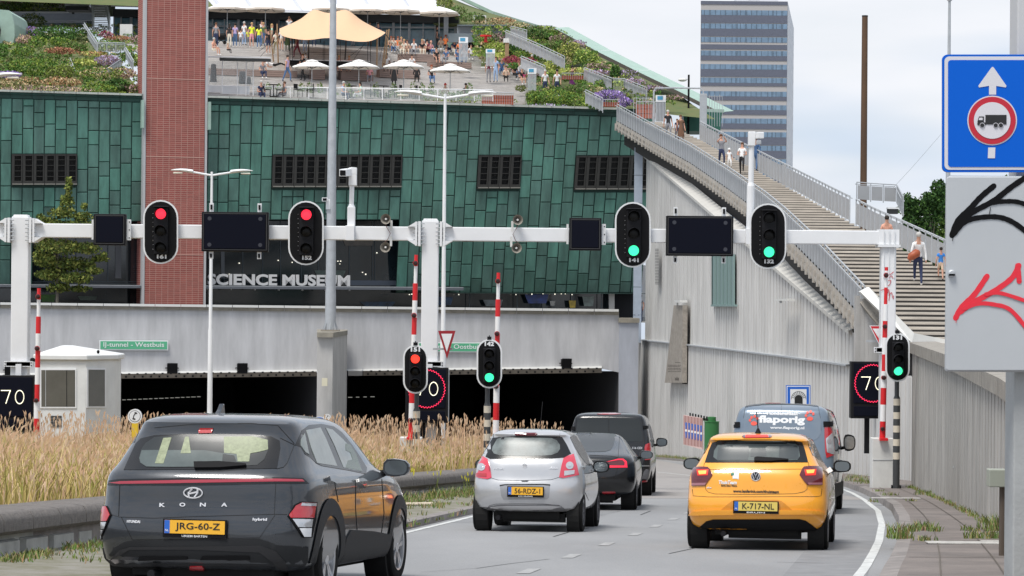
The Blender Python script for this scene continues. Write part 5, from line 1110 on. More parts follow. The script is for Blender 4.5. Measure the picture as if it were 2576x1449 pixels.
b = MB(); c.text('www.lenferink.com/thuisteam', *KP([(837, 803)])[0], .037, ink, mb=b, w=.565, bold=.02); c.text('Samen. Beter. Wonen.', *KP([(552, 742)])[0], .018, ink, mb=b, w=.2, bold=.02); b.build('web_lettering', c.o)
b = MB(); c.text('skw', *KP([(340, 762)])[0], .022, white, mb=b, w=.06); b.build('small_lettering', c.o)
c.decal(KP([(590, 612), (618, 594), (655, 606), (655, 662), (650, 680), (640, 668), (590, 668)]), white, 'house_logo', off=.006); c.decal(KP([(570, 612), (592, 596), (604, 605), (604, 632), (572, 636)]), mat('logo_green', (.02, .16, .08), .4), 'house_logo', off=.008)
ro = c.at(*KP([(858, 155)])[0], .7); b = MB(); b.lathe((ro.x, .75, 1.44), [(.05, 0), (.03, .03), (.012, .07)], black); b.tube([(ro.x, .75, 1.5), (ro.x-.02, .68, 1.72)], [.007, .005], black); b.build('aerial', c.o)
# ---------------- black fastback saloon (partly hidden by the silver car)
pb = mat('black_paint', (.006, .0065, .008), .25, coat=.6, spec=.4)
c = Car('saloon_car', 'black fastback saloon half hidden behind the small silver hatchback', 'car', 1466, 1190, 136, 4.3, [
    (.22, .84, .2, 4.8, .4, .6), (.35, .93, .06, 4.92, .45, .6), (.5, .97, .0, 4.97, .45, .7), (.65, .98, .0, 4.97, .45, .7), (.80, .975, .03, 4.9, .42, .7), (.92, .95, .06, 4.6, .4, .7), (1.0, .91, .10, 3.9, .4, .6), (1.05, .87, .32, 3.5, .4, .5), (1.15, .79, .75, 3.2, .35, .4), (1.28, .71, 1.25, 3.0, .3, .35),
    (1.37, .64, 1.6, 2.8, .3, .3), (1.42, .54, 1.95, 2.65, .2, .2), (1.44, .38, 2.15, 2.5, .1, .1)], pb, (.95, 3.91), .35, .245, nx=2.6, group=G_)
c.decal(KT([(150, 345), (400, 340), (660, 365), (672, 400), (640, 520), (600, 590), (520, 615), (250, 618), (150, 600)]), carglass, 'rear_window', off=.004)
c.decal(KT([(505, 770), (540, 745), (700, 718), (760, 715), (805, 745), (818, 790), (810, 825), (690, 828), (500, 828), (505, 800)]), tld, 'tail_lamp', off=.01, mirror=True); t_ = [o for o in KIDS(c.o) if o.name.startswith('tail_lamp')]
for o_ in t_[:1]:
    c.decal(KT([(500, 800), (700, 800), (780, 800), (785, 760), (755, 728), (700, 728), (540, 752), (700, 712), (765, 712), (808, 745), (818, 825), (500, 828)]), mat('tail_glow', (.75, .02, .05), .3, emit=.45, ecol=(1, .02, .06)), 'red_lens', off=.015, parent=o_)
c.seams([KT(l) for l in ([(320, 660), (600, 672), (695, 690), (700, 720)], [(430, 965), (620, 962), (660, 940), (692, 830)], [(700, 700), (705, 600), (720, 400)])], .8, True)
c.decal(KT([(485, 1145), (660, 1145), (665, 1162), (520, 1170), (490, 1160)]), tlr, 'reflector', off=.012, mirror=True); c.decal(KT([(430, 985), (640, 965), (690, 945), (740, 1020), (640, 1028), (430, 1015)]), pb, 'bumper_ledge', off=.02)
c.side([(1.55, 1.03), (2.0, 1.2), (2.6, 1.33), (3.0, 1.28), (3.3, 1.1), (3.45, 1.03), (2.5, 1.02)], carglass, 'side_window', off=.005, mirror=True)
c.mirror(1.09, 3.1, 1.02, pb, .25, .16); c.wheels(mat('alloy_dark', (.3, .3, .32), .4, metal=.8), 5, -.0)
# ---------------- black van
c = Car('passenger_van', 'black van with twin rear windows leading the middle queue', 'van', 1531, 1150, 110, 4.5, [
    (.25, .86, .12, 4.9, .3, .5), (.40, .93, .02, 5.05, .3, .5), (.60, .965, .0, 5.1, .28, .5), (.85, .965, .03, 5.05, .26, .5), (1.05, .96, .05, 4.9, .25, .5), (1.2, .945, .07, 4.5, .25, .45), (1.5, .885, .14, 4.1, .24, .4), (1.72, .83, .20, 3.75, .22, .35), (1.80, .80, .19, 3.6, .22, .3), (1.87, .74, .28, 3.4, .25, .3), (1.91, .55, .6, 3.1, .2, .2), (1.92, .3, .9, 2.9, .1, .1)], pb, (1.0, 4.2), .34, .22, nx=4.2, group=G_)
c.decal(KT([(165, 215), (175, 190), (230, 180), (572, 168), (572, 345), (572, 470), (140, 470), (145, 340)]), carglass, 'rear_window', off=.005); c.decal(KT([(582, 168), (900, 175), (975, 185), (990, 215), (1010, 340), (1030, 480), (582, 480)]), carglass, 'rear_window', off=.005)
c.decal(KT([(420, 115), (520, 105), (660, 103), (740, 114), (660, 122), (500, 124)]), tlr, 'high_brake_lamp', off=.01)
c.decal(KT([(1048, 560), (1060, 520), (1120, 492), (1135, 560), (1135, 720), (1052, 725)]), tlr, 'tail_lamp', off=.015, mirror=True); c.decal(KT([(1065, 640), (1132, 636), (1133, 675), (1068, 680)]), tlw, 'clear_lens', off=.02, parent=[o for o in KIDS(c.o) if o.name.startswith('tail_lamp')][0])
c.seams([KT(l) for l in ([(577, 120), (577, 700)], [(130, 130), (150, 150), (130, 340)], [(1005, 130), (1040, 340), (1048, 520)])], .8)
for q in ([(1030, 275), (1080, 272), (1085, 312), (1032, 318)], [(78, 285), (130, 283), (132, 330), (80, 332)]): c.decal(KT(q), black, 'door_hinge', off=.03)
c.decal(KT([(1012, 970), (1040, 880), (1070, 845), (1100, 850), (1100, 920), (1080, 970)]), mat('grey_bumper_part', (.12, .12, .13), .4), 'bumper_corner', off=.01); c.decal(KT([(1005, 1000), (1085, 995), (1085, 1020), (1010, 1030)]), tlr, 'reflector', off=.015); c.decal(KT([(1010, 797), (1110, 795), (1110, 808), (1010, 810)]), chrome, 'chrome_strip', off=.012)
c.text('116 CDI', *KT([(952, 565)])[0], .05, badge, name='badge_lettering', w=.22)
c.side([(3.0, 1.2), (3.0, 1.62), (3.5, 1.62), (3.9, 1.25)], carglass, 'side_window', off=.005, mirror=True); c.side([(1.2, 1.25), (1.2, 1.65), (2.8, 1.65), (2.8, 1.22)], carglass, 'side_window', off=.005, mirror=True)
c.mirror(1.12, 3.7, 1.23, black, .26, .2); c.wheels(mat('steel_wheel', (.10, .10, .11), .5, metal=.5), 5, 0)
# ---------------- blue-grey delivery van with lettering
pv_ = mat('blue_grey_paint', (.15, .195, .25), .3, metal=.3, coat=1)
c = Car('delivery_van', 'blue-grey dog walking van with white flaporig lettering, ahead of the yellow hatchback', 'van', 1966, 1100, 139, 9, [
    (.25, .86, .14, 4.6, .3, .5), (.40, .92, .03, 4.75, .28, .5), (.60, .945, .0, 4.8, .24, .5), (.85, .947, .02, 4.75, .22, .5), (1.05, .945, .04, 4.6, .22, .5), (1.2, .94, .06, 4.3, .22, .45), (1.45, .91, .10, 3.9, .22, .4), (1.70, .86, .15, 3.6, .22, .35), (1.85, .82, .18, 3.4, .22, .3), (1.93, .77, .24, 3.2, .22, .3), (1.985, .6, .5, 3.0, .2, .2), (2.0, .35, .8, 2.8, .1, .1)], pv_, (.95, 3.9), .34, .22, nx=4.0, group=G_)
c.decal(KV([(340, 640), (350, 480), (380, 260), (440, 240), (700, 212), (1000, 205), (1300, 205), (1700, 225), (1800, 240), (1830, 330), (1855, 500), (1855, 740), (1820, 820), (1750, 880), (1090, 900), (340, 900)]), mat('wrapped_window', (.14, .18, .23), .1, coat=1, spec=.8), 'rear_window', off=.006)
c.decal(KV([(385, 255), (400, 225), (560, 195), (800, 178), (1100, 172), (1500, 180), (1790, 215), (1805, 240), (1500, 205), (1100, 200), (700, 210), (440, 240)]), frit, 'window_seal', off=.012)
c.decal(KV([(765, 150), (785, 125), (1050, 122), (1070, 150), (1040, 166), (790, 170)]), tlr, 'high_brake_lamp', off=.02)
c.seams([KV(l) for l in ([(1088, 100), (1088, 900)], [(340, 640), (355, 440), (385, 255)], [(1805, 240), (1850, 480), (1860, 700)])], .7)
for q in ([(125, 545), (285, 535), (285, 640), (125, 645)], [(1900, 525), (2062, 530), (2062, 620), (1908, 625)]): c.decal(KV(q), black, 'door_hinge', off=.03)
c.decal(KV([(1922, 630), (2065, 630), (2075, 760), (2100, 1000), (2110, 1170), (1960, 1230), (1935, 1100), (1922, 800)]), tlr, 'tail_lamp', off=.015); t_ = KIDS(c.o)[-1]
c.decal(KV([(2060, 745), (2080, 900), (2100, 1165), (1970, 1120), (1945, 860)]), tlw, 'clear_lens', off=.02, parent=t_)
for cx_, cy_, r_ in ((2005, 910, 42), (2020, 1080, 42)): c.decal(KV([(cx_+r_*cos(i*pi/8), cy_+r_*sin(i*pi/8)*1.1) for i in range(16)]), mat('lens_grey', (.28, .25, .26), .2, coat=1), 'round_lens', off=.026, parent=t_)
b = MB(); c.text('flaporig', *KV([(1095, 500)])[0], .175, white, mb=b, w=.84, bold=.045); c.text('Hondenuitlaat', *KV([(1110, 365)])[0], .062, white, mb=b, w=.56, bold=.03); c.text('www.flaporig.nl', *KV([(1200, 650)])[0], .062, white, mb=b, w=.62, bold=.03); b.build('company_lettering', c.o)
def paw(cx, cy, k, r):
    mb = MB(); m_ = mat('paw_red', (.75, .10, .07), .4)
    def el(x, y, a, b2): 
        q = [(cx+(x+a*cos(i*pi/6))*k, cy+(y+b2*sin(i*pi/6))*k) for i in range(12)]; c.sheet(KV(q), c.cast, m_, 'paw', off=.013, mb=mb, g=1.5)
    el(0, 60, 62, 42)
    for x, y in ((-75, 0), (-45, -55), (15, -75), (65, -35)): el(x, y, 24, 30)
    mb.build('paw_print', c.o)
paw(1640, 410, 1, 0); paw(555, 500, 1, 0)
c.side([(2.9, 1.2), (2.95, 1.6), (3.3, 1.62), (3.7, 1.3), (3.75, 1.2)], carglass, 'side_window', off=.005, mirror=True)
c.mirror(1.10, 3.3, 1.30, black, .22, .30); c.wheels(mat('steel_wheel', (.10, .10, .11), .5, metal=.5), 5, 0)
b = MB(); b.prism([(-.95, .1, .3), (-.95, 4.5, .3), (-.95, 4.5, .55), (-.95, .1, .55)], (1.9, 0, 0), black); b.build('side_moulding', c.o)
# ================================================================== STREET FURNITURE
def fp(d): return Plane((0, d), (1, d))
def poly(mb, P_, pts, m, off=0, th_=.004):
    A = [P_.hit(x, y, off) for x, y in pts]; B_ = [v-P_.n*th_ for v in A]; n = len(A)
    ar = sum(pts[i][0]*pts[(i+1) % n][1]-pts[(i+1) % n][0]*pts[i][1] for i in range(n))
    if ar > 0: A = A[::-1]; B_ = B_[::-1]
    # faces towards the camera
    return mb.add(A+B_, [list(range(n)), list(range(2*n-1, n-1, -1))]+[(i, i+n, (i+1) % n+n, (i+1) % n) for i in range(n)], m)
def circ(x, y, r, n=28, ry=None): return [(x+r*cos(2*pi*i/n), y+(ry or r)*sin(2*pi*i/n)) for i in range(n)]
def capsule(x, y, w_, h, n=12, mid=0):
    r = w_/2; return [(x+r*cos(a), y-h/2+r+r*sin(a)) for a in [pi+pi*i/n for i in range(n+1)]]+[(x+r*cos(a), y+h/2-r+r*sin(a)) for a in [pi*i/n for i in range(n+1)]]
G = fp(70); gp = mat('gantry_paint', (.74, .75, .765), .4, noise=.04, nscale=1.5, coat=.1)
gt = thing('sign_gantry', 'white steel gantry on three posts spanning the road and carrying the lane signals', 'gantry', (W(1083, 1228, 100).x, 70, zroad(70)))
zt_ = G.hit(1083, 571).z; zb_ = G.hit(1083, 606).z; zc = (zt_+zb_)/2; hb = zt_-zb_
def gx(px, py=590): return G.hit(px, py).x
for a, c_ in ((-60, 30), (78, 1062), (1106, 2215)):
    b = MB(); b.box(((gx(a)+gx(c_))/2, 70, zc), (gx(c_)-gx(a), .32, hb), gp); b.build('beam', gt, world=True, bevel=.02)
for px, y0, w_, rt in ((54, 545, .43, 0), (1083, 555, .42, 0), (2234, 600, .37, 1)):
    x = gx(px); zt2_ = G.hit(px, y0).z if not rt else zb_-.04; b = MB(); zg = zroad(70)-.1
    b.box((x, 70, (zt2_+zg)/2), (w_, .4, zt2_-zg), gp); 
    if not rt: b.box((x, 70, zt2_+.02), (w_-.06, .34, .05), gp)
    b.build('post', gt, world=True, bevel=.03)
    b = MB()
    if not rt:
        for sx in (-1, 1):
            b = MB(); xx = x+sx*.30; b.box((xx-sx*.03, 70, zc-.0), (.06, .62, .62), gp); b.box((xx+sx*.05, 70, zc), (.05, .62, .60), gp)
            for k in range(6):
                z = zc-.25+k*.1; b.tube([(xx-sx*.16, 69.72, z), (xx+sx*.12, 69.72, z)], .014, galv, n=6)
            for z in (-.29, .29): b.prism([(xx+sx*.07, 69.7, zc+z), (xx+sx*.26, 69.7, zc+z*.6), (xx+sx*.07, 69.7, zc+z*.6)], (0, .6, 0), gp)
            b.build('flange', gt, world=True)
    else:
        b.box((x, 70, zc+.02), (.52, .36, hb+.03), gp); b.box((x, 70, zb_-.03), (.56, .56, .06), gp)
        for k in (-.13, .0, .13): b.box((x+k, 69.79, zc-.4), (.018, .04, 1.5-.3), gp)
        b.build('end_socket', gt, world=True)
    b = MB(); zk = G.hit(px, 915).z if px < 1500 else G.hit(px, 880).z
    b.box((x, 69.75, zk), (.72, .06, .14), gp); b.box((x, 70.0, zk), (.6, .56, .10), gp)
    for sx in (-1, 1):
        for dz in (-.035, .035): b.tube([(x+sx*.33, 69.7, zk+dz), (x+sx*.33, 69.73, zk+dz)], .014, blackm, n=6)
    if px < 1500: b.box((x+.02, 69.66, zk-.55), (.14, .1, 1.1), gp)
    b.build('clamp_bracket', gt, world=True)
b = MB(); gr_ = mat('red_spray', (.5, .03, .05), .7)
def stroke(mb, P_, pts, w_, m, off=.004, th_=.003):
    V_ = [Vector(p) for p in pts]; Q = []
    for i in range(len(V_)-1):
        p0, p1, p2, p3 = V_[max(0, i-1)], V_[i], V_[i+1], V_[min(len(V_)-1, i+2)]
        for k in range(6): t_ = k/6; Q.append(.5*((2*p1)+(-p0+p2)*t_+(2*p0-5*p1+4*p2-p3)*t_*t_+(-p0+3*p1-3*p2+p3)*t_**3))
    Q.append(V_[-1]); L_, R_ = [], []
    for i, p in enumerate(Q):
        d = (Q[min(i+1, len(Q)-1)]-Q[max(0, i-1)]).normalized(); n_ = Vector((-d.y, d.x))*w_/2*(1+.06*sin(i*2.3)); L_.append(p+n_); R_.append(p-n_)
    for i in range(len(Q)-1): poly(mb, P_, [tuple(L_[i]), tuple(L_[i+1]), tuple(R_[i+1]), tuple(R_[i])], m, off+.0002*(i % 2), th_)
    poly(mb, P_, circ(Q[0].x, Q[0].y, w_/2*.98, 12), m, off-.0005, th_); poly(mb, P_, circ(Q[-1].x, Q[-1].y, w_/2*.98, 12), m, off-.0007, th_)
for pts in ([(2250, 682), (2240, 690), (2236, 688)], [(2237, 698), (2243, 694), (2246, 700)], [(2232, 707), (2241, 705), (2238, 716), (2232, 719)], [(2216, 730), (2232, 727), (2234, 735), (2230, 741)], [(2236, 728), (2238, 742), (2236, 756)], [(2236, 743), (2243, 736), (2245, 748)], [(2248, 744), (2247, 752)]): stroke(b, fp(69.79), pts, 1.5, gr_)
b.build('graffiti', gt, world=True)
# oval lane signals on the gantry and on posts
def signal(px, py, w_, h, d, lit, num, top, label, group, post=None, lens=.13, hk=.17):
    s_ = 7000/d; P_ = fp(d-.32); th = thing('traffic_signal', label, 'traffic light', tuple(P_.hit(px, py+h/2)), 0, group)
    b = MB(); poly(b, P_, capsule(px, py, w_, h), white, 0, .05); bd = b.build('backing_board', th, world=True)
    b = MB(); poly(b, P_, capsule(px, py, w_-7*s_/100*1.1, h-7*s_/100*1.1), black, .012, .015); b.build('board_face', bd, world=True)
    b = MB()
    for k in range(9): poly(b, P_, circ(px-.215*w_*1.02, py-h*.29+k*h*.07, .55, 6), white, .015, .004)
    if top == 0: b.build('led_dots', th, world=True)
    cx = px+(.0 if top else .02*w_); ys = [py+(k-1)*h*(.262 if top == 0 else .245)+(-.02*h if top == 0 else .03*h) for k in range(3)]
    b = MB(); z0 = P_.hit(cx, ys[0]-hk*s_).z; z1 = P_.hit(cx, ys[2]+hk*s_).z; xx = P_.hit(cx, py).x; yy = P_.p.y
    b.box((xx, yy-.05, (z0+z1)/2), (lens*2.7, .1, z0-z1), blackm)
    if top == 0: b.box((xx-.0, yy-.10, z0+.01), (lens*2.9, .2, .03), blackm)
    b.build('lamp_housing', th, world=True, bevel=.012)
    for k in range(3):
        c_ = P_.hit(cx, ys[k]); on = (k == lit); m_ = lens_off if not on else (red_lit if lit == 0 and top == 0 else (orange_lit if lit == 0 else green_lit))
        b = MB(); b.lathe((c_.x, c_.y-.145, c_.z), [(lens, .045), (lens*.98, .02), (lens*.7, .005), (.01, 0)], m_, None, 24, 'y'); ln = b.build('lens', th, world=True, smooth=60)
        b = MB(); n = 20; vs = []
        for i in range(n+1):
            a = radians(lerp(-35, 215, i/n)); r = lens*1.13; vs += [(c_.x+r*cos(a), c_.y-.10, c_.z+r*sin(a)), (c_.x+r*1.0*cos(a), c_.y-.10-.19*max(.1, (sin(a)*.6+.55)), c_.z+r*sin(a)-.015)]
        vs += [Vector(v)+Vector((0, 0, 0)) for v in ()]; b.add(vs, [(2*i, 2*i+2, 2*i+3, 2*i+1) for i in range(n)], blackm); b.build('visor', th, world=True)
    ny = py+h*.385 if top == 0 else py-h*.405
    b = MB(); text(b, num, .105, white, Matrix.Translation(P_.hit(cx+1 if top == 0 else px, ny, .016)), .003, .05, .24 if top == 0 else .22); b.build('number_lettering', th, world=True)
    if top == 0:
        b = MB(); b.box((xx, d-.22, zc), (.3, .14, .2), blackm); b.build('mount', th, world=True)
    else:
        b = MB(); c_ = P_.hit(px, py-h/2-2); b.box((c_.x, c_.y+.05, c_.z), (.1, .1, .08), blackm); b.tube([(c_.x, c_.y+.05, c_.z), (c_.x, c_.y+.05, c_.z+.07)], .012, blackm); b.build('top_cap', th, world=True)
        x0, zg = P_.hit(px+post[0], py+h/2).x, zroad(d)+.1; zt3 = P_.hit(px, py+h/2-8).z; tan_ = mat('cream_band', (.60, .54, .44), .6); dk2 = mat('dark_post', (.045, .048, .05), .5)
        b = MB(); b.tube([(x0, d, zt3), (x0, d, zt3-.42), (x0, d, zt3-.50)], [.055, .055, .085], dk2, n=16); z = zt3-.50
        k = 0
        while z > zg: z2 = max(z-(.165 if k < post[1] else 9), zg); b.tube([(x0, d, z), (x0, d, z2)], .085, tan_ if (k % 2 == 0 and k < post[1]) else dk2, n=16); z = z2; k += 1
        b.tube([(x0, d, zg), (x0, d, zg+.03)], .17, blackm, n=12)
        for q in range(4): b.tube([(x0+.14*cos(q*pi/2+.7), d+.14*sin(q*pi/2+.7), zg), (x0+.14*cos(q*pi/2+.7), d+.14*sin(q*pi/2+.7), zg+.12)], .02, blackm, n=6)
        b.build('striped_post', th, world=True, smooth=40)
    return th
gs = 'oval lane signals on the gantry'; ps_ = 'oval signals on low posts'
signal(404, 583.5, 88, 161, 70, 0, '161', 0, 'oval lane signal 161 showing red, leftmost on the gantry in front of the brick tower', gs)
signal(769.5, 586, 89, 162, 70, 0, '152', 0, 'oval lane signal 152 showing red beside the tall steel mast', gs)
signal(1592, 590.5, 90, 165, 70, 2, '141', 0, 'oval lane signal 141 showing green between two dark matrix boards', gs)
signal(1932, 594, 92, 165, 70, 2, '132', 0, 'oval lane signal 132 showing green, rightmost on the gantry', gs)
signal(1045, 929, 62, 123, 66.2, 0, '151', 1, 'low post signal 151 showing red in front of the middle gantry post', ps_, (2, 11), .105, .12)
signal(1231, 915, 64, 124, 66, 2, '142', 1, 'low post signal 142 showing green on a striped post behind the silver hatchback', ps_, (-5, 11), .105, .12)
signal(2258, 899, 61, 123, 68.2, 2, '131', 1, 'low post signal 131 showing green beside the right retaining wall', ps_, (3, 9), .105, .12)
# matrix boards
def board(px0, py0, px1, py1, label, big):
    P_ = fp(69.55); c_ = P_.hit((px0+px1)/2, (py0+py1)/2); wd = P_.hit(px1, py0).x-P_.hit(px0, py0).x; h = P_.hit(px0, py0).z-P_.hit(px0, py1).z
    th = thing('matrix_board', label, 'matrix sign', (c_.x, c_.y, c_.z-h/2), 0, 'switched off matrix boards on the gantry')
    b = MB(); b.box((0, .12, h/2), (wd, .24, h), blackm); b.build('case', th, bevel=.015)
    b = MB(); b.box((0, -.012, h/2), (wd-.14, .02, h-.14), screen); fa = b.build('screen', th, bevel=.03)
    b = MB(); x_, z_ = wd/2-.045, h/2-.045
    for a, q in (((-x_, z_), (x_, z_)), ((-x_, -z_), (x_, -z_))): b.box(((a[0]+q[0])/2, -.008, h/2+a[1]), (q[0]-a[0], .02, .014), mat('case_edge', (.05, .05, .052), .4))
    for a in (-x_, x_): b.box((a, -.008, h/2), (.014, .02, 2*z_), mat('case_edge', (.05, .05, .052), .4))
    b.build('screen_rim', th)
    if big:
        b = MB()
        for sx in (-1, 1):
            for sz in (-1, 1): b.tube([(sx*(wd/2-.2), -.026, h/2+sz*(h/2-.17)), (sx*(wd/2-.2), -.02, h/2+sz*(h/2-.17))], .05, mat('corner_lamp_off', (.035, .037, .05), .3), n=16)
        b.build('flasher_lamp', th)
        b = MB()
        for sx in (-1, 1):
            b.box((sx*wd*.36, .12, h+.1), (.10, .08, .24), white); b.box((sx*wd*.36, .07, h+.12), (.05, .03, .12), black); b.box((sx*wd*.36, .12, -.08), (.10, .08, .2), white); b.box((sx*wd*.36, .07, -.1), (.05, .03, .1), black)
        b.build('hanger', th)
    else:
        b = MB(); b.box((wd/2+.06, .16, h/2), (.10, .12, .52), white); b.box((-wd/2-.04, .18, h/2), (.05, .1, .5), white)
        for dz in (-.2, .0, .2): b.tube([(wd/2+.08, .09, h/2+dz), (wd/2+.08, .1, h/2+dz)], .016, blackm, n=6)
        b.build('side_bracket', th)
board(235, 538, 316, 617, 'small square matrix board on the gantry in front of the leafy tree', 0); board(1432, 548, 1513, 630, 'small square matrix board on the gantry just left of signal 141', 0)
board(507, 533, 675, 633, 'wide matrix board on the gantry between signals 161 and 152', 1); board(1676, 543, 1845, 644, 'wide matrix board on the gantry in front of the ribbed stair wall', 1)
# loudspeakers
for px, py, sx, lb in ((971, 551, 1, 'upper horn loudspeaker of the pair left of the middle gantry post'), (970, 622, 1, 'lower horn loudspeaker of the pair left of the middle gantry post'), (1302, 553, -1, 'upper horn loudspeaker of the pair right of the middle gantry post'), (1299, 624, -1, 'lower horn loudspeaker of the pair right of the middle gantry post')):
    c_ = fp(69.6).hit(px, py); th = thing('loudspeaker', lb, 'loudspeaker', tuple(c_), radians(-8*sx), 'horn loudspeakers on the gantry')
    b = MB(); b.lathe((0, 0, 0), [(.125, -.03), (.13, -.045), (.118, -.04), (.07, .06), (.04, .1)], mat('horn_inside', (.22, .20, .17), .7), None, 22, 'y', False); b.lathe((0, 0, 0), [(.13, -.045), (.12, .0), (.08, .08), (.07, .2), (.02, .22)], offwhite, None, 22, 'y', False); b.build('horn', th, smooth=50)
    b = MB(); b.tube([(0, -.03, 0), (0, .09, 0)], [.025, .03], offwhite, n=12); b.build('horn_core', th)
    up = py < 590; b = MB(); b.box((.11*sx, .15, -.16 if up else .16), (.05, .05, .26), offwhite); b.build('bracket', th)
    if up:
        b = MB(); b.tube([(-.04*sx, .1, -.1), (.03*sx, -.02, -.22), (.12*sx, -.03, -.36), (.05*sx, -.03, -.52), (-.08*sx, .05, -.62)], .008, mat('cable_brown', (.12, .04, .03), .6), n=5); b.build('cable', th)
# cameras on the gantry
th = thing('traffic_camera', 'boxy white camera on a stepped pole on the gantry beside the tall mast', 'camera', (gx(884), 69.9, zt_))
b = MB(); b.box((-.02, -.05, -hb/2), (.22, .44, hb+.02), gp); b.box((0, 0, .24), (.19, .2, .48), gp); b.tube([(0, 0, .47), (0, 0, .55)], [.10, .065], gp, n=8); b.tube([(0, 0, .5), (.01, 0, 1.05)], .06, gp, n=12); b.box((.03, 0, 1.23), (.2, .2, .42), gp, taper=.95); b.build('pole', th, bevel=.01)
b = MB(); b.prism([(-.08, -.1, 1.30), (.13, -.1, 1.30), (.13, -.1, 1.47), (.0, -.1, 1.48), (-.08, -.1, 1.46)], (0, .2, 0), gp); b.prism([(-.29, -.4, 1.23), (-.11, -.4, 1.23), (-.11, -.4, 1.41), (-.29, -.4, 1.41)], (.14, .4, .04), gp); hd = b.build('camera_head', th, bevel=.01)
b = MB(); b.box((-.20, -.405, 1.32), (.14, .03, .13), black); b.build('camera_window', hd)
th = thing('traffic_camera', 'white camera on a tall white pole above signal 132 at the foot of the sky', 'camera', (gx(1886), 69.9, zt_))
z1 = G.hit(1890, 350).z-zt_
b = MB(); b.box((0, 0, -hb/2), (.24, .42, hb+.03), gp); b.tube([(0, 0, 0), (.01, 0, z1*.48), (.01, 0, z1*.52), (.02, 0, z1)], [.10, .095, .07, .065], gp, n=14); b.build('pole', th)
b = MB(); b.box((.02, 0, z1+.0), (.18, .2, .36), gp); b.box((.20, -.1, z1+.08), (.17, .3, .16), gp, rz=.2); b.box((.18, -.2, z1-.1), (.12, .1, .1), galv); b.build('camera_head', th, bevel=.015)
# speed signs
def speedsign(x0, y0, x1, y1, d, label, ring, px7, y7, seven=True):
    P_ = fp(d); c_ = P_.hit((x0+x1)/2, (y0+y1)/2); wd = P_.hit(x1, y0).x-P_.hit(x0, y0).x; h = P_.hit(x0, y0).z-P_.hit(x0, y1).z
    th = thing('speed_sign', label, 'speed sign', (c_.x, d, c_.z-h/2), 0, 'electronic 70 speed signs')
    b = MB(); b.box((0, .2, h/2), (wd, .4, h), blackm); b.box((wd/2+.012, .2, h/2), (.02, .36, h-.06), galv); b.build('case', th, bevel=.02)
    b = MB(); b.box((0, -.012, h*.62), (wd-.12, .02, h*.70), screen); b.box((0, -.012, h*.13), (wd-.14, .02, h*.17), screen); b.build('screen', th, bevel=.03)
    b = MB(); lm_ = mat('led_white', (.9, .9, .7), .4, emit=1.0, ecol=(1, .93, .70)); rm_ = mat('led_red', (.8, .05, .1), .4, emit=1.1, ecol=(1, .02, .10))
    cz = h*.62
    def dot(x, z, r, m, mb=b): mb.box((x, -.028, z), (r, .012, r), m)
    for k in range(11): dot(-.285+.022*k, cz+.16, .02, lm_)
    for k in range(17): dot(-.065-.0065*k, cz+.155-.0195*k, .02, lm_)
    for k in range(36): a = 2*pi*k/36; dot(.17+.105*cos(a), cz+.165*sin(a), .02, lm_)
    b.build('lit_digits', th)
    if ring:
        b = MB()
        for k in range(78):
            a = 2*pi*k/78; dot((.44+.018*(k % 2))*cos(a), cz+(.46+.018*(k % 2))*sin(a), .024, rm_, b)
        b.build('lit_ring', th)
    b = MB(); b.box((-.1, .3, -.4), (.12, .12, 1.0), blackm); b.box((.3, .3, -.4), (.12, .12, 1.0), blackm); b.build('support', th)
speedsign(-22, 945, 87, 1086, 69.2, 'electronic speed sign with a plain white 70 at the far left edge', 0, 0, 0)
speedsign(1020, 925, 1127, 1064, 69.45, 'electronic 70 sign with a red ring half hidden behind signal 151', 1, 0, 0)
speedsign(2141, 910, 2249, 1053, 70.6, 'electronic 70 sign with a red ring beside signal 131', 1, 0, 0)
# barriers
def barrier(xb, yb, xt, yt, d, label, z0=None):
    a, c_ = fp(d).hit(xb, yb), fp(d).hit(xt, yt); L_ = (c_-a).length; u = (c_-a)/L_; wh_ = mat('barrier_white', (.78, .78, .78), .45)
    th = thing('road_barrier', label, 'barrier', tuple(a), 0, 'raised red and white road barriers')
    b = MB(); t_ = 0; k = 0; n = int(L_/.41)+1
    for i in range(n):
        t1 = min(L_, t_+.415); r = .075 if t_ < L_*.3 else (.062 if t_ < L_*.78 else .045); b.tube([u*t_, u*t1], r, red if (n-1-i) % 2 == 0 else wh_, n=12); t_ = t1
    b.build('boom', th, smooth=40)
    b = MB()
    for i in range(4):
        p_ = u*(L_-.2-1.27*i); b.lathe((p_.x-.01, p_.y-.09, p_.z), [(.055, .03), (.055, -.01), (.03, -.04)], mat('boom_lamp', (.03, .006, .006), .3), None, 14, 'y'); b.lathe((p_.x-.01, p_.y-.06, p_.z), [(.065, .02), (.065, 0)], red, None, 14, 'y')
    b.build('boom_lamp', th)
    b = MB(); zg = zroad(d)+.1-a.z; b.box((0, .1, zg/2+.0), (.53, .5, -zg), offwhite); cb = b.build('cabinet', th, bevel=.015)
    b = MB(); b.box((0, -.155, zg*.42), (.5, .012, .012), galv); b.box((0, -.16, -.02), (.2, .3, .06), red); b.build('cabinet_trim', cb)
barrier(91, 1138, 98, 725, 68, 'raised red and white barrier at far left in front of the booth'); barrier(1034, 1100, 1047, 641, 67.5, 'raised red and white barrier behind signal 151')
barrier(1247, 1100, 1254, 686, 67, 'raised red and white barrier just right of signal 142'); barrier(2220, 1102, 2230, 672, 69, 'raised red and white barrier beside signal 131 at the right wall')
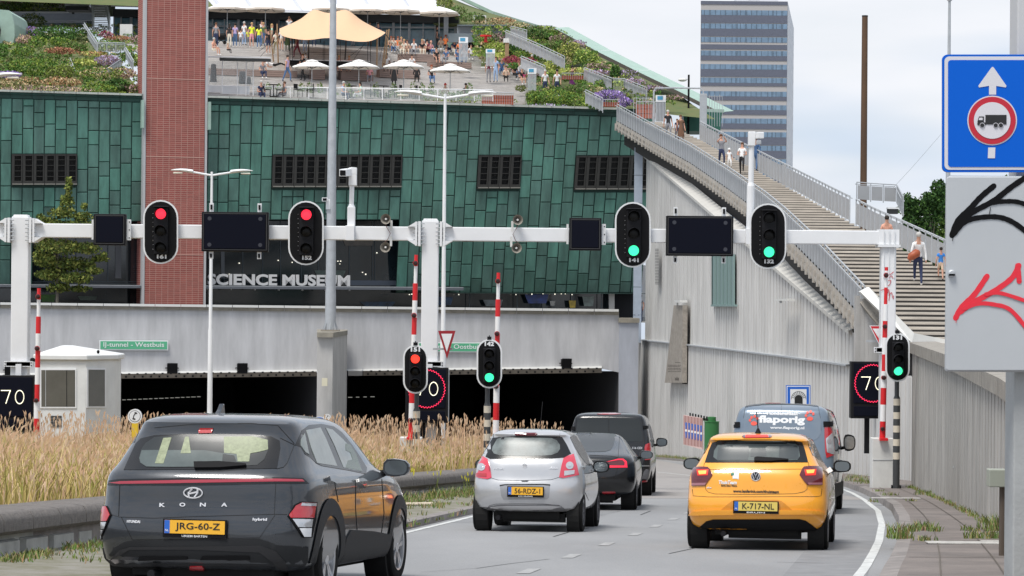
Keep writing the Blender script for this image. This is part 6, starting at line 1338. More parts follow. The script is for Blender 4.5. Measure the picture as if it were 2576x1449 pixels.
# yield signs
for (x0, x1, y0, y1, d, lb, rr) in ((1102, 1146, 832, 903, 69.3, 'red bordered triangular give way sign right of the middle gantry post', (.30, .012, .02)), (2187, 2244, 819, 876, 70.3, 'red bordered triangular give way sign half hidden behind the right barrier', (.55, .02, .03))):
    P_ = fp(d); xm = (x0+x1)/2; th = thing('give_way_sign', lb, 'road sign', tuple(P_.hit(xm, y1)), 0); rm2 = mat('sign_red_%d' % x0, rr, .4)
    b = MB(); poly(b, P_, [(x0, y0), (x1, y0), (xm+.6, y1)], rm2 if x0 < 2000 else white, 0, .02)
    if x0 > 2000: poly(b, P_, [(x0+3, y0+1.5), (x1-3, y0+1.5), (xm, y1-4)], rm2, .006, .004)
    poly(b, P_, [(x0+8, y0+7.5), (x1-8, y0+7.5), (xm, y1-18)], white, .012, .004); b.build('plate', th, world=True)
    b = MB(); c_ = P_.hit(xm, (y0+y1)/2+6); b.box((c_.x-.1, c_.y+.15, c_.z-.05), (.5, .05, .05), galv); b.build('bracket', th, world=True)
# street lamps
def lamp(px, py, s_, span, zbot, label, ext=0):
    d = 7000/s_; c_ = W(px, py, s_); th = thing('street_lamp', label, 'street lamp', (c_.x, d, zbot), 0, 'twin-armed white street lamps'); H = c_.z-zbot
    b = MB(); b.tube([(0, 0, 0), (0, 0, H*.35), (0, 0, H*.36), (0, 0, H)], [.085, .075, .06, .038], white, n=14); b.tube([(0, 0, 0), (0, 0, .05)], .2, galv, n=12); b.build('pole', th, smooth=40)
    for sx in (-1, 1):
        b = MB(); b.tube([(0, 0, H-.12), (sx*span*.46, 0, H-.02)], .035, white, n=8); b.build('arm', th)
        b = MB(); vs = []; x0, x1 = sx*span*.46, sx*span; n = 10
        for i in range(8):
            t_ = i/7; x = lerp(x0, x1, t_); hh = .11*(1-.85*t_**2.2); ww = .13*(1-.6*t_**2)
            vs += [(x, ww*cos(2*pi*k/n), H-.02+.06*sin(pi*t_*.6)+hh*(.55*sin(2*pi*k/n)+.2)) for k in range(n)]
        b.add(vs, [(i*n+k, i*n+(k+1) % n, (i+1)*n+(k+1) % n, (i+1)*n+k) for i in range(7) for k in range(n)]+[list(range(n))], white); hd = b.build('lamp_head', th, smooth=50)
        b = MB(); b.box((lerp(x0, x1, .68), 0, H-.05), (abs(x1-x0)*.42, .14, .05), mat('lamp_glass', (.7, .66, .55), .2)); b.build('lamp_glass', hd, bevel=.015)
lamp(533, 432, 78, 1.32, W(526, 1046, 78).z, 'twin-armed white street lamp in front of the brick tower'); lamp(1120, 236, 95, 1.35, zroad(73.7)+.3, 'tall twin-armed white street lamp rising behind the middle gantry post'); lamp(-73, 190, 95, 1.35, zroad(73.7)+.3, 'twin-armed white street lamp of which one head shows at the far left edge')
th = thing('base_plinth', 'dark plinth under the lamp post in front of the left tunnel opening', 'plinth', tuple(W(526, 1046, 78)-Vector((0, 0, 2.2)))); b = MB(); b.box((0, 0, 1.08), (.55, .5, 2.16), conc_d, taper=.8); b.build('block', th)
z0 = W(1732, 278, 38).z; th = thing('slim_lamp', 'slim black lamp post with a flat white head behind the roof edge', 'street lamp', tuple(W(1732, 278, 38))); h = W(1732, 188, 38).z-z0
b = MB(); b.tube([(0, 0, -3), (0, 0, h)], .07, black); b.build('pole', th); b = MB(); b.ell((-.42, -.1, h-.35), (.3, .2, .12), offwhite); b.tube([(0, 0, h-.3), (-.3, 0, h-.3)], .03, galv); b.build('lamp_head', th, smooth=60)
# booth
d = 87.5; s_ = 80; P_ = fp(d); th = thing('guard_booth', 'white guard booth with grey windows standing in the dry grass at left', 'booth', (P_.hit(180, 1110).x, d, zroad(d)+.4)); bw_ = mat('booth_white', (.66, .67, .66), .55, noise=.08, nscale=2)
q = [(90, 0), (97, -.25), (219, -.25), (277, 1.1), (277, 2.4), (90, 2.4)]; pt = [Vector((P_.hit(x, 1000).x, d+y, 0)) for x, y in q]; zb0, zt0 = zroad(d)+.2, P_.hit(180, 904).z
b = MB(); b.prism([(v.x, v.y, zb0) for v in pt], (0, 0, zt0-zb0), bw_); b.build('walls', th, world=True)
b = MB(); cx_ = sum(v.x for v in pt)/6; cy_ = sum(v.y for v in pt)/6; A = [Vector((cx_+(v.x-cx_)*1.08, cy_+(v.y-cy_)*1.08, zt0-.02)) for v in pt]; B_ = [v+Vector((0, 0, .16)) for v in A]; C_ = [Vector((cx_-.25+(v.x-cx_)*.12, cy_+(v.y-cy_)*.2, zt0+.42)) for v in pt]
b.add(A+B_+C_, [(i, (i+1) % 6, 6+(i+1) % 6, 6+i) for i in range(6)]+[(6+i, 6+(i+1) % 6, 12+(i+1) % 6, 12+i) for i in range(6)]+[(12, 13, 14, 15, 16, 17), (5, 4, 3, 2, 1, 0)], bw_); b.build('roof', th, world=True, bevel=.03)
P1 = Plane((pt[1].x, pt[1].y), (pt[2].x, pt[2].y)); P2 = Plane((pt[2].x, pt[2].y), (pt[3].x, pt[3].y)); bgl = mat('booth_glass', (.10, .10, .09), .12, spec=.8, noise=.25, nscale=.5)
for P_, a in ((P1, (104, 189, 931, 1023)), (P2, (223, 264, 930, 1022))):
    b = MB(); poly(b, P_, [(a[0]-4, a[2]-4), (a[1]+3, a[2]-4), (a[1]+3, a[3]+4), (a[0]-4, a[3]+4)], white, .03, .03); wn = b.build('window', th, world=True)
    b = MB(); poly(b, P_, [(a[0], a[2]), (a[1], a[2]), (a[1], a[3]), (a[0], a[3])], bgl, .036, .004)
    b.build('pane', wn, world=True)
    b = MB()
    for x in ([114, 167] if P_ is P1 else []): poly(b, P_, [(x, a[2]), (x+1.5, a[2]), (x+1.5, a[3]), (x, a[3])], galv if x == 114 else blackm, .042, .004)
    b.build('mullion', wn, world=True)
b = MB()
for k in range(8): poly(b, P1, [(127, 1046+k*3.8), (155, 1046+k*3.8), (155, 1048+k*3.8), (127, 1048+k*3.8)], blackm, .02, .02)
b.build('vent', th, world=True)
b = MB(); b.box(P1.hit(178, 892, .1)+Vector((0, 1, 0)), (.05, .05, .12), black); b.ell(P1.hit(247, 885, -.6), (.05, .05, .06), black); b.ell(P1.hit(82, 906, .2), (.09, .06, .08), black); b.build('roof_lamp', th, world=True)
# phone sign on the yellow post
def phone(px, py, r, d, label, yellow=True):
    P_ = fp(d); th = thing('phone_sign', label, 'sign', (P_.hit(px, py).x, d, zroad(d)+.45))
    b = MB(); poly(b, P_, circ(px, py, r), white, 0, .06); poly(b, P_, circ(px, py, r*.8), blackm, .004, .004); poly(b, P_, circ(px, py, r*.74), white, .008, .004)
    stroke(b, P_, [(px+r*.15, py-r*.45), (px-r*.12, py-r*.1), (px-r*.2, py+r*.25)], r*.12, ink, .012); stroke(b, P_, [(px+r*.05, py-r*.48), (px+r*.25, py-r*.42)], r*.2, ink, .013); stroke(b, P_, [(px-r*.25, py+r*.35), (px+.0*r, py+r*.4)], r*.2, ink, .013); b.build('disc', th, world=True)
    b = MB(); c_ = P_.hit(px, py+r); b.box((c_.x+.0, d+.05, (c_.z+zroad(d)+.3)/2), (.13, .1, c_.z-zroad(d)-.3), mat('yellow_post', (.72, .48, .03), .5) if yellow else galv); b.build('post', th, world=True)
phone(339, 1047, 18, 60, 'round white telephone sign on a yellow post in the dry grass'); phone(823, 1051, 9.5, 100, 'small round telephone sign beside the concrete pillar foot', False)
P_ = fp(100.3); th = thing('blue_sign', 'small blue round sign just left of the concrete pillar foot', 'road sign', tuple(P_.hit(803, 1060))); b = MB(); poly(b, P_, circ(803, 1057, 16, 24, 9), white, 0, .03); poly(b, P_, circ(803, 1057, 14, 24, 7.5), mat('sign_blue', (.01, .12, .55), .4), .01, .005); b.build('disc', th, world=True); b = MB(); c_ = P_.hit(803, 1060); b.box((c_.x, 100.4, c_.z-.6), (.06, .06, 1.3), galv); b.build('post', th, world=True)
# tunnel sign
P_ = fp(95); th = thing('tunnel_sign', 'square blue tunnel entrance sign showing an arch, behind the delivery van', 'road sign', (P_.hit(2008, 1000).x, 95, zroad(95)+.1)); sb = mat('sign_blue', (.01, .12, .55), .4)
b = MB(); poly(b, P_, [(1977, 969), (2039, 969), (2039, 1031), (1977, 1031)], sb, 0, .03); poly(b, P_, [(1979, 971), (2037, 971), (2037, 1029), (1979, 1029)], white, .006, .004); poly(b, P_, [(1981, 973), (2035, 973), (2035, 1027), (1981, 1027)], sb, .011, .004); poly(b, P_, [(1988, 979), (2029, 979), (2029, 1021), (1988, 1021)], white, .016, .004); b.build('plate', th, world=True)
b = MB(); arc = lambda r, n: [(2009+r*cos(a), 1004-r*sin(a)*1.05) for a in [pi*i/n for i in range(n+1)]]
poly(b, P_, arc(10, 12)+[(1999, 1018), (2019, 1018)][::1], ink, .024, .004)
for i in range(1, 11): a = pi*i/11; stroke(b, P_, [(2009+11*cos(a), 1004-11*sin(a)), (2009+18*cos(a), 1004-19*sin(a))], .9, ink, .024)
aa = arc(18.5, 10)
for i in range(10): stroke(b, P_, [aa[i], aa[i+1]], .9, ink, .026)
b.build('tunnel_symbol', th, world=True)
b = MB(); c_ = P_.hit(2008, 1031); b.tube([(c_.x, 95.06, zroad(95)), (c_.x, 95.06, c_.z+.5)], .04, galv); b.build('post', th, world=True)
# memorial stone, wall grille, vent strip, small lamp
Mw, Pw = wallM(1695, 865, .18); th = thing('memorial_stone', 'tall tapering grey stone memorial slab with carved lettering fixed to the ribbed wall', 'memorial', tuple(Mw.translation))
stn = mat('memorial_stone', (.30, .27, .235), .9, noise=.3, nscale=4, bump=.4)
b = MB(); poly(b, Pw, [(1695, 768), (1718, 768), (1716, 963), (1672, 963)], stn, .35, .25); b.build('slab', th, world=True); b = MB(); poly(b, Pw, [(1718, 770), (1721, 770), (1720, 966), (1716, 966)], blackm, .25, .2); b.build('side_bracket', th, world=True)
b = MB()
for (y, a, c_) in ((911, 1698, 1713), (918, 1680, 1713), (921.5, 1680, 1713), (926, 1680, 1713), (929.5, 1679, 1713), (934, 1680, 1713)):
    x = a
    while x < c_-1: w_ = random.uniform(1.2, 3.6); poly(b, Pw, [(x, y), (min(c_, x+w_), y), (min(c_, x+w_), y+1.6), (x, y+1.6)], mat('carved', (.10, .085, .07), .9), .353, .003); x += w_+.7
poly(b, Pw, [(1698, 957), (1698, 949), (1701, 952), (1703, 947), (1705, 952), (1708, 949), (1708, 957)], mat('carved', (.10, .085, .07), .9), .354, .003); b.build('carved_lettering', th, world=True)
th = thing('wall_lamp', 'small pale lamp on the ribbed wall just above the memorial stone', 'lamp', tuple(Pw.hit(1703, 765, .2))); b = MB(); poly(b, Pw, [(1695, 755), (1710, 755), (1710, 761), (1699, 761)], offwhite, .5, .4); b.box(Pw.hit(1704, 765, .3), (.08, .3, .25), offwhite); b.build('lamp_body', th, world=True)
M2, P2 = wallM(1963, 757, .1); th = thing('wall_lamp', 'small horizontal lamp high on the ribbed wall right of the barred window', 'lamp', tuple(P2.hit(1963, 757, .1))); b = MB(); poly(b, P2, [(1948, 753), (1980, 751), (1980, 757), (1948, 756)], offwhite, .5, .3); b.box(P2.hit(1964, 759, .3), (.06, .3, .1), galv); b.build('lamp_body', th, world=True)
M3, P3 = wallM(1818, 700, .12); th = thing('barred_window', 'tall window with upright green-grey bars in the ribbed wall under the staircase', 'window', tuple(P3.hit(1818, 771, .12)))
b = MB(); poly(b, P3, [(1790, 640), (1845, 640), (1845, 771), (1790, 771)], mat('green_black', (.02, .05, .045), .4), .02, .1); b.build('opening', th, world=True)
b = MB()
for k in range(6): x = 1793+k*9.4; poly(b, P3, [(x, 640), (x+4.5, 640), (x+4.5, 768), (x, 768)], mat('bar_green', (.20, .29, .28), .5), .10, .08)
b.build('bars', th, world=True); b = MB(); poly(b, P3, [(1788, 766), (1847, 766), (1847, 771), (1788, 771)], mat('bar_green', (.20, .29, .28), .5), .16, .15); b.build('sill', th, world=True)
M4, P4 = wallM(1651, 670, .1); th = thing('vent_strip', 'narrow upright slatted vent in the ribbed wall left of the barred window', 'vent', tuple(P4.hit(1651, 715, .12))); b = MB()
for k in range(24): y = 626+k*3.8; poly(b, P4, [(1648, y), (1656, y), (1656, y+1.7), (1648, y+1.7)], mat('vent_dark', (.08, .08, .08), .7), .14, .03)
b.build('slats', th, world=True)
M5, P5 = wallM(1740, 1100, .3)
# poster stand and green tank
d = 128; P_ = Plane((8.1, 128), (9.6, 126.2)); th = thing('painted_panel', 'panel with red stripes and blue figures beside the green tank', 'panel', tuple(P_.hit(1742, 1130)))
b = MB(); poly(b, P_, [(1719, 1044), (1766, 1052), (1767, 1131), (1719, 1118)], mat('panel_pink', (.62, .45, .42), .6), 0, .06); bd = b.build('board', th, world=True)
b = MB()
for k in range(13): x = 1720+k*3.7; yo = (x-1719)*.17; poly(b, P_, [(x, 1045+yo), (x+1.8, 1045+yo), (x+1.8, 1118+yo), (x, 1118+yo)], mat('panel_brown', (.22, .07, .06), .6), .004, .003)
b.build('stripes', bd, world=True)
b = MB()
for k in range(6):
    x = 1723+k*7.6; yo = (x-1719)*.2
    for j in range(2): poly(b, P_, [(x, 1062+yo+j*22), (x+5.5, 1062+yo+j*22), (x+4, 1083+yo+j*18), (x+1.5, 1083+yo+j*18)], mat('panel_blue', (.06, .13, .42), .6), .009, .003)
    poly(b, P_, circ(x+2.7, 1082+yo, 2.4, 10, 3.4), mat('panel_white', (.7, .72, .76), .6), .014, .003)
b.build('figures', bd, world=True)
b = MB()
for k in range(7): c_ = P_.hit(1736+k*7, 1044+k*1.5, -.1); b.tube([c_-Vector((0, 0, .1)), c_+Vector((0, 0, .1))], .04, blackm, n=6)
beam3(b, P_.hit(1730, 1048, -.1), P_.hit(1782, 1053, -.2), .12, .2, mat('dark_green', (.03, .10, .03), .6)); b.build('top_pegs', th, world=True)
gn = mat('green_tank', (.03, .16, .045), .5); c_ = W(1790, 1130, 54); th = thing('green_tank', 'dark green round tank standing beside the painted panel', 'tank', (c_.x, c_.y, zroad(c_.y)+.1)); zt5 = W(1790, 1060, 54).z-(zroad(c_.y)+.1)
b = MB(); b.lathe((0, 0, 0), [(.34, 0), (.34, zt5-.04), (.36, zt5-.03), (.36, zt5)], gn, None, 24); b.build('tank_body', th, smooth=40); b = MB(); b.lathe((0, 0, zt5), [(.2, 0), (.2, .2), (.12, .22)], gn, None, 20); b.build('lid', th, smooth=40)
# things on the near wall
Pn = Plane((6.95, 39.3), (8.75, 56)); th = thing('wall_handrail', 'short bent grey handrail fixed to the ribbed retaining wall', 'handrail', tuple(Pn.hit(2384, 1165, .1))); b = MB(); b.tube([Pn.hit(2368, 1152, .2), Pn.hit(2400, 1163, .2)], .035, galv, n=6); b.tube([Pn.hit(2370, 1154, .2), Pn.hit(2368, 1190, .2)], .03, blackm, n=6); b.tube([Pn.hit(2399, 1163, .2), Pn.hit(2399, 1175, .0)], .02, galv, n=6); b.build('rail', th, world=True)
th = thing('wall_plate', 'small dark plate low on the ribbed retaining wall', 'plate', tuple(Pn.hit(2374, 1077, .08))); b = MB(); poly(b, Pn, [(2371, 1074), (2379, 1074), (2379, 1080), (2371, 1080)], blackm, .1, .06); b.build('plate', th, world=True)
P_ = fp(30); th = thing('utility_box', 'olive grey utility box on a dark post beside the foreground pole', 'utility box', (P_.hit(2507, 1290).x, 30, zroad(30)+.15)); b = MB(); c0, c1 = P_.hit(2489, 1181), P_.hit(2535, 1226); b.box(((c0.x+c1.x)/2, 30.1, (c0.z+c1.z)/2), (c1.x-c0.x, .2, c0.z-c1.z), mat('olive_box', (.30, .32, .27), .6)); b.build('box', th, world=True, bevel=.01)
b = MB(); c2 = P_.hit(2526, 1226); b.tube([(c2.x, 30.1, zroad(30)), (c2.x, 30.1, c2.z)], .035, mat('brown_post', (.09, .07, .055), .8)); b.build('post', th, world=True)
# foreground post, blue sign, grey cabinet with graffiti
D = 16.7; P_ = fp(D); pc = mat('painted_post', (.36, .37, .37), .75, noise=.12, nscale=2.5, bump=.15); 
th = thing('foreground_post', 'thick pale concrete post at the right edge carrying the blue sign and the grey cabinet', 'post', (P_.hit(2600, 1449).x, D+.5, zroad(D)))
b = MB(); PB = fp(D+.4); x0, x1 = PB.hit(2527, 1200).x, PB.hit(2720, 1200).x; zj = P_.hit(2530, 930).z; b.box(((x0+x1)/2, D+.25, (zj+zroad(D)-.2)/2), (x1-x0, .30, zj-zroad(D)+.2), pc); b.build('base', th, world=True, bevel=.01)
b = MB(); x0, x1 = PB.hit(2537, 300).x, PB.hit(2690, 300).x; b.box(((x0+x1)/2, D+.26, zj+2.0), (x1-x0, .26, 4.2), mat('grey_post_top', (.50, .50, .505), .6)); b.build('shaft', th, world=True, bevel=.01)
sbl = mat('bright_sign_blue', (.001, .105, .56), .5, spec=.15); sw = mat('sign_reflective', (.62, .61, .64), .5)
def rrect(x0, y0, x1, y1, r, n=6):
    o = []
    for cx, cy, a0 in ((x1-r, y1-r, 0), (x0+r, y1-r, 90), (x0+r, y0+r, 180), (x1-r, y0+r, 270)): o += [(cx+r*cos(radians(a0+90*i/n)), cy+r*sin(radians(a0+90*i/n))) for i in range(n+1)]
    return o
th = thing('lane_sign', 'blue lane sign with a white arrow and a no lorries symbol at upper right', 'road sign', tuple(P_.hit(2497, 433)))
b = MB(); poly(b, P_, rrect(2371, 137, 2624, 433, 13), sbl, 0, .03); poly(b, P_, rrect(2376, 142, 2619, 427, 12), sw, .003, .002); poly(b, P_, rrect(2385, 151, 2610, 420, 8), sbl, .006, .002); b.build('sign_plate', th, world=True)
b = MB(); poly(b, P_, [(2497, 168), (2500, 170), (2532, 216), (2530, 220), (2506, 216), (2506, 238), (2488, 238), (2488, 216), (2463, 220), (2461, 216), (2494, 170)], sw, .009, .002); poly(b, P_, [(2486, 371), (2504, 371), (2503, 398), (2485, 398)], sw, .009, .002); b.build('arrow', th, world=True)
b = MB(); poly(b, P_, circ(2496, 303, 62.5, 48), sw, .009, .002); poly(b, P_, circ(2496, 303, 59.5, 48), mat('sign_crimson', (.48, .012, .03), .4), .012, .002); poly(b, P_, circ(2496, 303, 46, 48), sw, .015, .002); b.build('prohibition_ring', th, world=True)
b = MB(); poly(b, P_, [(2479, 289), (2532, 289), (2532, 313), (2479, 313)], ink, .018, .002); poly(b, P_, [(2463, 293), (2475, 293), (2475, 308), (2479, 308), (2479, 315), (2459, 315), (2459, 306)], ink, .0185, .002); poly(b, P_, [(2464, 296), (2472, 296), (2472, 302), (2462, 302)], sw, .021, .002)
for x in (2471, 2505, 2518): poly(b, P_, circ(x, 315, 6.4, 18), sw, .0195, .002); poly(b, P_, circ(x, 315, 5.2, 18), ink, .022, .002)
b.build('lorry_symbol', th, world=True)
b = MB(); c_ = P_.hit(2560, 285); b.box((c_.x, D+.08, c_.z), (.3, .1, .06), galv); b.build('bracket', th, world=True)
th = thing('control_cabinet', 'light grey steel cabinet sprayed with black and red arrow graffiti below the blue sign', 'cabinet', tuple(P_.hit(2497, 937)))
cab = mat('cabinet_grey', (.44, .46, .48), .5, noise=.04, nscale=1.5); cd_ = MB(); c0, c1 = P_.hit(2377, 441), P_.hit(2640, 937); cd_.box(((c0.x+c1.x)/2+.01, D+.045, (c0.z+c1.z)/2), (c1.x-c0.x-.02, .09, c0.z-c1.z), cab); cd_.build('cabinet_body', th, world=True, bevel=.012)
b = MB(); poly(b, P_, rrect(2381, 445, 2636, 932, 6), cab, .02, .018); dr = b.build('door', th, world=True, bevel=.004)
b = MB(); c_ = P_.hit(2394, 688, .03); b.lathe((c_.x, c_.y, c_.z), [(.022, .01), (.022, -.01), (.015, -.015)], galv, None, 16, 'y'); b.box((c_.x, c_.y-.012, c_.z-.008), (.036, .006, .012), blackm); b.build('lock', dr, world=True)
bg2 = mat('black_spray', (.005, .005, .006), .8, spec=.15); rg2 = mat('bright_red_spray', (.72, .02, .04), .5)
b = MB()
for i, (w_, pts) in enumerate(((11, [(2395, 592), (2410, 555), (2440, 525), (2468, 495), (2500, 468)]), (11, [(2412, 560), (2450, 532), (2500, 505), (2545, 470), (2590, 440)]), (10, [(2400, 588), (2425, 560), (2460, 548), (2510, 546), (2550, 560), (2600, 598)]), (9, [(2485, 512), (2520, 507), (2560, 508), (2600, 522)]), (1.2, [(2492, 522), (2489, 538)]), (1.2, [(2398, 594), (2396, 606)]))): stroke(b, P_, pts, w_*1.3, bg2, .022+.0012*i, .002)
b.build('black_graffiti', th, world=True)
b = MB()
for i, (w_, pts) in enumerate(((13, [(2404, 800), (2420, 772), (2452, 740), (2483, 695)]), (13, [(2415, 785), (2450, 760), (2500, 733), (2545, 700), (2563, 668)]), (12, [(2560, 668), (2562, 684), (2564, 708)]), (10, [(2425, 776), (2460, 764), (2500, 766), (2545, 782), (2600, 850)]), (9, [(2480, 740), (2520, 738), (2600, 764)]), (1.2, [(2406, 800), (2405, 812)]))): stroke(b, P_, pts, w_*1.05, rg2, .022+.0012*i, .002)
b.build('red_graffiti', th, world=True)
# ================================================================== ROOF TERRACE FURNITURE AND PEOPLE
def stairpt(px, py):
    best = None; z = .05
    while z < ST[0][0].z:
        a, a2 = sat(z); x = None
        r = ray(px, py); k = a.y; P_ = C0+r*k; e = abs(P_.z-z)
        if best is None or e < best[0]: best = (e, Vector((P_.x, k, z)))
        z += .1
    return best[1]
skin1 = (.50, .27, .19); skin2 = (.20, .10, .06)
PAL = dict(wh=(.72, .72, .72), bk=(.012, .012, .014), gy=(.22, .22, .24), nv=(.02, .03, .08), dn=(.07, .14, .28), lb=(.30, .42, .62), pk=(.72, .32, .36), rd=(.55, .04, .04), mr=(.14, .02, .035), li=(.45, .36, .60), ye=(.72, .80, .05), kh=(.25, .21, .12), or_=(.85, .22, .06), be=(.62, .46, .34), pu=(.17, .03, .17), mt=(.36, .58, .46), br=(.14, .07, .04), gn=(.08, .13, .06), cr=(.65, .60, .50), bl=(.04, .22, .62), sa=(.70, .36, .26), dh=(.02, .014, .01), bh=(.10, .045, .02), yh=(.42, .26, .12), gh=(.45, .44, .42), rh=(.22, .05, .02))
def pm(k): return mat('cloth_'+k, PAL[k], .85, noise=.12, nscale=9) if k in PAL else mat('skin_'+k, skin2 if k == 'sk2' else skin1, .6)
R0 = random.Random(5)
def person(P_, pose, face, h, top, bot, hair, label, shorts=0, sleeve=0, arms='', skin='sk', dress=0, hat=None, group='people on the roof terrace', name='person'):
    """face: 0 towards the camera, 90 to the right of the picture, 180 away"""
    k = h/1.72; V_ = {}; E_ = []
    def j(n, x, y, z, r, par=None, r2=None): V_[n] = (Vector((x, y, z)), r, r2 or r, par)
    zp = .92; sit = pose in ('sit', 'lie')
    if sit: zp = .12
    bend = {'sit': .06, 'stand': 0, 'walk': .03, 'climb': -.12, 'lie': -.55}[pose]
    up = 1 if pose != 'lie' else .35
    j('pel', 0, 0, zp, .125, None, .10); j('sp', 0, -bend*.3, zp+.2*up, .115, 'pel', .09); j('ch', 0, -bend*.8, zp+.43*up, .135, 'sp', .095); j('nk', 0, -bend*1.1, zp+.57*up, .05, 'ch')
    j('hd', 0, -bend*1.2-.01, zp+.66*up, .078, 'nk', .088); j('ht', 0, -bend*1.2-.005, zp+.76*up, .075, 'hd', .085)
    for s_, n in ((1, 'l'), (-1, 'r')):
        if pose in ('stand',): j('h'+n, s_*.08, 0, zp-.07, .088, 'pel'); j('k'+n, s_*.10, -.02, .49, .058, 'h'+n); j('a'+n, s_*.11, .02, .09, .038, 'k'+n); j('t'+n, s_*.12, -.13, .035, .034, 'a'+n)
        elif pose in ('walk', 'climb'):
            f = .26*s_ if pose == 'walk' else .2*s_; zz = .0 if (pose == 'walk' or s_ < 0) else .16
            j('h'+n, s_*.08, 0, zp-.07, .088, 'pel'); j('k'+n, s_*.09, -f*.65-.05, .49+zz*.8, .058, 'h'+n); j('a'+n, s_*.09, -f+.04, .09+zz, .038, 'k'+n); j('t'+n, s_*.10, -f-.1, .04+zz, .034, 'a'+n)
        elif pose == 'sit': j('h'+n, s_*.09, -.05, zp-.01, .088, 'pel'); j('k'+n, s_*.13, -.42, zp+.08, .06, 'h'+n); j('a'+n, s_*.12, -.48, zp-.33, .038, 'k'+n); j('t'+n, s_*.13, -.60, zp-.38, .033, 'a'+n)
        else: j('h'+n, s_*.09, -.08, zp, .088, 'pel'); j('k'+n, s_*.12, -.48, zp+.14, .058, 'h'+n); j('a'+n, s_*.12, -.85, zp-.02, .038, 'k'+n); j('t'+n, s_*.13, -.92, zp+.08, .033, 'a'+n)
        c_ = V_['ch'][0]; j('s'+n, s_*.165, c_.y, c_.z+.02, .058, 'ch')
        up_ = (arms == 'up') or (arms == 'one' and s_ > 0)
        if up_: j('e'+n, s_*.24, c_.y-.16, c_.z+.02, .042, 's'+n); j('w'+n, s_*.10, c_.y-.26, c_.z+.2, .03, 'e'+n); j('f'+n, s_*.06, c_.y-.28, c_.z+.28, .028, 'w'+n)
        elif sit or arms == 'fwd': j('e'+n, s_*.24, c_.y-.06, c_.z-.26, .042, 's'+n); j('w'+n, s_*.15, c_.y-.28, c_.z-.28, .03, 'e'+n); j('f'+n, s_*.10, c_.y-.36, c_.z-.26, .028, 'w'+n)
        else: j('e'+n, s_*.235, c_.y+.03*s_, c_.z-.27, .042, 's'+n); j('w'+n, s_*.25, c_.y-.06-.06*s_, c_.z-.51, .03, 'e'+n); j('f'+n, s_*.25, c_.y-.09-.06*s_, c_.z-.61, .028, 'w'+n)
    names = list(V_); idx = {n: i for i, n in enumerate(names)}
    me = bpy.data.meshes.new('sk'); me.from_pydata([tuple(V_[n][0]) for n in names], [(idx[V_[n][3]], idx[n]) for n in names if V_[n][3]], [])
    ob = bpy.data.objects.new('sk', me); COL.objects.link(ob); ob.modifiers.new('k', 'SKIN'); q = ob.modifiers.new('s', 'SUBSURF'); q.levels = 1
    for i, n in enumerate(names): me.skin_vertices[0].data[i].radius = (V_[n][1], V_[n][2]); me.skin_vertices[0].data[i].use_root = (i == 0)
    bpy.context.view_layer.update(); m2 = bpy.data.meshes.new_from_object(ob.evaluated_get(bpy.context.evaluated_depsgraph_get())); bpy.data.objects.remove(ob)
    top_m, bot_m, sk_m, sh_m = pm(top), pm(bot), pm(skin), pm('wh' if hash(label) % 2 else 'bk')
    for m in (sk_m, top_m, bot_m, sh_m): m2.materials.append(m)
    segs = [(V_[V_[n][3]][0], V_[n][0], n) for n in names if V_[n][3]]
    def reg(p):
        b_ = None
        for a, c_, n in segs:
            d = c_-a; t_ = max(0, min(1, (p-a).dot(d)/max(d.length_squared, 1e-9))); e = (a+d*t_-p).length
            if b_ is None or e < b_[0]: b_ = (e, n, t_)
        n, t_ = b_[1], b_[2]
        if n in ('hd', 'ht') or (n == 'nk' and t_ > .3) or n[0] == 'f' or (n[0] == 'w' and (sleeve == 0)) or (n[0] == 'e' and sleeve == 0 and t_ > .45) or (sleeve < 0 and n[0] in 'ew'): return 0
        if n[0] == 't': return 3
        if n[0] == 'a': return 0 if shorts else 2
        if n[0] == 'k': return 0 if (shorts and t_ > .75) else 2
        if n[0] == 'h' and n != 'hd' and n != 'ht': return 2
        if n == 'sp' and t_ < .25: return 2
        return 1
    for f in m2.polygons: f.material_index = reg(f.center); f.use_smooth = True
    M = Matrix.Rotation(radians(face), 4, 'Z') @ Matrix.Scale(k, 4)
    th = thing(name, label, 'person', tuple(P_), 0, group); m2.transform(M); m2.name = 'body'; o = bpy.data.objects.new('body', m2); COL.objects.link(o); o.parent = th; WM[o.name] = WM[th.name]
    if hair:
        b = MB(); c_ = V_['ht'][0]; lng = hair.endswith('+'); hm = pm(hair.rstrip('+'))
        b.ell(c_+Vector((0, .018, -.005)), (.095, .098, .092), hm, M, 12, 8)
        if lng: b.ell(c_+Vector((0, .062, -.15)), (.085, .055, .18), hm, M, 10, 6)
        b.build('hair', th, smooth=60)
    if hat: b = MB(); c_ = V_['ht'][0]; b.lathe((c_.x, c_.y, c_.z+.0), [(.15 if hat[0] == 'B' else .1, 0), (.10, .025), (.095, .08), (.04, .12)], pm(hat.lstrip('B')), M, 14); b.build('hat', th, smooth=50)
    if dress:
        b = MB(); c_ = V_['pel'][0]; bt = .42 if not sit else c_.z-.1; b.lathe((0, c_.y, 0), [(.11, c_.z+.22), (.15, c_.z+.02), (.19, (c_.z+bt)/2), (.22, bt)], top_m if dress == 1 else bot_m, M, 14); b.build('dress', th, smooth=50)
    return th
T = lambda x, y: roof(x, y)
S_ = lambda x, y: roof(x, y)+Vector((0, 0, .22)); B = lambda x, y0, y1: W(x, y0, F/roof(x, y1).y)+Vector((0, .12, 0))
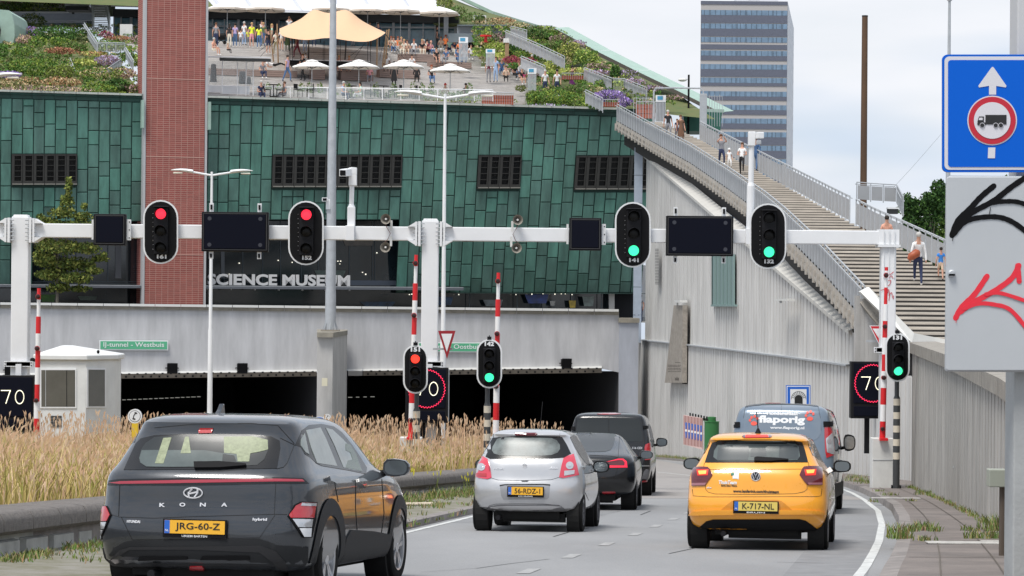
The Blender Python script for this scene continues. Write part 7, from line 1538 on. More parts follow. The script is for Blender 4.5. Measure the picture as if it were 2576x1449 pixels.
for a in (
 (S_(536, 137), 'sit', 60, 1.75, 'sa', 'cr', 'gh', 'white-haired person in a salmon shirt sitting on the steps right of the brick tower', 1),
 (S_(572, 136), 'sit', 60, 1.0, 'be', 'bk', 'yh', 'small child sitting beside the person in the salmon shirt'),
 (T(577, 118), 'stand', 170, 1.65, 'bk', 'cr', 'dh+', 'person in a black top and cream trousers with long dark hair near the pram'),
 (T(591, 118), 'stand', 180, 1.68, 'li', 'dn', 'dh', 'person in jeans with a lilac backpack beside the pram'),
 (T(605, 119), 'stand', 180, 1.3, 'wh', 'gy', 'dh', 'child in a white top and grey trousers between the lilac backpack and the yellow vest'),
 (T(614, 114), 'stand', 150, 1.7, 'wh', 'lb', 'gh', 'person in a white top and pale trousers left of the tall yellow vest'),
 (T(633, 120), 'stand', 200, 1.8, 'ye', 'pk', 'yh', 'tall person in a yellow safety vest and pink shorts', 1),
 (T(624, 117), 'stand', 180, 1.25, 'ye', 'gy', 'bh', 'child in a yellow safety vest beside the tall yellow vest'),
 (T(651, 121), 'stand', 180, 1.65, 'ye', 'dn', 'dh+', 'person in a yellow safety vest and blue jeans with long dark hair'),
 (T(662, 116), 'stand', 180, 1.7, 'gn', 'dn', 'yh', 'fair-haired person in a green top behind the yellow vest'),
 (T(675, 136), 'stand', 200, 1.75, 'bk', 'nv', 'dh', 'person dressed in black with bare calves beside the tent poles', 1),
 (T(694, 138), 'walk', 200, 1.7, 'cr', 'kh', 'bh', 'person in a cream shirt and khaki trousers between the timber tent poles'),
 (T(708, 128), 'stand', 180, 1.6, 'wh', 'be', 'bh', 'person in a white top and sand shorts left of the tent corner', 1),
 (T(723, 128), 'stand', 180, 1.7, 'pk', 'gn', 'bh', 'person in a pink top and long dark skirt under the tent corner', 0, 0, '', 'sk', 2),
 (T(727, 100), 'stand', 180, 1.7, 'wh', 'gy', 'bh', 'person in a white shirt holding both arms up by the cafe door', 0, 0, 'up'),
 (T(748, 146), 'walk', 250, 1.7, 'mr', 'mr', 'dh+', 'person in maroon clothes with long dark hair walking under the tent', 0, 0, '', 'sk2'),
 (T(767, 131), 'stand', 180, 1.55, 'pk', 'lb', 'rh', 'person in a pale pink top and light jeans under the tent'),
 (T(722, 206), 'walk', 60, 1.72, 'li', 'dn', 'dh', 'person in a lilac vest top and wide blue jeans walking on the lower steps', 0, -1),
 (T(762, 203), 'walk', 320, 1.75, 'bk', 'bk', 'bh', 'person in a black t-shirt carrying a child beside the left parasol', 0, 0, 'fwd'),
 (T(769, 172)+Vector((0, 0, .6)), 'sit', 0, .8, 'wh', 'wh', 'dh', 'small child in white carried by the person in the black t-shirt'),
 (B(688, 168, 187), 'lie', 90, 1.7, 'wh', 'bk', 'bh', 'person in a white top lying on the timber bench block'),
 (B(852, 173, 201), 'sit', 10, 1.65, 'pk', 'pk', 'yh+', 'blonde person in a pink dress sitting on a bench block just right of the mast', 1, -1, '', 'sk', 1),
 (B(878, 173, 201), 'sit', 0, 1.6, 'pk', 'be', 'yh', 'blonde person in pink half hidden by the second parasol', 1),
 (B(972, 170, 194), 'sit', 0, 1.8, 'wh', 'be', 'dh', 'bearded person in a white shirt sitting between the second and third parasols', 1, 0, '', 'sk2'),
 (T(991, 218), 'stand', 180, 1.65, 'bk', 'bk', 'dh', 'figure in long black clothes standing under the third parasol', 0, 1, '', 'sk', 1),
 (B(1036, 170, 194), 'sit', 0, 1.65, 'wh', 'bk', 'dh', 'person in white and black sitting under the third parasol'),
 (S_(1048, 205), 'sit', 180, 1.65, 'bk', 'bk', 'mr+', 'person in black with a maroon headscarf sitting right of the third parasol pole', 0, 1),
 (S_(983, 130), 'sit', 20, 1.65, 'be', 'kh', 'rh', 'red-haired person in beige, leftmost of the row sitting before the cafe', 1),
 (S_(1001, 130), 'sit', 0, 1.65, 'or_', 'wh', 'rh+', 'person in orange and white with long red hair in the seated row'),
 (B(1017, 131, 153), 'sit', 340, 1.7, 'cr', 'cr', 'yh', 'fair-haired person in cream sitting in the row before the cafe'),
 (B(1024, 131, 153), 'sit', 0, 1.6, 'be', 'be', 'bh+', 'brown-haired person in beige in the seated row'),
 (B(1041, 131, 153), 'sit', 0, 1.7, 'wh', 'gy', 'rh', 'person in a white t-shirt with red hair in the seated row'),
 (B(1062, 131, 153), 'sit', 0, 1.7, 'bk', 'cr', 'yh+', 'person in black with long fair hair in the seated row'),
 (B(1066, 131, 153), 'sit', 0, 1.65, 'cr', 'be', 'gh', 'grey-haired person in a cream top, lower in the seated row'),
 (B(1074, 131, 153), 'sit', 180, 1.7, 'mr', 'bk', 'dh', 'person in a maroon top with dark hair turned away in the seated row'),
 (B(1083, 131, 153), 'sit', 30, 1.5, 'pk', 'dn', 'sa', 'person with a pink shirt sitting near the white info pillar end of the row'),
 (T(1099, 121), 'stand', 90, 1.65, 'bk', 'bk', 'dh+', 'person in black standing at the right end of the seated row'),
 (T(1106, 104), 'stand', 180, 1.75, 'wh', 'gy', 'gh', 'person in white standing behind the glass screen of the cafe'),
 (S_(1109, 130), 'sit', 0, 1.65, 'be', 'cr', 'bh', 'person in beige sitting below the person in black'),
 (S_(1121, 124), 'sit', 180, 1.6, 'or_', 'bk', 'rh', 'person in a bright orange top sitting turned away'),
 (S_(1142, 138), 'sit', 20, 1.65, 'nv', 'cr', 'bh+', 'brown-haired person in navy sitting left of the first info pillar'),
 (B(1097, 152, 169), 'sit', 20, 1.65, 'bk', 'bk', 'bh', 'person in black sitting at the left end of the lower bench blocks', 1),
 (B(1123, 152, 169), 'sit', 340, 1.7, 'dn', 'gy', 'bh', 'person in a blue-grey shirt sitting on the lower bench blocks'),
 (B(1151, 152, 169), 'sit', 20, 1.65, 'dn', 'dn', 'dh+', 'person in a denim jacket and jeans with long dark hair on the bench block'),
 (B(1168, 152, 169), 'sit', 0, 1.75, 'wh', 'dn', 'bh', 'person in a white shirt and jeans on the bench block'),
 (S_(1170, 136), 'sit', 0, 1.65, 'br', 'dn', 'bh+', 'long-haired person in brown sitting against the first info pillar'),
 (T(1171, 112), 'stand', 180, 1.65, 'wh', 'gn', 'wh', 'person with a white helmet turned away beside the first info pillar'),
 (T(1190, 112), 'stand', 0, 1.85, 'bk', 'gy', 'bh', 'tall person in a dark jacket carrying a child in pink'),
 (T(1196, 80), 'sit', 0, .8, 'pk', 'pk', 'wh', 'small child in pink on the arm of the tall person'),
 (T(1198, 130), 'stand', 290, 1.7, 'cr', 'br', 'yh', 'person in a pale shirt leaning beside the first info pillar'),
 (T(1229, 208), 'stand', 170, 1.65, 'mr', 'gy', 'rh+', 'red-haired person in a maroon top and patterned trousers with a black bag'),
 (T(1247, 207), 'stand', 340, 1.72, 'lb', 'lb', 'bh', 'person in a light blue shirt and jeans beside the maroon top'),
 (S_(1262, 188), 'sit', 0, 1.7, 'dn', 'dn', 'gh', 'grey-haired person in denim sitting right of the light blue shirt'),
 (S_(1280, 192), 'sit', 330, 1.75, 'gy', 'kh', 'gh', 'person in a grey shirt and cap sitting on the right-hand steps', 0, 0, '', 'sk', 0, 'kh'),
 (S_(1273, 206), 'sit', 0, 1.6, 'be', 'bk', 'bh', 'person in beige crouching low on the right-hand steps'),
 (S_(1294, 200), 'sit', 30, 1.7, 'bk', 'bk', 'bh', 'person in black with bare arms sitting left of the crouching pair'),
 (S_(1312, 212), 'sit', 20, 1.65, 'bk', 'be', 'bh+', 'person hugging the knees, rightmost sitting on the steps', 1),
 (T(1338, 200), 'stand', 0, 1.7, 'bk', 'nv', 'gh', 'person in a dark t-shirt standing behind the second-lowest info pillar'),
 (T(1371, 243), 'stand', 10, 1.75, 'wh', 'nv', 'gh', 'grey-haired person in a white shirt, left of a pair among the shrubs'),
 (T(1401, 243), 'stand', 0, 1.75, 'wh', 'nv', 'bh', 'person in a white shirt and black cap, right of a pair among the shrubs', 0, 0, '', 'sk', 0, 'bk'),
 (T(1439, 228), 'stand', 60, 1.65, 'pu', 'pu', 'dh', 'person in a purple dress and black hat raising a camera', 1, -1, 'up', 'sk', 1, 'bk'),
 (roof(656, 243), 'sit', 20, 1.8, 'nv', 'nv', 'gh', 'grey-haired person in navy at a table behind the glass balustrade at left'),
 (roof(718, 243), 'sit', 300, 1.7, 'gy', 'gy', 'bh', 'person in grey at a table behind the glass balustrade'),
 (roof(862, 243), 'sit', 60, 1.75, 'lb', 'nv', 'gh', 'grey-haired person in a pale blue shirt at a table just right of the mast'),
 (roof(908, 243), 'sit', 290, 1.7, 'mt', 'wh', 'dh+', 'dark-haired person in a mint green top facing the pale blue shirt'),
 (roof(1120, 246), 'sit', 0, 1.7, 'cr', 'cr', 'rd', 'person in cream with a red patterned headscarf under the rightmost parasol'),
 (roof(1171, 246), 'sit', 20, 1.7, 'bk', 'gy', 'dh', 'dark-haired person in black at the right end of the glass balustrade'),
): person(*a)
for x, y, po, f_, t_, bo, ha, w_ in ((543, 118, 'stand', 180, 'gy', 'nv', 'bh', 'a grey top standing behind the pram'), (658, 112, 'stand', 0, 'wh', 'kh', 'dh', 'a white top and khaki trousers right of the three yellow vests'), (684, 122, 'stand', 90, 'mt', 'bk', 'yh+', 'a mint top standing between the black outfit and the tent poles'), (738, 122, 'stand', 180, 'or_', 'bk', 'dh', 'an orange top under the left side of the tent'), (790, 118, 'stand', 0, 'wh', 'dn', 'yh', 'a white top behind the stage, left of its middle'), (846, 116, 'stand', 180, 'rd', 'nv', 'bh', 'a red top behind the stage just right of the mast'), (888, 117, 'stand', 40, 'gy', 'gy', 'gh', 'grey clothes behind the right part of the stage'), (930, 116, 'stand', 180, 'cr', 'br', 'bh', 'a cream top under the right tent corner'), (951, 118, 'stand', 20, 'nv', 'bk', 'dh', 'dark clothes beside the right tent poles'), (990, 132, 'sit', 0, 'cr', 'dn', 'bh', 'a cream top and jeans in the seated row'), (1008, 134, 'sit', 30, 'kh', 'be', 'yh', 'a khaki top in the seated row'), (1131, 134, 'sit', 0, 'mt', 'nv', 'bh', 'a mint top left of the long-haired navy one'), (1156, 140, 'sit', 340, 'or_', 'dn', 'rh', 'an orange top right of the long-haired navy one'), (1185, 150, 'sit', 0, 'wh', 'gy', 'dh', 'a white top below the first info pillar'), (1208, 158, 'sit', 30, 'nv', 'kh', 'gh', 'a navy top alone on the steps left of the second info pillar'), (1256, 178, 'sit', 0, 'gn', 'bk', 'bh', 'a dark green top behind the denim one'), (1290, 186, 'sit', 340, 'rd', 'nv', 'dh', 'a red top on the right-hand steps'), (1305, 194, 'sit', 0, 'wh', 'dn', 'yh+', 'a white top and jeans with long fair hair on the right-hand steps'), (930, 206, 'sit', 0, 'pk', 'gy', 'yh', 'a pink top sitting low between the second and third parasols'), (1085, 208, 'sit', 10, 'bk', 'dn', 'rh', 'a black top sitting low between the third and fourth parasols'), (660, 196, 'sit', 20, 'gy', 'nv', 'gh', 'grey clothes sitting on the steps beside the glass shelter')): person(S_(x, y) if po == 'sit' else T(x, y), po, f_, R0.uniform(1.6, 1.8), t_, bo, ha, 'person in '+w_)
gst = 'people on the outdoor staircase'
person(stairpt(1681, 352), 'climb', 10, 1.78, 'bk', 'gy', 'gh', 'white-haired person in a black polo shirt with sunglasses near the top of the long staircase', group=gst)
person(stairpt(1713, 362), 'climb', 10, 1.65, 'br', 'br', 'bh', 'person in a brown patterned dress near the top of the long staircase', dress=1, group=gst)
person(stairpt(1703, 352), 'stand', 10, 1.2, 'nv', 'nv', 'bh', 'child in navy held in front of the brown patterned dress', group=gst)
person(stairpt(1815, 425), 'climb', 10, 1.78, 'gy', 'nv', 'bh', 'person in a blue-grey t-shirt raising a phone on the long staircase', arms='up', group=gst)
person(stairpt(1835, 428), 'climb', 10, 1.1, 'wh', 'wh', 'wh', 'small child with a white sun hat on the long staircase', group=gst, hat='Bwh')
person(stairpt(1866, 440), 'climb', 350, 1.65, 'wh', 'bk', 'bh+', 'long-haired person in a white top and black trousers coming down the staircase', arms='fwd', group=gst)
person(stairpt(1903, 432), 'climb', 150, 1.75, 'dn', 'dn', 'bh', 'person in blue clothes half hidden behind the white camera pole', group=gst, sleeve=1)
person(stairpt(2229, 660), 'climb', 180, 1.68, 'sa', 'be', 'dh', 'dark-haired person in a peach top walking away up the steps behind the gantry end', group=gst, arms='fwd')
th = person(stairpt(2309, 718), 'climb', 178, 1.82, 'wh', 'nv', 'gh', 'balding person in a white shirt and dark jeans climbing the steps with a brown bag', sleeve=1, group=gst)
b = MB(); c_ = stairpt(2309, 718); bgm = mat('brown_leather', (.30, .065, .02), .5, noise=.2, nscale=8); b.tube([(-.36, .02, .90), (-.28, .05, 1.0), (-.06, .10, 1.14), (.02, .1, 1.2)], [.06, .14, .15, .06], bgm, Matrix.Translation(c_+Vector((0, -.28, 0))), n=14); o = tag(b.build('shoulder_bag', None, smooth=60), 'brown leather barrel bag hanging on the back of the white-shirted climber', 'bag')
person(stairpt(2366, 706), 'climb', 178, 1.15, 'bl', 'be', 'dh', 'small child in a bright blue t-shirt at the right edge of the staircase', shorts=1, group=gst)
person(Vector((PP.hit(1597, 780).x+.6, 172.5, -.02)), 'stand', 330, 1.72, 'gy', 'nv', 'bh', 'person with a backpack strap standing in the gap behind the tunnel wall', group='people on the street')
# ------------------------------------------------------------------ parasols
canv = mat('white_canvas', (.80, .79, .76), .8); beige = mat('beige_canvas', (.60, .54, .47), .85)
def parasol(px, py, r, foot, label, big, s_=None, group=None):
    """px,py: canopy peak"""
    s_ = s_ or 39; c_ = W(px, py, s_); th = thing('parasol', label, 'parasol', (c_.x, c_.y, foot), radians(random.uniform(-6, 6)), group); H = c_.z-foot
    b = MB(); n = 8; rot = pi/8; drop = .42 if not big else .5; vs = [(0, 0, H)]
    rr = r/cos(pi/n)
    for t_ in (.5, 1.0):
        for i in range(n): a = 2*pi*i/n+rot; vs.append((rr*t_*cos(a), rr*t_*sin(a), H-drop*(.42 if t_ == .5 else 1)))
    fs = [(0, 1+i, 1+(i+1) % n) for i in range(n)]+[(1+i, 1+n+i, 1+n+(i+1) % n, 1+(i+1) % n) for i in range(n)]
    b.add(vs, fs, canv); vs2 = [(v[0]*.985, v[1]*.985, v[2]-.03) for v in vs]; b.add(vs2, [f[::-1] for f in fs], beige)
    e = [vs[1+n+i] for i in range(n)]; b.add(e+[(v[0], v[1], v[2]-(.07 if not big else .14)) for v in e], [(i, (i+1) % n, n+(i+1) % n, n+i) for i in range(n)], canv if not big else beige); b.build('canopy', th)
    if not big: b = MB(); b.lathe((0, 0, H), [(.42, -.08), (.40, -.03), (.15, .04), (.02, .06)], canv, None, 8); b.build('vent_cap', th)
    b = MB(); b.tube([(0, 0, 0), (0, 0, H-.05)], .03, galv if not big else mat('cafe_frame', (.26, .28, .30), .5), n=8); b.build('pole', th)
    b = MB()
    for i in range(n): a = 2*pi*i/n+rot; b.tube([(0, 0, H-drop*1.25), (rr*.55*cos(a), rr*.55*sin(a), H-drop*.55-.04)], .016, blackm, n=4, cap=False); b.tube([(0, 0, H-.06), (rr*.98*cos(a), rr*.98*sin(a), H-drop-.05)], .012, blackm, n=4, cap=False)
    b.build('ribs', th)
for px, r, lb in ((785, 1.2, 'small white parasol on the terrace, left of the steel mast'), (903, 1.28, 'small white parasol on the terrace, first right of the steel mast'), (1016, 1.28, 'small white parasol on the terrace above the middle lamp'), (1133, 1.28, 'small white parasol at the right end of the glass balustrade')):
    parasol(px, 152 if px < 1100 else 162, r, roof(px, 236).z, lb, 0, 39, 'small parasols behind the glass balustrade')
for px, py, lb in ((572, 5, 'large square cafe parasol right beside the brick tower'), (668, 6, 'large square cafe parasol between the tower and the tent'), (835, 7, 'large square cafe parasol behind the steel mast'), (925, 10, 'large square cafe parasol above the tent shoulder'), (1008, 11, 'large square cafe parasol second from the right end'), (1105, 16, 'large square cafe parasol at the right end of the cafe')):
    parasol(px, py, 1.42, roof(px, 108).z, lb, 1, 33.9, 'large parasols in front of the cafe')
# ------------------------------------------------------------------ tent, stage
tn = mat('tan_fabric', (.66, .43, .26), .8, noise=.05); xs = [703, 735, 764, 790, 824, 871, 900, 935, 969]
rows = [([76, 60, 48, 34, 40, 34, 50, 66, 84], 34.2), ([70, 56, 42, 0, 40, 0, 44, 64, 80], 36), ([75, 68, 60, 56, 60, 57, 64, 73, 83], 37.4), ([90, 97, 101, 100, 93, 102, 105, 106, 84], 38.4)]
ten = thing('stretch_tent', 'tan stretch tent with two peaks over the small stage on the terrace', 'tent', tuple(roof(836, 155)))
b = MB(); vs = [W(x, y, s_) for ys, s_ in rows for x, y in zip(xs, ys)]; b.add(vs, [(i*9+j, i*9+j+1, i*9+j+10, i*9+j+9) for i in range(3) for j in range(8)], tn); b.build('canopy', ten, world=True, smooth=180, sub=2)
pw = mat('timber_pole', (.28, .18, .10), .8)
for x0, y0, x1, y1, s_, m in ((688, 155, 680, 75, 37.5, pw), (700, 160, 697, 60, 37.6, pw), (868, 150, 871, 98, 37.8, mat('dark_pole', (.03, .02, .018), .7)), (776, 148, 777, 98, 37.8, mat('dark_pole', (.03, .02, .018), .7)), (948, 165, 949, 92, 38, pw), (968, 160, 979, 73, 38, pw), (962, 168, 974, 75, 38, pw)):
    b = MB(); b.tube([W(x0, y0, s_), W(x1, y1, s_)], .05, m, n=8); b.build('pole', ten, world=True)
b = MB()
for q in ((704, 90, 650, 130), (704, 90, 655, 142), (969, 84, 1020, 152), (969, 84, 1008, 152), (969, 84, 955, 150), (925, 106, 880, 142), (919, 106, 890, 150)): b.tube([W(q[0], q[1], 38.3), W(q[2], q[3], 38)], .012, blackm, n=4)
b.build('guy_ropes', ten, world=True)
sg_ = thing('stage', 'low black stage platform with thin black frames under the tan tent', 'stage', tuple(roof(830, 162)))
b = MB(); A, B_ = W(728, 151, 37.9), W(930, 156, 37.9); beam3(b, A, B_, .3, 3, black); beam3(b, A+Vector((0, -.02, .06)), B_+Vector((0, -.02, .06)), .06, 3, mat('stage_top', (.5, .5, .5), .7)); b.build('platform', sg_, world=True)
b = MB()
for x in (729, 736, 813, 817, 850, 856, 925, 932): b.tube([W(x, 160, 38), W(x, 102, 38)], .02, blackm, n=5)
for y in (131, 136): b.tube([W(729, y, 38.02), W(932, y+2, 38.02)], .013, blackm, n=4)
b.build('frame', sg_, world=True)
# ------------------------------------------------------------------ glass balustrade, glass enclosure
glz = mat('clear_screen', (.55, .62, .62), .1, alpha=.28, spec=.6)
gb_ = thing('glass_balustrade', 'long clear glass balustrade with a white handrail along the terrace edge', 'balustrade', tuple(W(940, 246, 39.9)))
xs = [638+46.3*i for i in range(14)]; yt_ = lambda x: 218+(x-640)*.0135
for x0, x1 in zip(xs, xs[1:]):
    b = MB(); b.add([W(x0+2, yt_(x0)+2, 39.9), W(x1-2, yt_(x1)+2, 39.9), W(x1-2, yt_(x1)+27, 39.9), W(x0+2, yt_(x0)+27, 39.9)], [(3, 2, 1, 0)], glz); b.build('glass_panel', gb_, world=True)
b = MB()
for x in xs: b.tube([W(x, yt_(x), 39.95), W(x, yt_(x)+29, 39.95)], .03, white, n=6)
b.build('posts', gb_, world=True)
b = MB(); b.tube([W(xs[0], yt_(xs[0]), 39.95), W(xs[-1], yt_(xs[-1]), 39.95)], .03, white, n=6); b.build('handrail', gb_, world=True)
ge = thing('glass_shelter', 'glass walled shelter with a dark roof edge right of the brick tower', 'shelter', tuple(W(580, 243, 40)))
b = MB()
for x in (523, 559, 597, 619, 637): b.box(W(x, 198, 40.05), (.05, .05, 2.3), white)
beam3(b, W(522, 141, 40.1), W(680, 143, 40.1), .07, .4, white); beam3(b, W(522, 214, 40.05), W(637, 216, 40.05), .04, .03, white); b.build('frame', ge, world=True)
b = MB(); b.add([W(523, 152, 40), W(637, 153, 40), W(637, 214, 40), W(523, 214, 40)], [(3, 2, 1, 0)], glz); b.build('glass', ge, world=True)
b = MB(); beam3(b, W(523, 216, 40), W(628, 217, 40), .66, .05, mat('milky_panel', (.68, .70, .72), .3)); b.build('lower_panel', ge, world=True)
b = MB(); beam3(b, W(552, 145, 40.2), W(680, 148, 40.2), .16, .5, mat('cafe_dark', (.025, .028, .03), .8)); b.build('awning_box', ge, world=True)
for x, y, w_, h in ((537, 186, .42, 1.3), (610, 195, .5, .8), (626, 205, .3, .6)):
    b = MB(); b.box(W(x, y, 38.8), (w_, .4, h), mat('covered_dark', (.05, .05, .055), .9, noise=.3), taper=.75); tag(b.build('covered_stack', None, bevel=.08), {537: 'tall dark covered shape in the glass shelter beside the tower', 610: 'broad dark covered stack at the right of the glass shelter', 626: 'low dark box in the right corner of the glass shelter'}[x], 'furniture stack')
# chairs and tables
def table(px, py, label):
    p_ = roof(px, py); th = thing('cafe_table', label, 'table', tuple(p_), 0, 'dark cafe tables on the terrace'); b = MB(); b.lathe((0, 0, 0), [(.33, .72), (.33, .75)], blackm, None, 16); b.build('tabletop', th); b = MB(); b.tube([(0, 0, 0), (0, 0, .72)], .03, blackm); b.lathe((0, 0, 0), [(.22, 0), (.22, .03)], blackm); b.build('leg', th); return th
def chair(px, py, rz, label):
    th = thing('cafe_chair', label, 'chair', tuple(roof(px, py)), radians(rz), 'dark cafe chairs on the terrace')
    b = MB(); b.box((0, 0, .45), (.44, .44, .04), blackm); b.build('seat', th); b = MB(); b.box((0, .2, .68), (.42, .03, .3), blackm); b.build('backrest', th)
    for sx in (-1, 1):
        for sy in (-1, 1): b = MB(); b.tube([(sx*.19, sy*.19, 0), (sx*.19, sy*.19, .44 if sy < 0 else .6)], .016, blackm, n=5); b.build('leg', th)
    return th
for x, y, lb in ((688, 243, 'dark round cafe table between two dark chairs left of the mast'), (885, 245, 'dark round cafe table between the pale blue shirt and the mint green top'), (965, 245, 'dark round cafe table right of the mint green top'), (1205, 98, 'dark round cafe table on the upper terrace beside the info pillar')): table(x, y, lb)
for i, (x, y, r) in enumerate(((672, 244, 90), (704, 244, -90), (750, 244, 60), (780, 244, -80), (925, 245, -90), (950, 245, 90), (985, 246, -90), (1015, 246, 70), (1040, 247, -70), (1075, 247, 90), (800, 108, 0), (1070, 108, 0), (1120, 110, 20))):
    chair(x, y, r, ('dark metal cafe chair facing %s, %s in the row behind the glass balustrade' % ('right' if r > 0 else 'left', ['first', 'second', 'third', 'fourth', 'fifth', 'sixth', 'seventh', 'eighth', 'ninth', 'last'][i])) if i < 10 else ['dark metal cafe chair on the upper terrace left of the tent mast', 'dark metal cafe chair on the upper terrace below the rightmost big parasols', 'dark metal cafe chair at the right end of the cafe front'][i-10])
# pillars, boxes, planters, rails
def pillar(x0, x1, y0, y1, s_, label):
    A = W((x0+x1)/2, y1, s_); w_ = (x1-x0)/s_; h = (y1-y0)/s_; th = thing('info_pillar', label, 'info pillar', tuple(A), 0, 'slatted grey info pillars with blue signs')
    b = MB(); 
    for k in range(7): b.box((-w_/2+w_*(k+.5)/7, 0, h*.37), (w_/7*.72, w_*.8, h*.74), galv)
    b.build('slatted_body', th); b = MB(); b.box((0, 0, h*.87), (w_, w_*.85, h*.26), white); b.build('head', th); b = MB(); b.box((-.05, -w_*.44, h*.89), (w_*.55, .03, h*.14), mat('info_blue', (.06, .28, .45), .4)); b.build('blue_sign', th)
pillar(1154, 1177, 94, 152, 36.5, 'slatted grey info pillar with a blue sign, highest on the terrace'); pillar(1222, 1245, 124, 166, 37, 'slatted grey info pillar with a blue sign left of the dark red shrub'); pillar(1327, 1349, 172, 228, 38.5, 'slatted grey info pillar with a blue sign at the foot of the right-hand garden'); pillar(1649, 1674, 240, 305, 41, 'slatted grey info pillar with a sign inside the gate at the top of the staircase')
th = thing('timber_post', 'timber post with a small tilted panel among the shrubs', 'post', tuple(W(1275, 140, 36))); b = MB(); b.box((0, 0, .5), (.28, .2, 1.1), pw); b.build('post', th); b = MB(); b.box((-.05, -.1, 1.05), (.4, .1, .3), offwhite); b.build('panel', th)
th = thing('vent_unit', 'white framed dark ventilation unit on the upper roof garden', 'ventilation unit', tuple(W(1207, 63, 33))); b = MB(); b.box((0, .3, .38), (.95, .6, .72), white); b.build('case', th); b = MB(); b.box((.02, -.02, .38), (.75, .05, .6), black); b.build('grille', th)
th = thing('red_table', 'bright red round table set beside the grey band of the upper terrace', 'table', tuple(W(1222, 106, 35))); b = MB(); b.lathe((0, 0, 0), [(.42, .4), (.42, .5)], red, None, 20); b.lathe((0, 0, 0), [(.3, .0), (.12, .05), (.1, .4)], red); b.build('table', th)
tc_ = mat('terracotta', (.38, .10, .055), .8, noise=.15)
for x0, x1, y0, y1, s_, lb in ((1212, 1292, 239, 264, 39.8, 'long terracotta planter behind vertical bars at the front edge'), (1517, 1558, 257, 268, 39.6, 'short terracotta planter behind bars at the top left of the staircase'), (1413, 1468, 190, 200, 37.5, 'terracotta planter behind the person in the purple dress'), (1600, 1648, 262, 298, 40, 'terracotta planter beside the gate of the staircase')):
    th = thing('terracotta_planter', lb, 'planter', tuple(W((x0+x1)/2, y1, s_))); b = MB(); w_ = (x1-x0)/s_; h = (y1-y0)/s_
    for k in range(3): b.box((0, .3, h*(k+.5)/3), (w_, .6, h/3*.9), tc_)
    b.build('box', th); b = MB(); n = int(w_/.14)
    for k in range(n+1): b.tube([(-w_/2+k*w_/n, -.1, 0), (-w_/2+k*w_/n, -.1, h+.15)], .012, galv, n=4)
    b.tube([(-w_/2, -.1, h+.15), (w_/2, -.1, h+.15)], .025, galv, n=5); b.build('bars', th)
for nm, pts, pn, lb in (('garden_railing', [(1272, 108, 35.3), (1350, 142, 36.2), (1420, 176, 37)], True, 'long grey panel railing slanting down through the right-hand roof garden'), ('garden_railing', [(1285, 98, 34.8), (1325, 108, 35.2)], True, 'short grey panel railing at the top of the right-hand garden'), ('garden_railing', [(1311, 175, 37), (1371, 200, 37.4)], True, 'grey panel railing behind the lower info pillar'), ('garden_railing', [(1470, 204, 37.4), (1540, 232, 38)], True, 'grey panel railing left of the lavender bush'), ('garden_railing', [(1540, 232, 38), (1571, 233, 38)], False, 'open bar railing above the lavender bush'), ('garden_railing', [(1570, 233, 38), (1627, 256, 38.6)], True, 'grey panel railing right of the lavender bush'), ('garden_railing', [(1473, 262, 39.4), (1516, 284, 40)], True, 'small grey panel railing above the museum front corner'), ('garden_railing', [(212, 82, 34.8), (244, 132, 36.5)], True, 'grey railing beside the foot of the steel stair'), ('garden_railing', [(246, 132, 36.5), (314, 134, 36.5)], False, 'open bar railing across the left garden below the steel stair'), ('garden_railing', [(316, 145, 37), (335, 178, 38.3)], True, 'grey railing next to the brick tower on the left garden'), ('garden_railing', [(176, 172, 37.5), (192, 212, 39)], True, 'grey railing in the middle of the left garden'), ('garden_railing', [(190, 205, 38.6), (250, 212, 38.9), (305, 175, 38)], False, 'open bar railing around the lower part of the left garden')): q_ = pts[0]; rl(nm, lb, [tuple(W(*q)) for q in pts], h=.92 if q_[0] > 1000 else .7, panel=pn, sp=.6)
gt_ = thing('stair_gate', 'tall tubular steel gate frame at the top of the outdoor staircase', 'gate', tuple(W(1706, 340, 41)))
b = MB(); b.tube([W(1643, 310, 41), W(1645, 230, 41), W(1649, 222, 41), W(1700, 221, 41.5), W(1762, 222, 42), W(1769, 228, 42), W(1770, 240, 42)], .055, galv, n=8); b.build('arch_tube', gt_, world=True)
b = MB(); b.box(W(1769, 297, 42), (.42, .3, 2.9), galv); b.box(W(1645, 285, 41), (.12, .12, 1.4), galv); b.build('gate_post', gt_, world=True, bevel=.02)
for x0, x1, y0, y1, s_ in ((1594, 1640, 247, 300, 41), (1778, 1817, 242, 318, 42)):
    b = MB(); n = 6
    for k in range(n+1): x = lerp(x0, x1, k/n); b.tube([W(x, y1, s_), W(x, y0-(4 if k % 2 else 0), s_)], .02, galv, n=4)
    b.tube([W(x0, y0, s_), W(x1, y0, s_)], .02, galv, n=4); b.build('bar_fence', gt_, world=True)
th = thing('pram', 'black pram standing beside the glass front right of the brick tower', 'pram', tuple(T(556, 112))); b = MB(); b.tube([(-.3, 0, .55), (.3, 0, .6)], [.22, .26], black, n=10); b.build('carrycot', th, smooth=50); b = MB(); b.tube([(-.3, 0, .5), (.25, 0, .12)], .02, blackm); b.tube([(.3, 0, .5), (-.25, 0, .12)], .02, blackm); b.tube([(.3, 0, .6), (.5, 0, .95)], .02, blackm)
for x in (-.28, .28): b.lathe((x, -.2, .13), [(.13, 0), (.13, .05)], rubber, None, 14, 'y')
b.build('chassis', th)
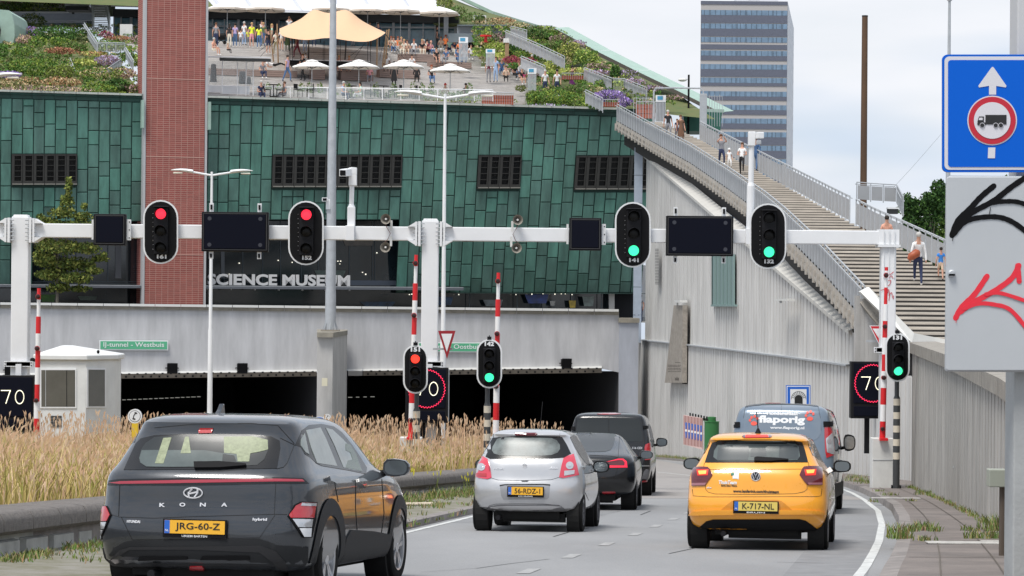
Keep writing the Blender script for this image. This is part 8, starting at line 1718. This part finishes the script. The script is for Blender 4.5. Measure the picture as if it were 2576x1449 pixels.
# ================================================================== VEGETATION
leafm = mat('foliage', (1, 1, 1), .75, vcol=True, spec=.2); R_ = random.Random(3)
CL = dict(dk=(.028, .065, .018), gn=(.06, .125, .025), yg=(.15, .20, .035), lm=(.25, .31, .07), ol=(.11, .125, .045), rd=(.22, .09, .06), og=(.30, .17, .09), tn=(.38, .29, .17), pu=(.17, .11, .30), li=(.31, .25, .38), mv=(.26, .17, .17), ye=(.34, .34, .10), cm=(.22, .02, .07), gt=(.09, .14, .03), wl=(.14, .15, .035))
def leaves(b, c, r, n, sz, cols, up=0, shell=.45, flat=False):
    """n small leaf faces spread through an uneven ellipsoid"""
    v, f, fc = b.v, b.f, b.fc if b.fc is not None else {}
    b.fc = fc; k = b.mi(leafm); lob = [(R_.uniform(0, 6.28), R_.uniform(-1, 1), R_.uniform(.75, 1.25)) for _ in range(7)]
    for _ in range(n):
        a = R_.uniform(0, 2*pi); z = R_.uniform(-1, 1) if not flat else R_.uniform(-.2, 1); q = sqrt(max(0, 1-z*z)); rr = R_.uniform(shell, 1)**.6
        m = 1.0
        for la, lz, lr in lob:
            if abs(((a-la+pi) % (2*pi))-pi) < .6 and abs(z-lz) < .5: m = lr
        rr *= m; p = Vector((c[0]+r[0]*rr*q*cos(a), c[1]+r[1]*rr*q*sin(a), c[2]+r[2]*rr*z))
        s_ = sz*R_.uniform(.6, 1.4); d1 = Vector((R_.gauss(0, 1), R_.gauss(0, 1), R_.gauss(0, 1)+up)).normalized(); d2 = d1.cross(Vector((R_.gauss(0, 1), R_.gauss(0, 1), R_.gauss(0, .6)))).normalized()
        o = len(v); v += [p-d1*s_*.5, p+d2*s_*.28, p+d1*s_*.5, p-d2*s_*.28]; cc = cols[R_.randrange(len(cols))]; t_ = R_.uniform(.6, 1.35); fc[len(f)] = (cc[0]*t_, cc[1]*t_, cc[2]*t_); f.append([o, o+1, o+2, o+3]); b.fm.append(k)
def tree(name, label, base, H, parts, cols, n, sz, tr=.12, group=None, limbs=7):
    th = thing(name, label, 'tree', tuple(base), 0, group); bk_ = mat('bark', (.16, .14, .11), .9, noise=.3, nscale=5)
    b = MB(); tp_ = Vector((0, 0, H*.8)); b.tube([(0, 0, -.3), (.05*H*.1, 0, H*.3), (-.02*H, 0, H*.55), tp_], [tr, tr*.8, tr*.5, tr*.15], bk_, n=8)
    for i in range(limbs):
        z = H*(.28+.5*i/limbs); a = i*2.4; c_ = Vector(parts[i % len(parts)][0]); e = c_.lerp(Vector((cos(a)*1.2, sin(a)*1.2, z+.8)), .5); b.tube([(0, 0, z), (e*.5+Vector((0, 0, z*.5))), e], [tr*.45, tr*.28, tr*.08], bk_, n=5)
    b.build('trunk', th, smooth=60); b = MB(); tot = sum(p[1][0]*p[1][2] for p in parts)
    for c_, r in parts: leaves(b, c_, r, int(n*r[0]*r[2]/tot), sz, cols, shell=.15)
    b.build('crown', th); return th
# leafy tree behind the left gantry arm
P0 = W(143, 772, 43); P0.z = 0; k43 = lambda x, y: W(x, y, 43)-P0
pp = []
for x, y, rx, ry in ((176, 470, 9, 26), (168, 505, 20, 18), (160, 535, 36, 16), (205, 545, 26, 12), (120, 560, 34, 15), (170, 575, 62, 20), (228, 570, 26, 12), (100, 600, 26, 14), (150, 622, 66, 20), (222, 625, 36, 16), (245, 650, 26, 10), (120, 655, 40, 18), (180, 665, 62, 20), (235, 680, 26, 12), (130, 690, 44, 18), (190, 700, 46, 16), (150, 722, 34, 14), (95, 640, 16, 12), (262, 640, 10, 7), (200, 725, 24, 10), (100, 545, 10, 10), (215, 520, 8, 10)):
    c_ = k43(x, y); pp.append(((c_.x, R_.uniform(-.6, .6), c_.z), (rx/43, rx/43*.8+.3, ry/43)))
tree('street_tree', 'airy olive green tree standing before the museum behind the left gantry arm', P0, 7.6, pp, [(.14, .17, .035), (.10, .14, .03), (.20, .21, .05), (.06, .09, .02)], 8200, .20, .10, limbs=12)
gtx = 'trees beyond the staircase'
for px, py, rx, ry, cols, lb in ((2298, 528, 40, 46, 'dk', 'dark green bushy tree just behind the right staircase railing'), (2345, 500, 34, 60, 'dk', 'tallest dark green tree, left of the blue sign'), (2352, 585, 62, 42, 'gt', 'lighter yellow-green tree below the dark ones beside the cabinet'), (2385, 520, 40, 60, 'gn', 'mid green tree showing at the edge of the grey cabinet'), (2500, 500, 90, 72, 'yg', 'pale green tree glimpsed between the blue sign and the grey cabinet')):
    s_ = 14; c_ = W(px, py, s_+R_.uniform(-.5, .5)); B0 = Vector((c_.x, c_.y, 0)); q = []
    for i in range(14): a = R_.uniform(0, 6.28); e = R_.uniform(0, .75); q.append(((cos(a)*e*rx/s_, R_.uniform(-1, 1), c_.z+sin(a)*e*ry/s_), (rx/s_*.42, rx/s_*.4, ry/s_*.34)))
    q += [((R_.uniform(-.5, .5)*rx/s_, 1, c_.z-ry/s_-z), (rx/s_*.8, 2, 3)) for z in (0, 3.5, 7)]
    tree('bushy_tree', lb, B0, c_.z+ry/s_, q, [CL[cols], CL['gn'], tuple(v*1.5 for v in CL[cols])], 6500, .55, .3, gtx)
# roof planting
def sR(px, py): return 39.2-(265-py)*.0275
def bed(b, px, py, rx, ry, cols, s_, n=None, sz=.15):
    p_ = W(px, py, s_); leaves(b, p_, (rx/s_, rx/s_*.6+.2, ry/s_), n or int(90+rx*ry*.9), sz, [tuple(q*1.45 for q in CL[c_]) for c_ in cols.split()], up=.8, flat=False)
LB = [(85, 50, 36, 18, 'ol dk'), (80, 80, 20, 14, 'pu mv'), (95, 105, 25, 15, 'yg gn'), (150, 105, 30, 14, 'yg gn'), (190, 118, 38, 12, 'ol gn'), (60, 130, 34, 14, 'gn yg'), (40, 150, 30, 12, 'gn ol'), (20, 170, 30, 10, 'gn ol'), (60, 205, 60, 12, 'og tn ol'), (160, 206, 50, 11, 'og tn'), (20, 215, 50, 12, 'ol tn'), (100, 226, 130, 9, 'tn ol mv'), (300, 96, 40, 6, 'rd og'), (235, 135, 34, 7, 'ye og'), (215, 157, 32, 9, 'lm ye'), (260, 186, 62, 15, 'yg gn tn'), (310, 185, 34, 14, 'mv tn'), (345, 100, 20, 12, 'ol mv'), (250, 222, 56, 12, 'gn yg'), (330, 222, 30, 12, 'mv ol'), (6, 128, 16, 20, 'gn'), (268, 86, 18, 9, 'cm mv'), (210, 90, 20, 16, 'dk ol'), (290, 122, 40, 6, 'yg'), (320, 140, 26, 10, 'ol gn'), (60, 100, 22, 14, 'mv tn'), (20, 185, 20, 10, 'gn'), (120, 142, 40, 8, 'gn ol'), (190, 178, 30, 14, 'yg gn')]
LT = [(40, 14, 50, 9, 'gn ol'), (100, 10, 50, 9, 'gn lm'), (160, 16, 40, 10, 'mv gn'), (130, 27, 100, 5, 'yg lm'), (30, 20, 44, 9, 'gn yg'), (24, 5, 26, 6, 'rd mv'), (180, 5, 30, 8, 'gn'), (200, 28, 30, 5, 'yg'), (90, -4, 120, 8, 'gn ol')]
b = MB()
for x, y, rx, ry, c_ in LB: bed(b, x, y, rx, ry, c_, 7000/roof(x, y+ry*.7).y)
for x, y, rx, ry, c_ in LT: bed(b, x, y, rx, ry, c_, 32)
for i in range(900):
    x, y = R_.uniform(-10, 352), R_.uniform(60, 236); c_ = R_.choice(['ol gn', 'gn yg', 'yg', 'ol tn', 'gn']); bed(b, x, y, 7, 3.5, c_, 7000/roof(x, y).y, 22, .14)
b.build('garden_planting', kind='stuff')
RB = [(1120, 6, 20, 14, 'ol tn'), (1150, 26, 26, 12, 'ol gn'), (1180, 44, 40, 12, 'ol gn'), (1225, 56, 40, 9, 'ol tn'), (1262, 52, 34, 9, 'tn og'), (1300, 66, 30, 8, 'ol tn'), (1320, 78, 28, 10, 'gn ol'), (1262, 96, 34, 12, 'dk mv'), (1245, 118, 34, 12, 'lm yg'), (1290, 118, 26, 12, 'dk gn'), (1255, 140, 30, 9, 'ye yg'), (1310, 138, 26, 10, 'gn yg'), (1325, 152, 26, 7, 'rd cm'), (1385, 118, 28, 16, 'gn ol'), (1405, 98, 26, 10, 'mv ol'), (1450, 108, 26, 8, 'mv li'), (1385, 165, 20, 13, 'ye lm'), (1440, 180, 62, 10, 'lm ye'), (1500, 168, 36, 9, 'ol mv'), (1505, 184, 40, 7, 'li mv'), (1580, 184, 26, 10, 'ol li'), (1595, 206, 30, 9, 'li mv'), (1640, 222, 26, 8, 'li mv ol'), (1620, 262, 34, 9, 'mv gn'), (1690, 245, 30, 7, 'ol mv'), (1345, 246, 26, 20, 'gn yg'), (1450, 224, 34, 13, 'gn ol'), (1380, 267, 56, 5, 'li gn'), (1440, 256, 60, 12, 'yg gn'), (1190, 254, 120, 9, 'yg ol'), (1060, 256, 60, 6, 'yg ol'), (1520, 208, 26, 8, 'gn yg'), (1555, 210, 20, 8, 'lm'), (1290, 165, 16, 8, 'gn'), (1310, 222, 14, 8, 'ol'), (1495, 270, 20, 5, 'gn'), (1300, 92, 24, 8, 'ol gn'), (1340, 190, 26, 7, 'cm ol')]
b = MB()
for x, y, rx, ry, c_ in RB: bed(b, x, y, rx, ry, c_, sR(x, y+ry*.5))
for i in range(1100):
    y = R_.uniform(66, 264); x = R_.uniform(1190, min(1700, 1400+(y-70)*1.6)); 
    if x < 1330 and y > 140: continue
    bed(b, x, y, 7, 3.5, R_.choice(['ol gn', 'gn yg', 'yg lm', 'ol tn', 'gn']), sR(x, y), 24, .14)
for i in range(44): bed(b, 650+R_.uniform(0, 560), 238, 4, R_.uniform(5, 12), 'gn ol', 39.3, 26, .12)
b.build('garden_planting', kind='stuff')
for x, y, rx, ry, c_, s_, lb in ((140, 84, 62, 20, 'dk gn', 0, 'large dark green shrub mound in the middle of the left roof garden'), (95, 168, 74, 22, 'yg gn', 0, 'broad yellow-green shrub filling the lower left roof garden'), (150, 184, 40, 20, 'yg ol', 0, 'yellow-green shrub beside the lower railing of the left garden'), (155, 128, 40, 9, 'rd og', 0, 'patch of red flowering shrub in the left roof garden'), (282, 113, 38, 11, 'lm gn', 0, 'bright green clipped shrub behind the open bar railing'), (300, 214, 28, 17, 'dk gn', 0, 'small dark green bush above the copper edge left of the brick tower'), (352, 152, 16, 18, 'lm gn', 0, 'lime green bush touching the brick tower'), (272, 152, 36, 13, 'li mv', 0, 'lilac flowering shrub inside the left garden railings'), (20, 187, 36, 8, 'pu li', 0, 'purple lavender patch behind the white lamp head at far left'),
    (1345, 84, 34, 20, 'dk gn ol', 34.3, 'dark spiky shrub at the top of the right roof garden'), (1432, 128, 32, 26, 'yg ye ol', 35.6, 'tall yellow-green shrub in the middle of the right roof garden'), (1475, 145, 30, 18, 'lm gn', 36, 'bright lime shrub beside the copper roof rim'), (1532, 242, 44, 17, 'pu li', 38.6, 'large purple lavender bush above the museum corner'), (1572, 256, 18, 13, 'li pu', 39, 'small lilac bush right of the large lavender'), (1548, 182, 15, 18, 'gn dk', 37, 'upright dark green bush near the copper roof rim'), (1400, 244, 62, 20, 'gn yg', 39, 'broad leafy green shrub in front of the two white shirts'), (1285, 150, 22, 10, 'cm rd', 36.2, 'crimson shrub beside the upper info pillar'), (1118, 8, 22, 20, 'ol yg', 32.4, 'tall reedy grass clump on the skyline right of the white cafe roof')):
    s_ = s_ or 7000/roof(x, y+ry*.7).y; b = MB(); bed(b, x, y, rx, ry, c_, s_*1.004, int(200+rx*ry*1.1)); tag(b.build('shrub', None), lb, 'shrub', 'shrubs of the roof garden')
for i, x in enumerate((676, 700, 758, 778, 805, 875, 945, 990, 1040, 1062, 1085, 1180)):
    b = MB(); bed(b, x, 222, 9, 15, 'gn ol', 39.2, 90, .13); tag(b.build('potted_grass', None), 'tall green potted plant behind the glass balustrade', 'plant', 'potted plants behind the glass balustrade')
# dry grass on the island
b = MB(); b.fc = {}; k = b.mi(leafm); v, f, fc, fm = b.v, b.f, b.fc, b.fm
DG = [(.50, .39, .15), (.42, .34, .12), (.56, .45, .22), (.36, .31, .09), (.28, .28, .07), (.46, .35, .13)]; PK = [(.56, .37, .24), (.50, .33, .20), (.60, .44, .30)]
def blade(x, y, z, h, w_, c_, lean_, head=None):
    a = R_.uniform(0, 6.28); dx, dy = cos(a)*lean_*h, sin(a)*lean_*h; sx = w_*.5; o = len(v)
    v.extend([Vector((x-sx, y, z)), Vector((x+sx, y, z)), Vector((x+dx*.4+sx*.8, y+dy*.4, z+h*.6)), Vector((x+dx*.4-sx*.8, y+dy*.4, z+h*.6)), Vector((x+dx, y+dy, z+h))]); fc[len(f)] = c_; f.append([o, o+1, o+2, o+3]); fm.append(k); fc[len(f)] = c_; f.append([o+3, o+2, o+4]); fm.append(k)
    if head:
        o = len(v); hx = w_*.9; v.extend([Vector((x+dx*.93, y+dy, z+h*.93)), Vector((x+dx+hx, y+dy, z+h+.01)), Vector((x+dx*1.2, y+dy, z+h+.075)), Vector((x+dx-hx, y+dy, z+h+.03))]); fc[len(f)] = head; f.append([o, o+1, o+2, o+3]); fm.append(k)
n = 0
while n < 80000:
    d = R_.uniform(0, 1)**.75*80+22; xr = pl(IW, d)-.60; xl = -1560*d/7000-.6
    if xl > xr: continue
    if R_.random() > (xr-xl)/9: continue
    x = R_.uniform(xl, xr); 
    if d > 86 and x < -12.2: continue
    e = xr-x; z = zroad(d)+.45; h = R_.uniform(.30, .70)*(.75+.25*min(1, e/1.2))*(1+.22*sin(x*1.7+d*.35)+.15*sin(d*.9)); w_ = .006+.00019*d
    t_ = R_.uniform(.75, 1.2); c_ = R_.choice(DG if R_.random() < .8 else PK); g_ = 1 if h > .4 else .8
    hd_ = tuple(q*t_*1.1 for q in R_.choice(PK)) if R_.random() < .35 else None
    if R_.random() < .02: h += .3
    blade(x, d, z, h, w_, (c_[0]*t_*g_, c_[1]*t_*g_, c_[2]*t_*g_), R_.uniform(.05, .7), hd_); n += 1
for i in range(1500):
    d = R_.uniform(60, 100); xr = pl(IE, min(d, 100)); xl = -1330*d/7000; x = R_.uniform(xl, xr)
    if d > 84 and x < -12: continue
    blade(x, d, zroad(d)+.45, R_.uniform(.95, 1.35), .02, R_.choice(PK), .15, R_.choice(PK))
b.build('dry_grass', kind='stuff')
# weeds: along kerbs, joints and wall feet
b = MB(); b.fc = {}; k = b.mi(leafm); v, f, fc, fm = b.v, b.f, b.fc, b.fm; WG_ = [(.14, .20, .05), (.11, .15, .04), (.22, .24, .09), (.32, .27, .14)]
def tuft(x, y, z, r, h, n):
    for _ in range(n): a = R_.uniform(0, 6.28); q = R_.uniform(0, r); blade(x+cos(a)*q, y+sin(a)*q*1.5, z, h*R_.uniform(.4, 1.1), .012, tuple(c_*R_.uniform(.7, 1.2) for c_ in R_.choice(WG_)), .5)
for x, y, r, h, n in ((2262, 1345, .22, .30, 170), (2292, 1328, .14, .16, 60), (2322, 1325, .25, .2, 150), (2350, 1328, .16, .14, 60), (2330, 1352, .2, .12, 60), (2448, 1345, .16, .2, 80), (2440, 1325, .2, .14, 60), (2512, 1325, .35, .34, 260), (2500, 1345, .3, .2, 120), (2165, 1203, .6, .18, 160), (2150, 1195, .5, .2, 120), (2180, 1208, .5, .14, 120), (2345, 1236, .5, .2, 200), (2375, 1240, .4, .16, 110), (2240, 1238, .25, .12, 60), (2210, 1228, .2, .1, 40), (2295, 1252, .16, .1, 40), (2196, 1255, .15, .12, 40), (2450, 1262, .2, .12, 50), (2402, 1262, .2, .1, 40)):
    s_ = (y-1088)/1.29; p_ = W(x, y, s_); tuft(p_.x, p_.y, zroad(p_.y)+.14, r*.8, h*.7, int(n*.7))
for i in range(420):
    d = R_.uniform(27, 66); x = pl(IW, d)+.15+abs(R_.gauss(0, .22)); tuft(x, d, zroad(d)+.12, .12, R_.uniform(.04, .1) if d < 36 else R_.uniform(.08, .24), 12)
for i in range(200):
    d = R_.uniform(27, 62); x = R_.uniform(pl(IW, d), pl(LK_, d)-.2); tuft(x, d, zroad(d)+.12, .12, R_.uniform(.04, .12), 10)
for i in range(60):
    d = R_.uniform(27, 64); x = pl(LK_, d)-R_.uniform(-.03, .05); tuft(x, d, zroad(d)+.04, .08, R_.uniform(.05, .14), 10)
for i in range(160):
    d = R_.uniform(30, 70); x = pl(NW, d)-.08; tuft(x, d, zroad(d)+.14, .1, R_.uniform(.04, .12), 7)
for i in range(240):
    d = R_.uniform(100, 168); x = pl(FW, d)-R_.uniform(0, .8); tuft(x, d, zroad(d)+.14, .25, R_.uniform(.08, .2), 8)
p_ = W(2376, 868, 80); tuft(p_.x, p_.y, p_.z-.1, .3, .5, 120)
for x, y, h in ((1020, 1236, .6), (1138, 1205, .7), (1160, 1200, .5), (1172, 1225, .5), (1090, 1230, .5)):
    s_ = (y+20-1088)/1.3; p_ = W(x, y+20, s_); z = zroad(p_.y)+.12
    for q in range(7): blade(p_.x+R_.uniform(-.1, .1), p_.y, z, h*R_.uniform(.6, 1), .014, (.16, .2, .05), .25, (.55, .5, .04))
b.build('weeds', kind='stuff')
th = thing('litter_board', 'pale torn piece of board lying on the left verge path beside the kerb', 'litter', (W(1055, 1274, 141).x, F/141, zroad(F/141)+.13), .3); b = MB(); b.box((0, 0, .02), (.62, .35, .02), mat('cardboard', (.5, .42, .32), .8)); b.build('board', th)
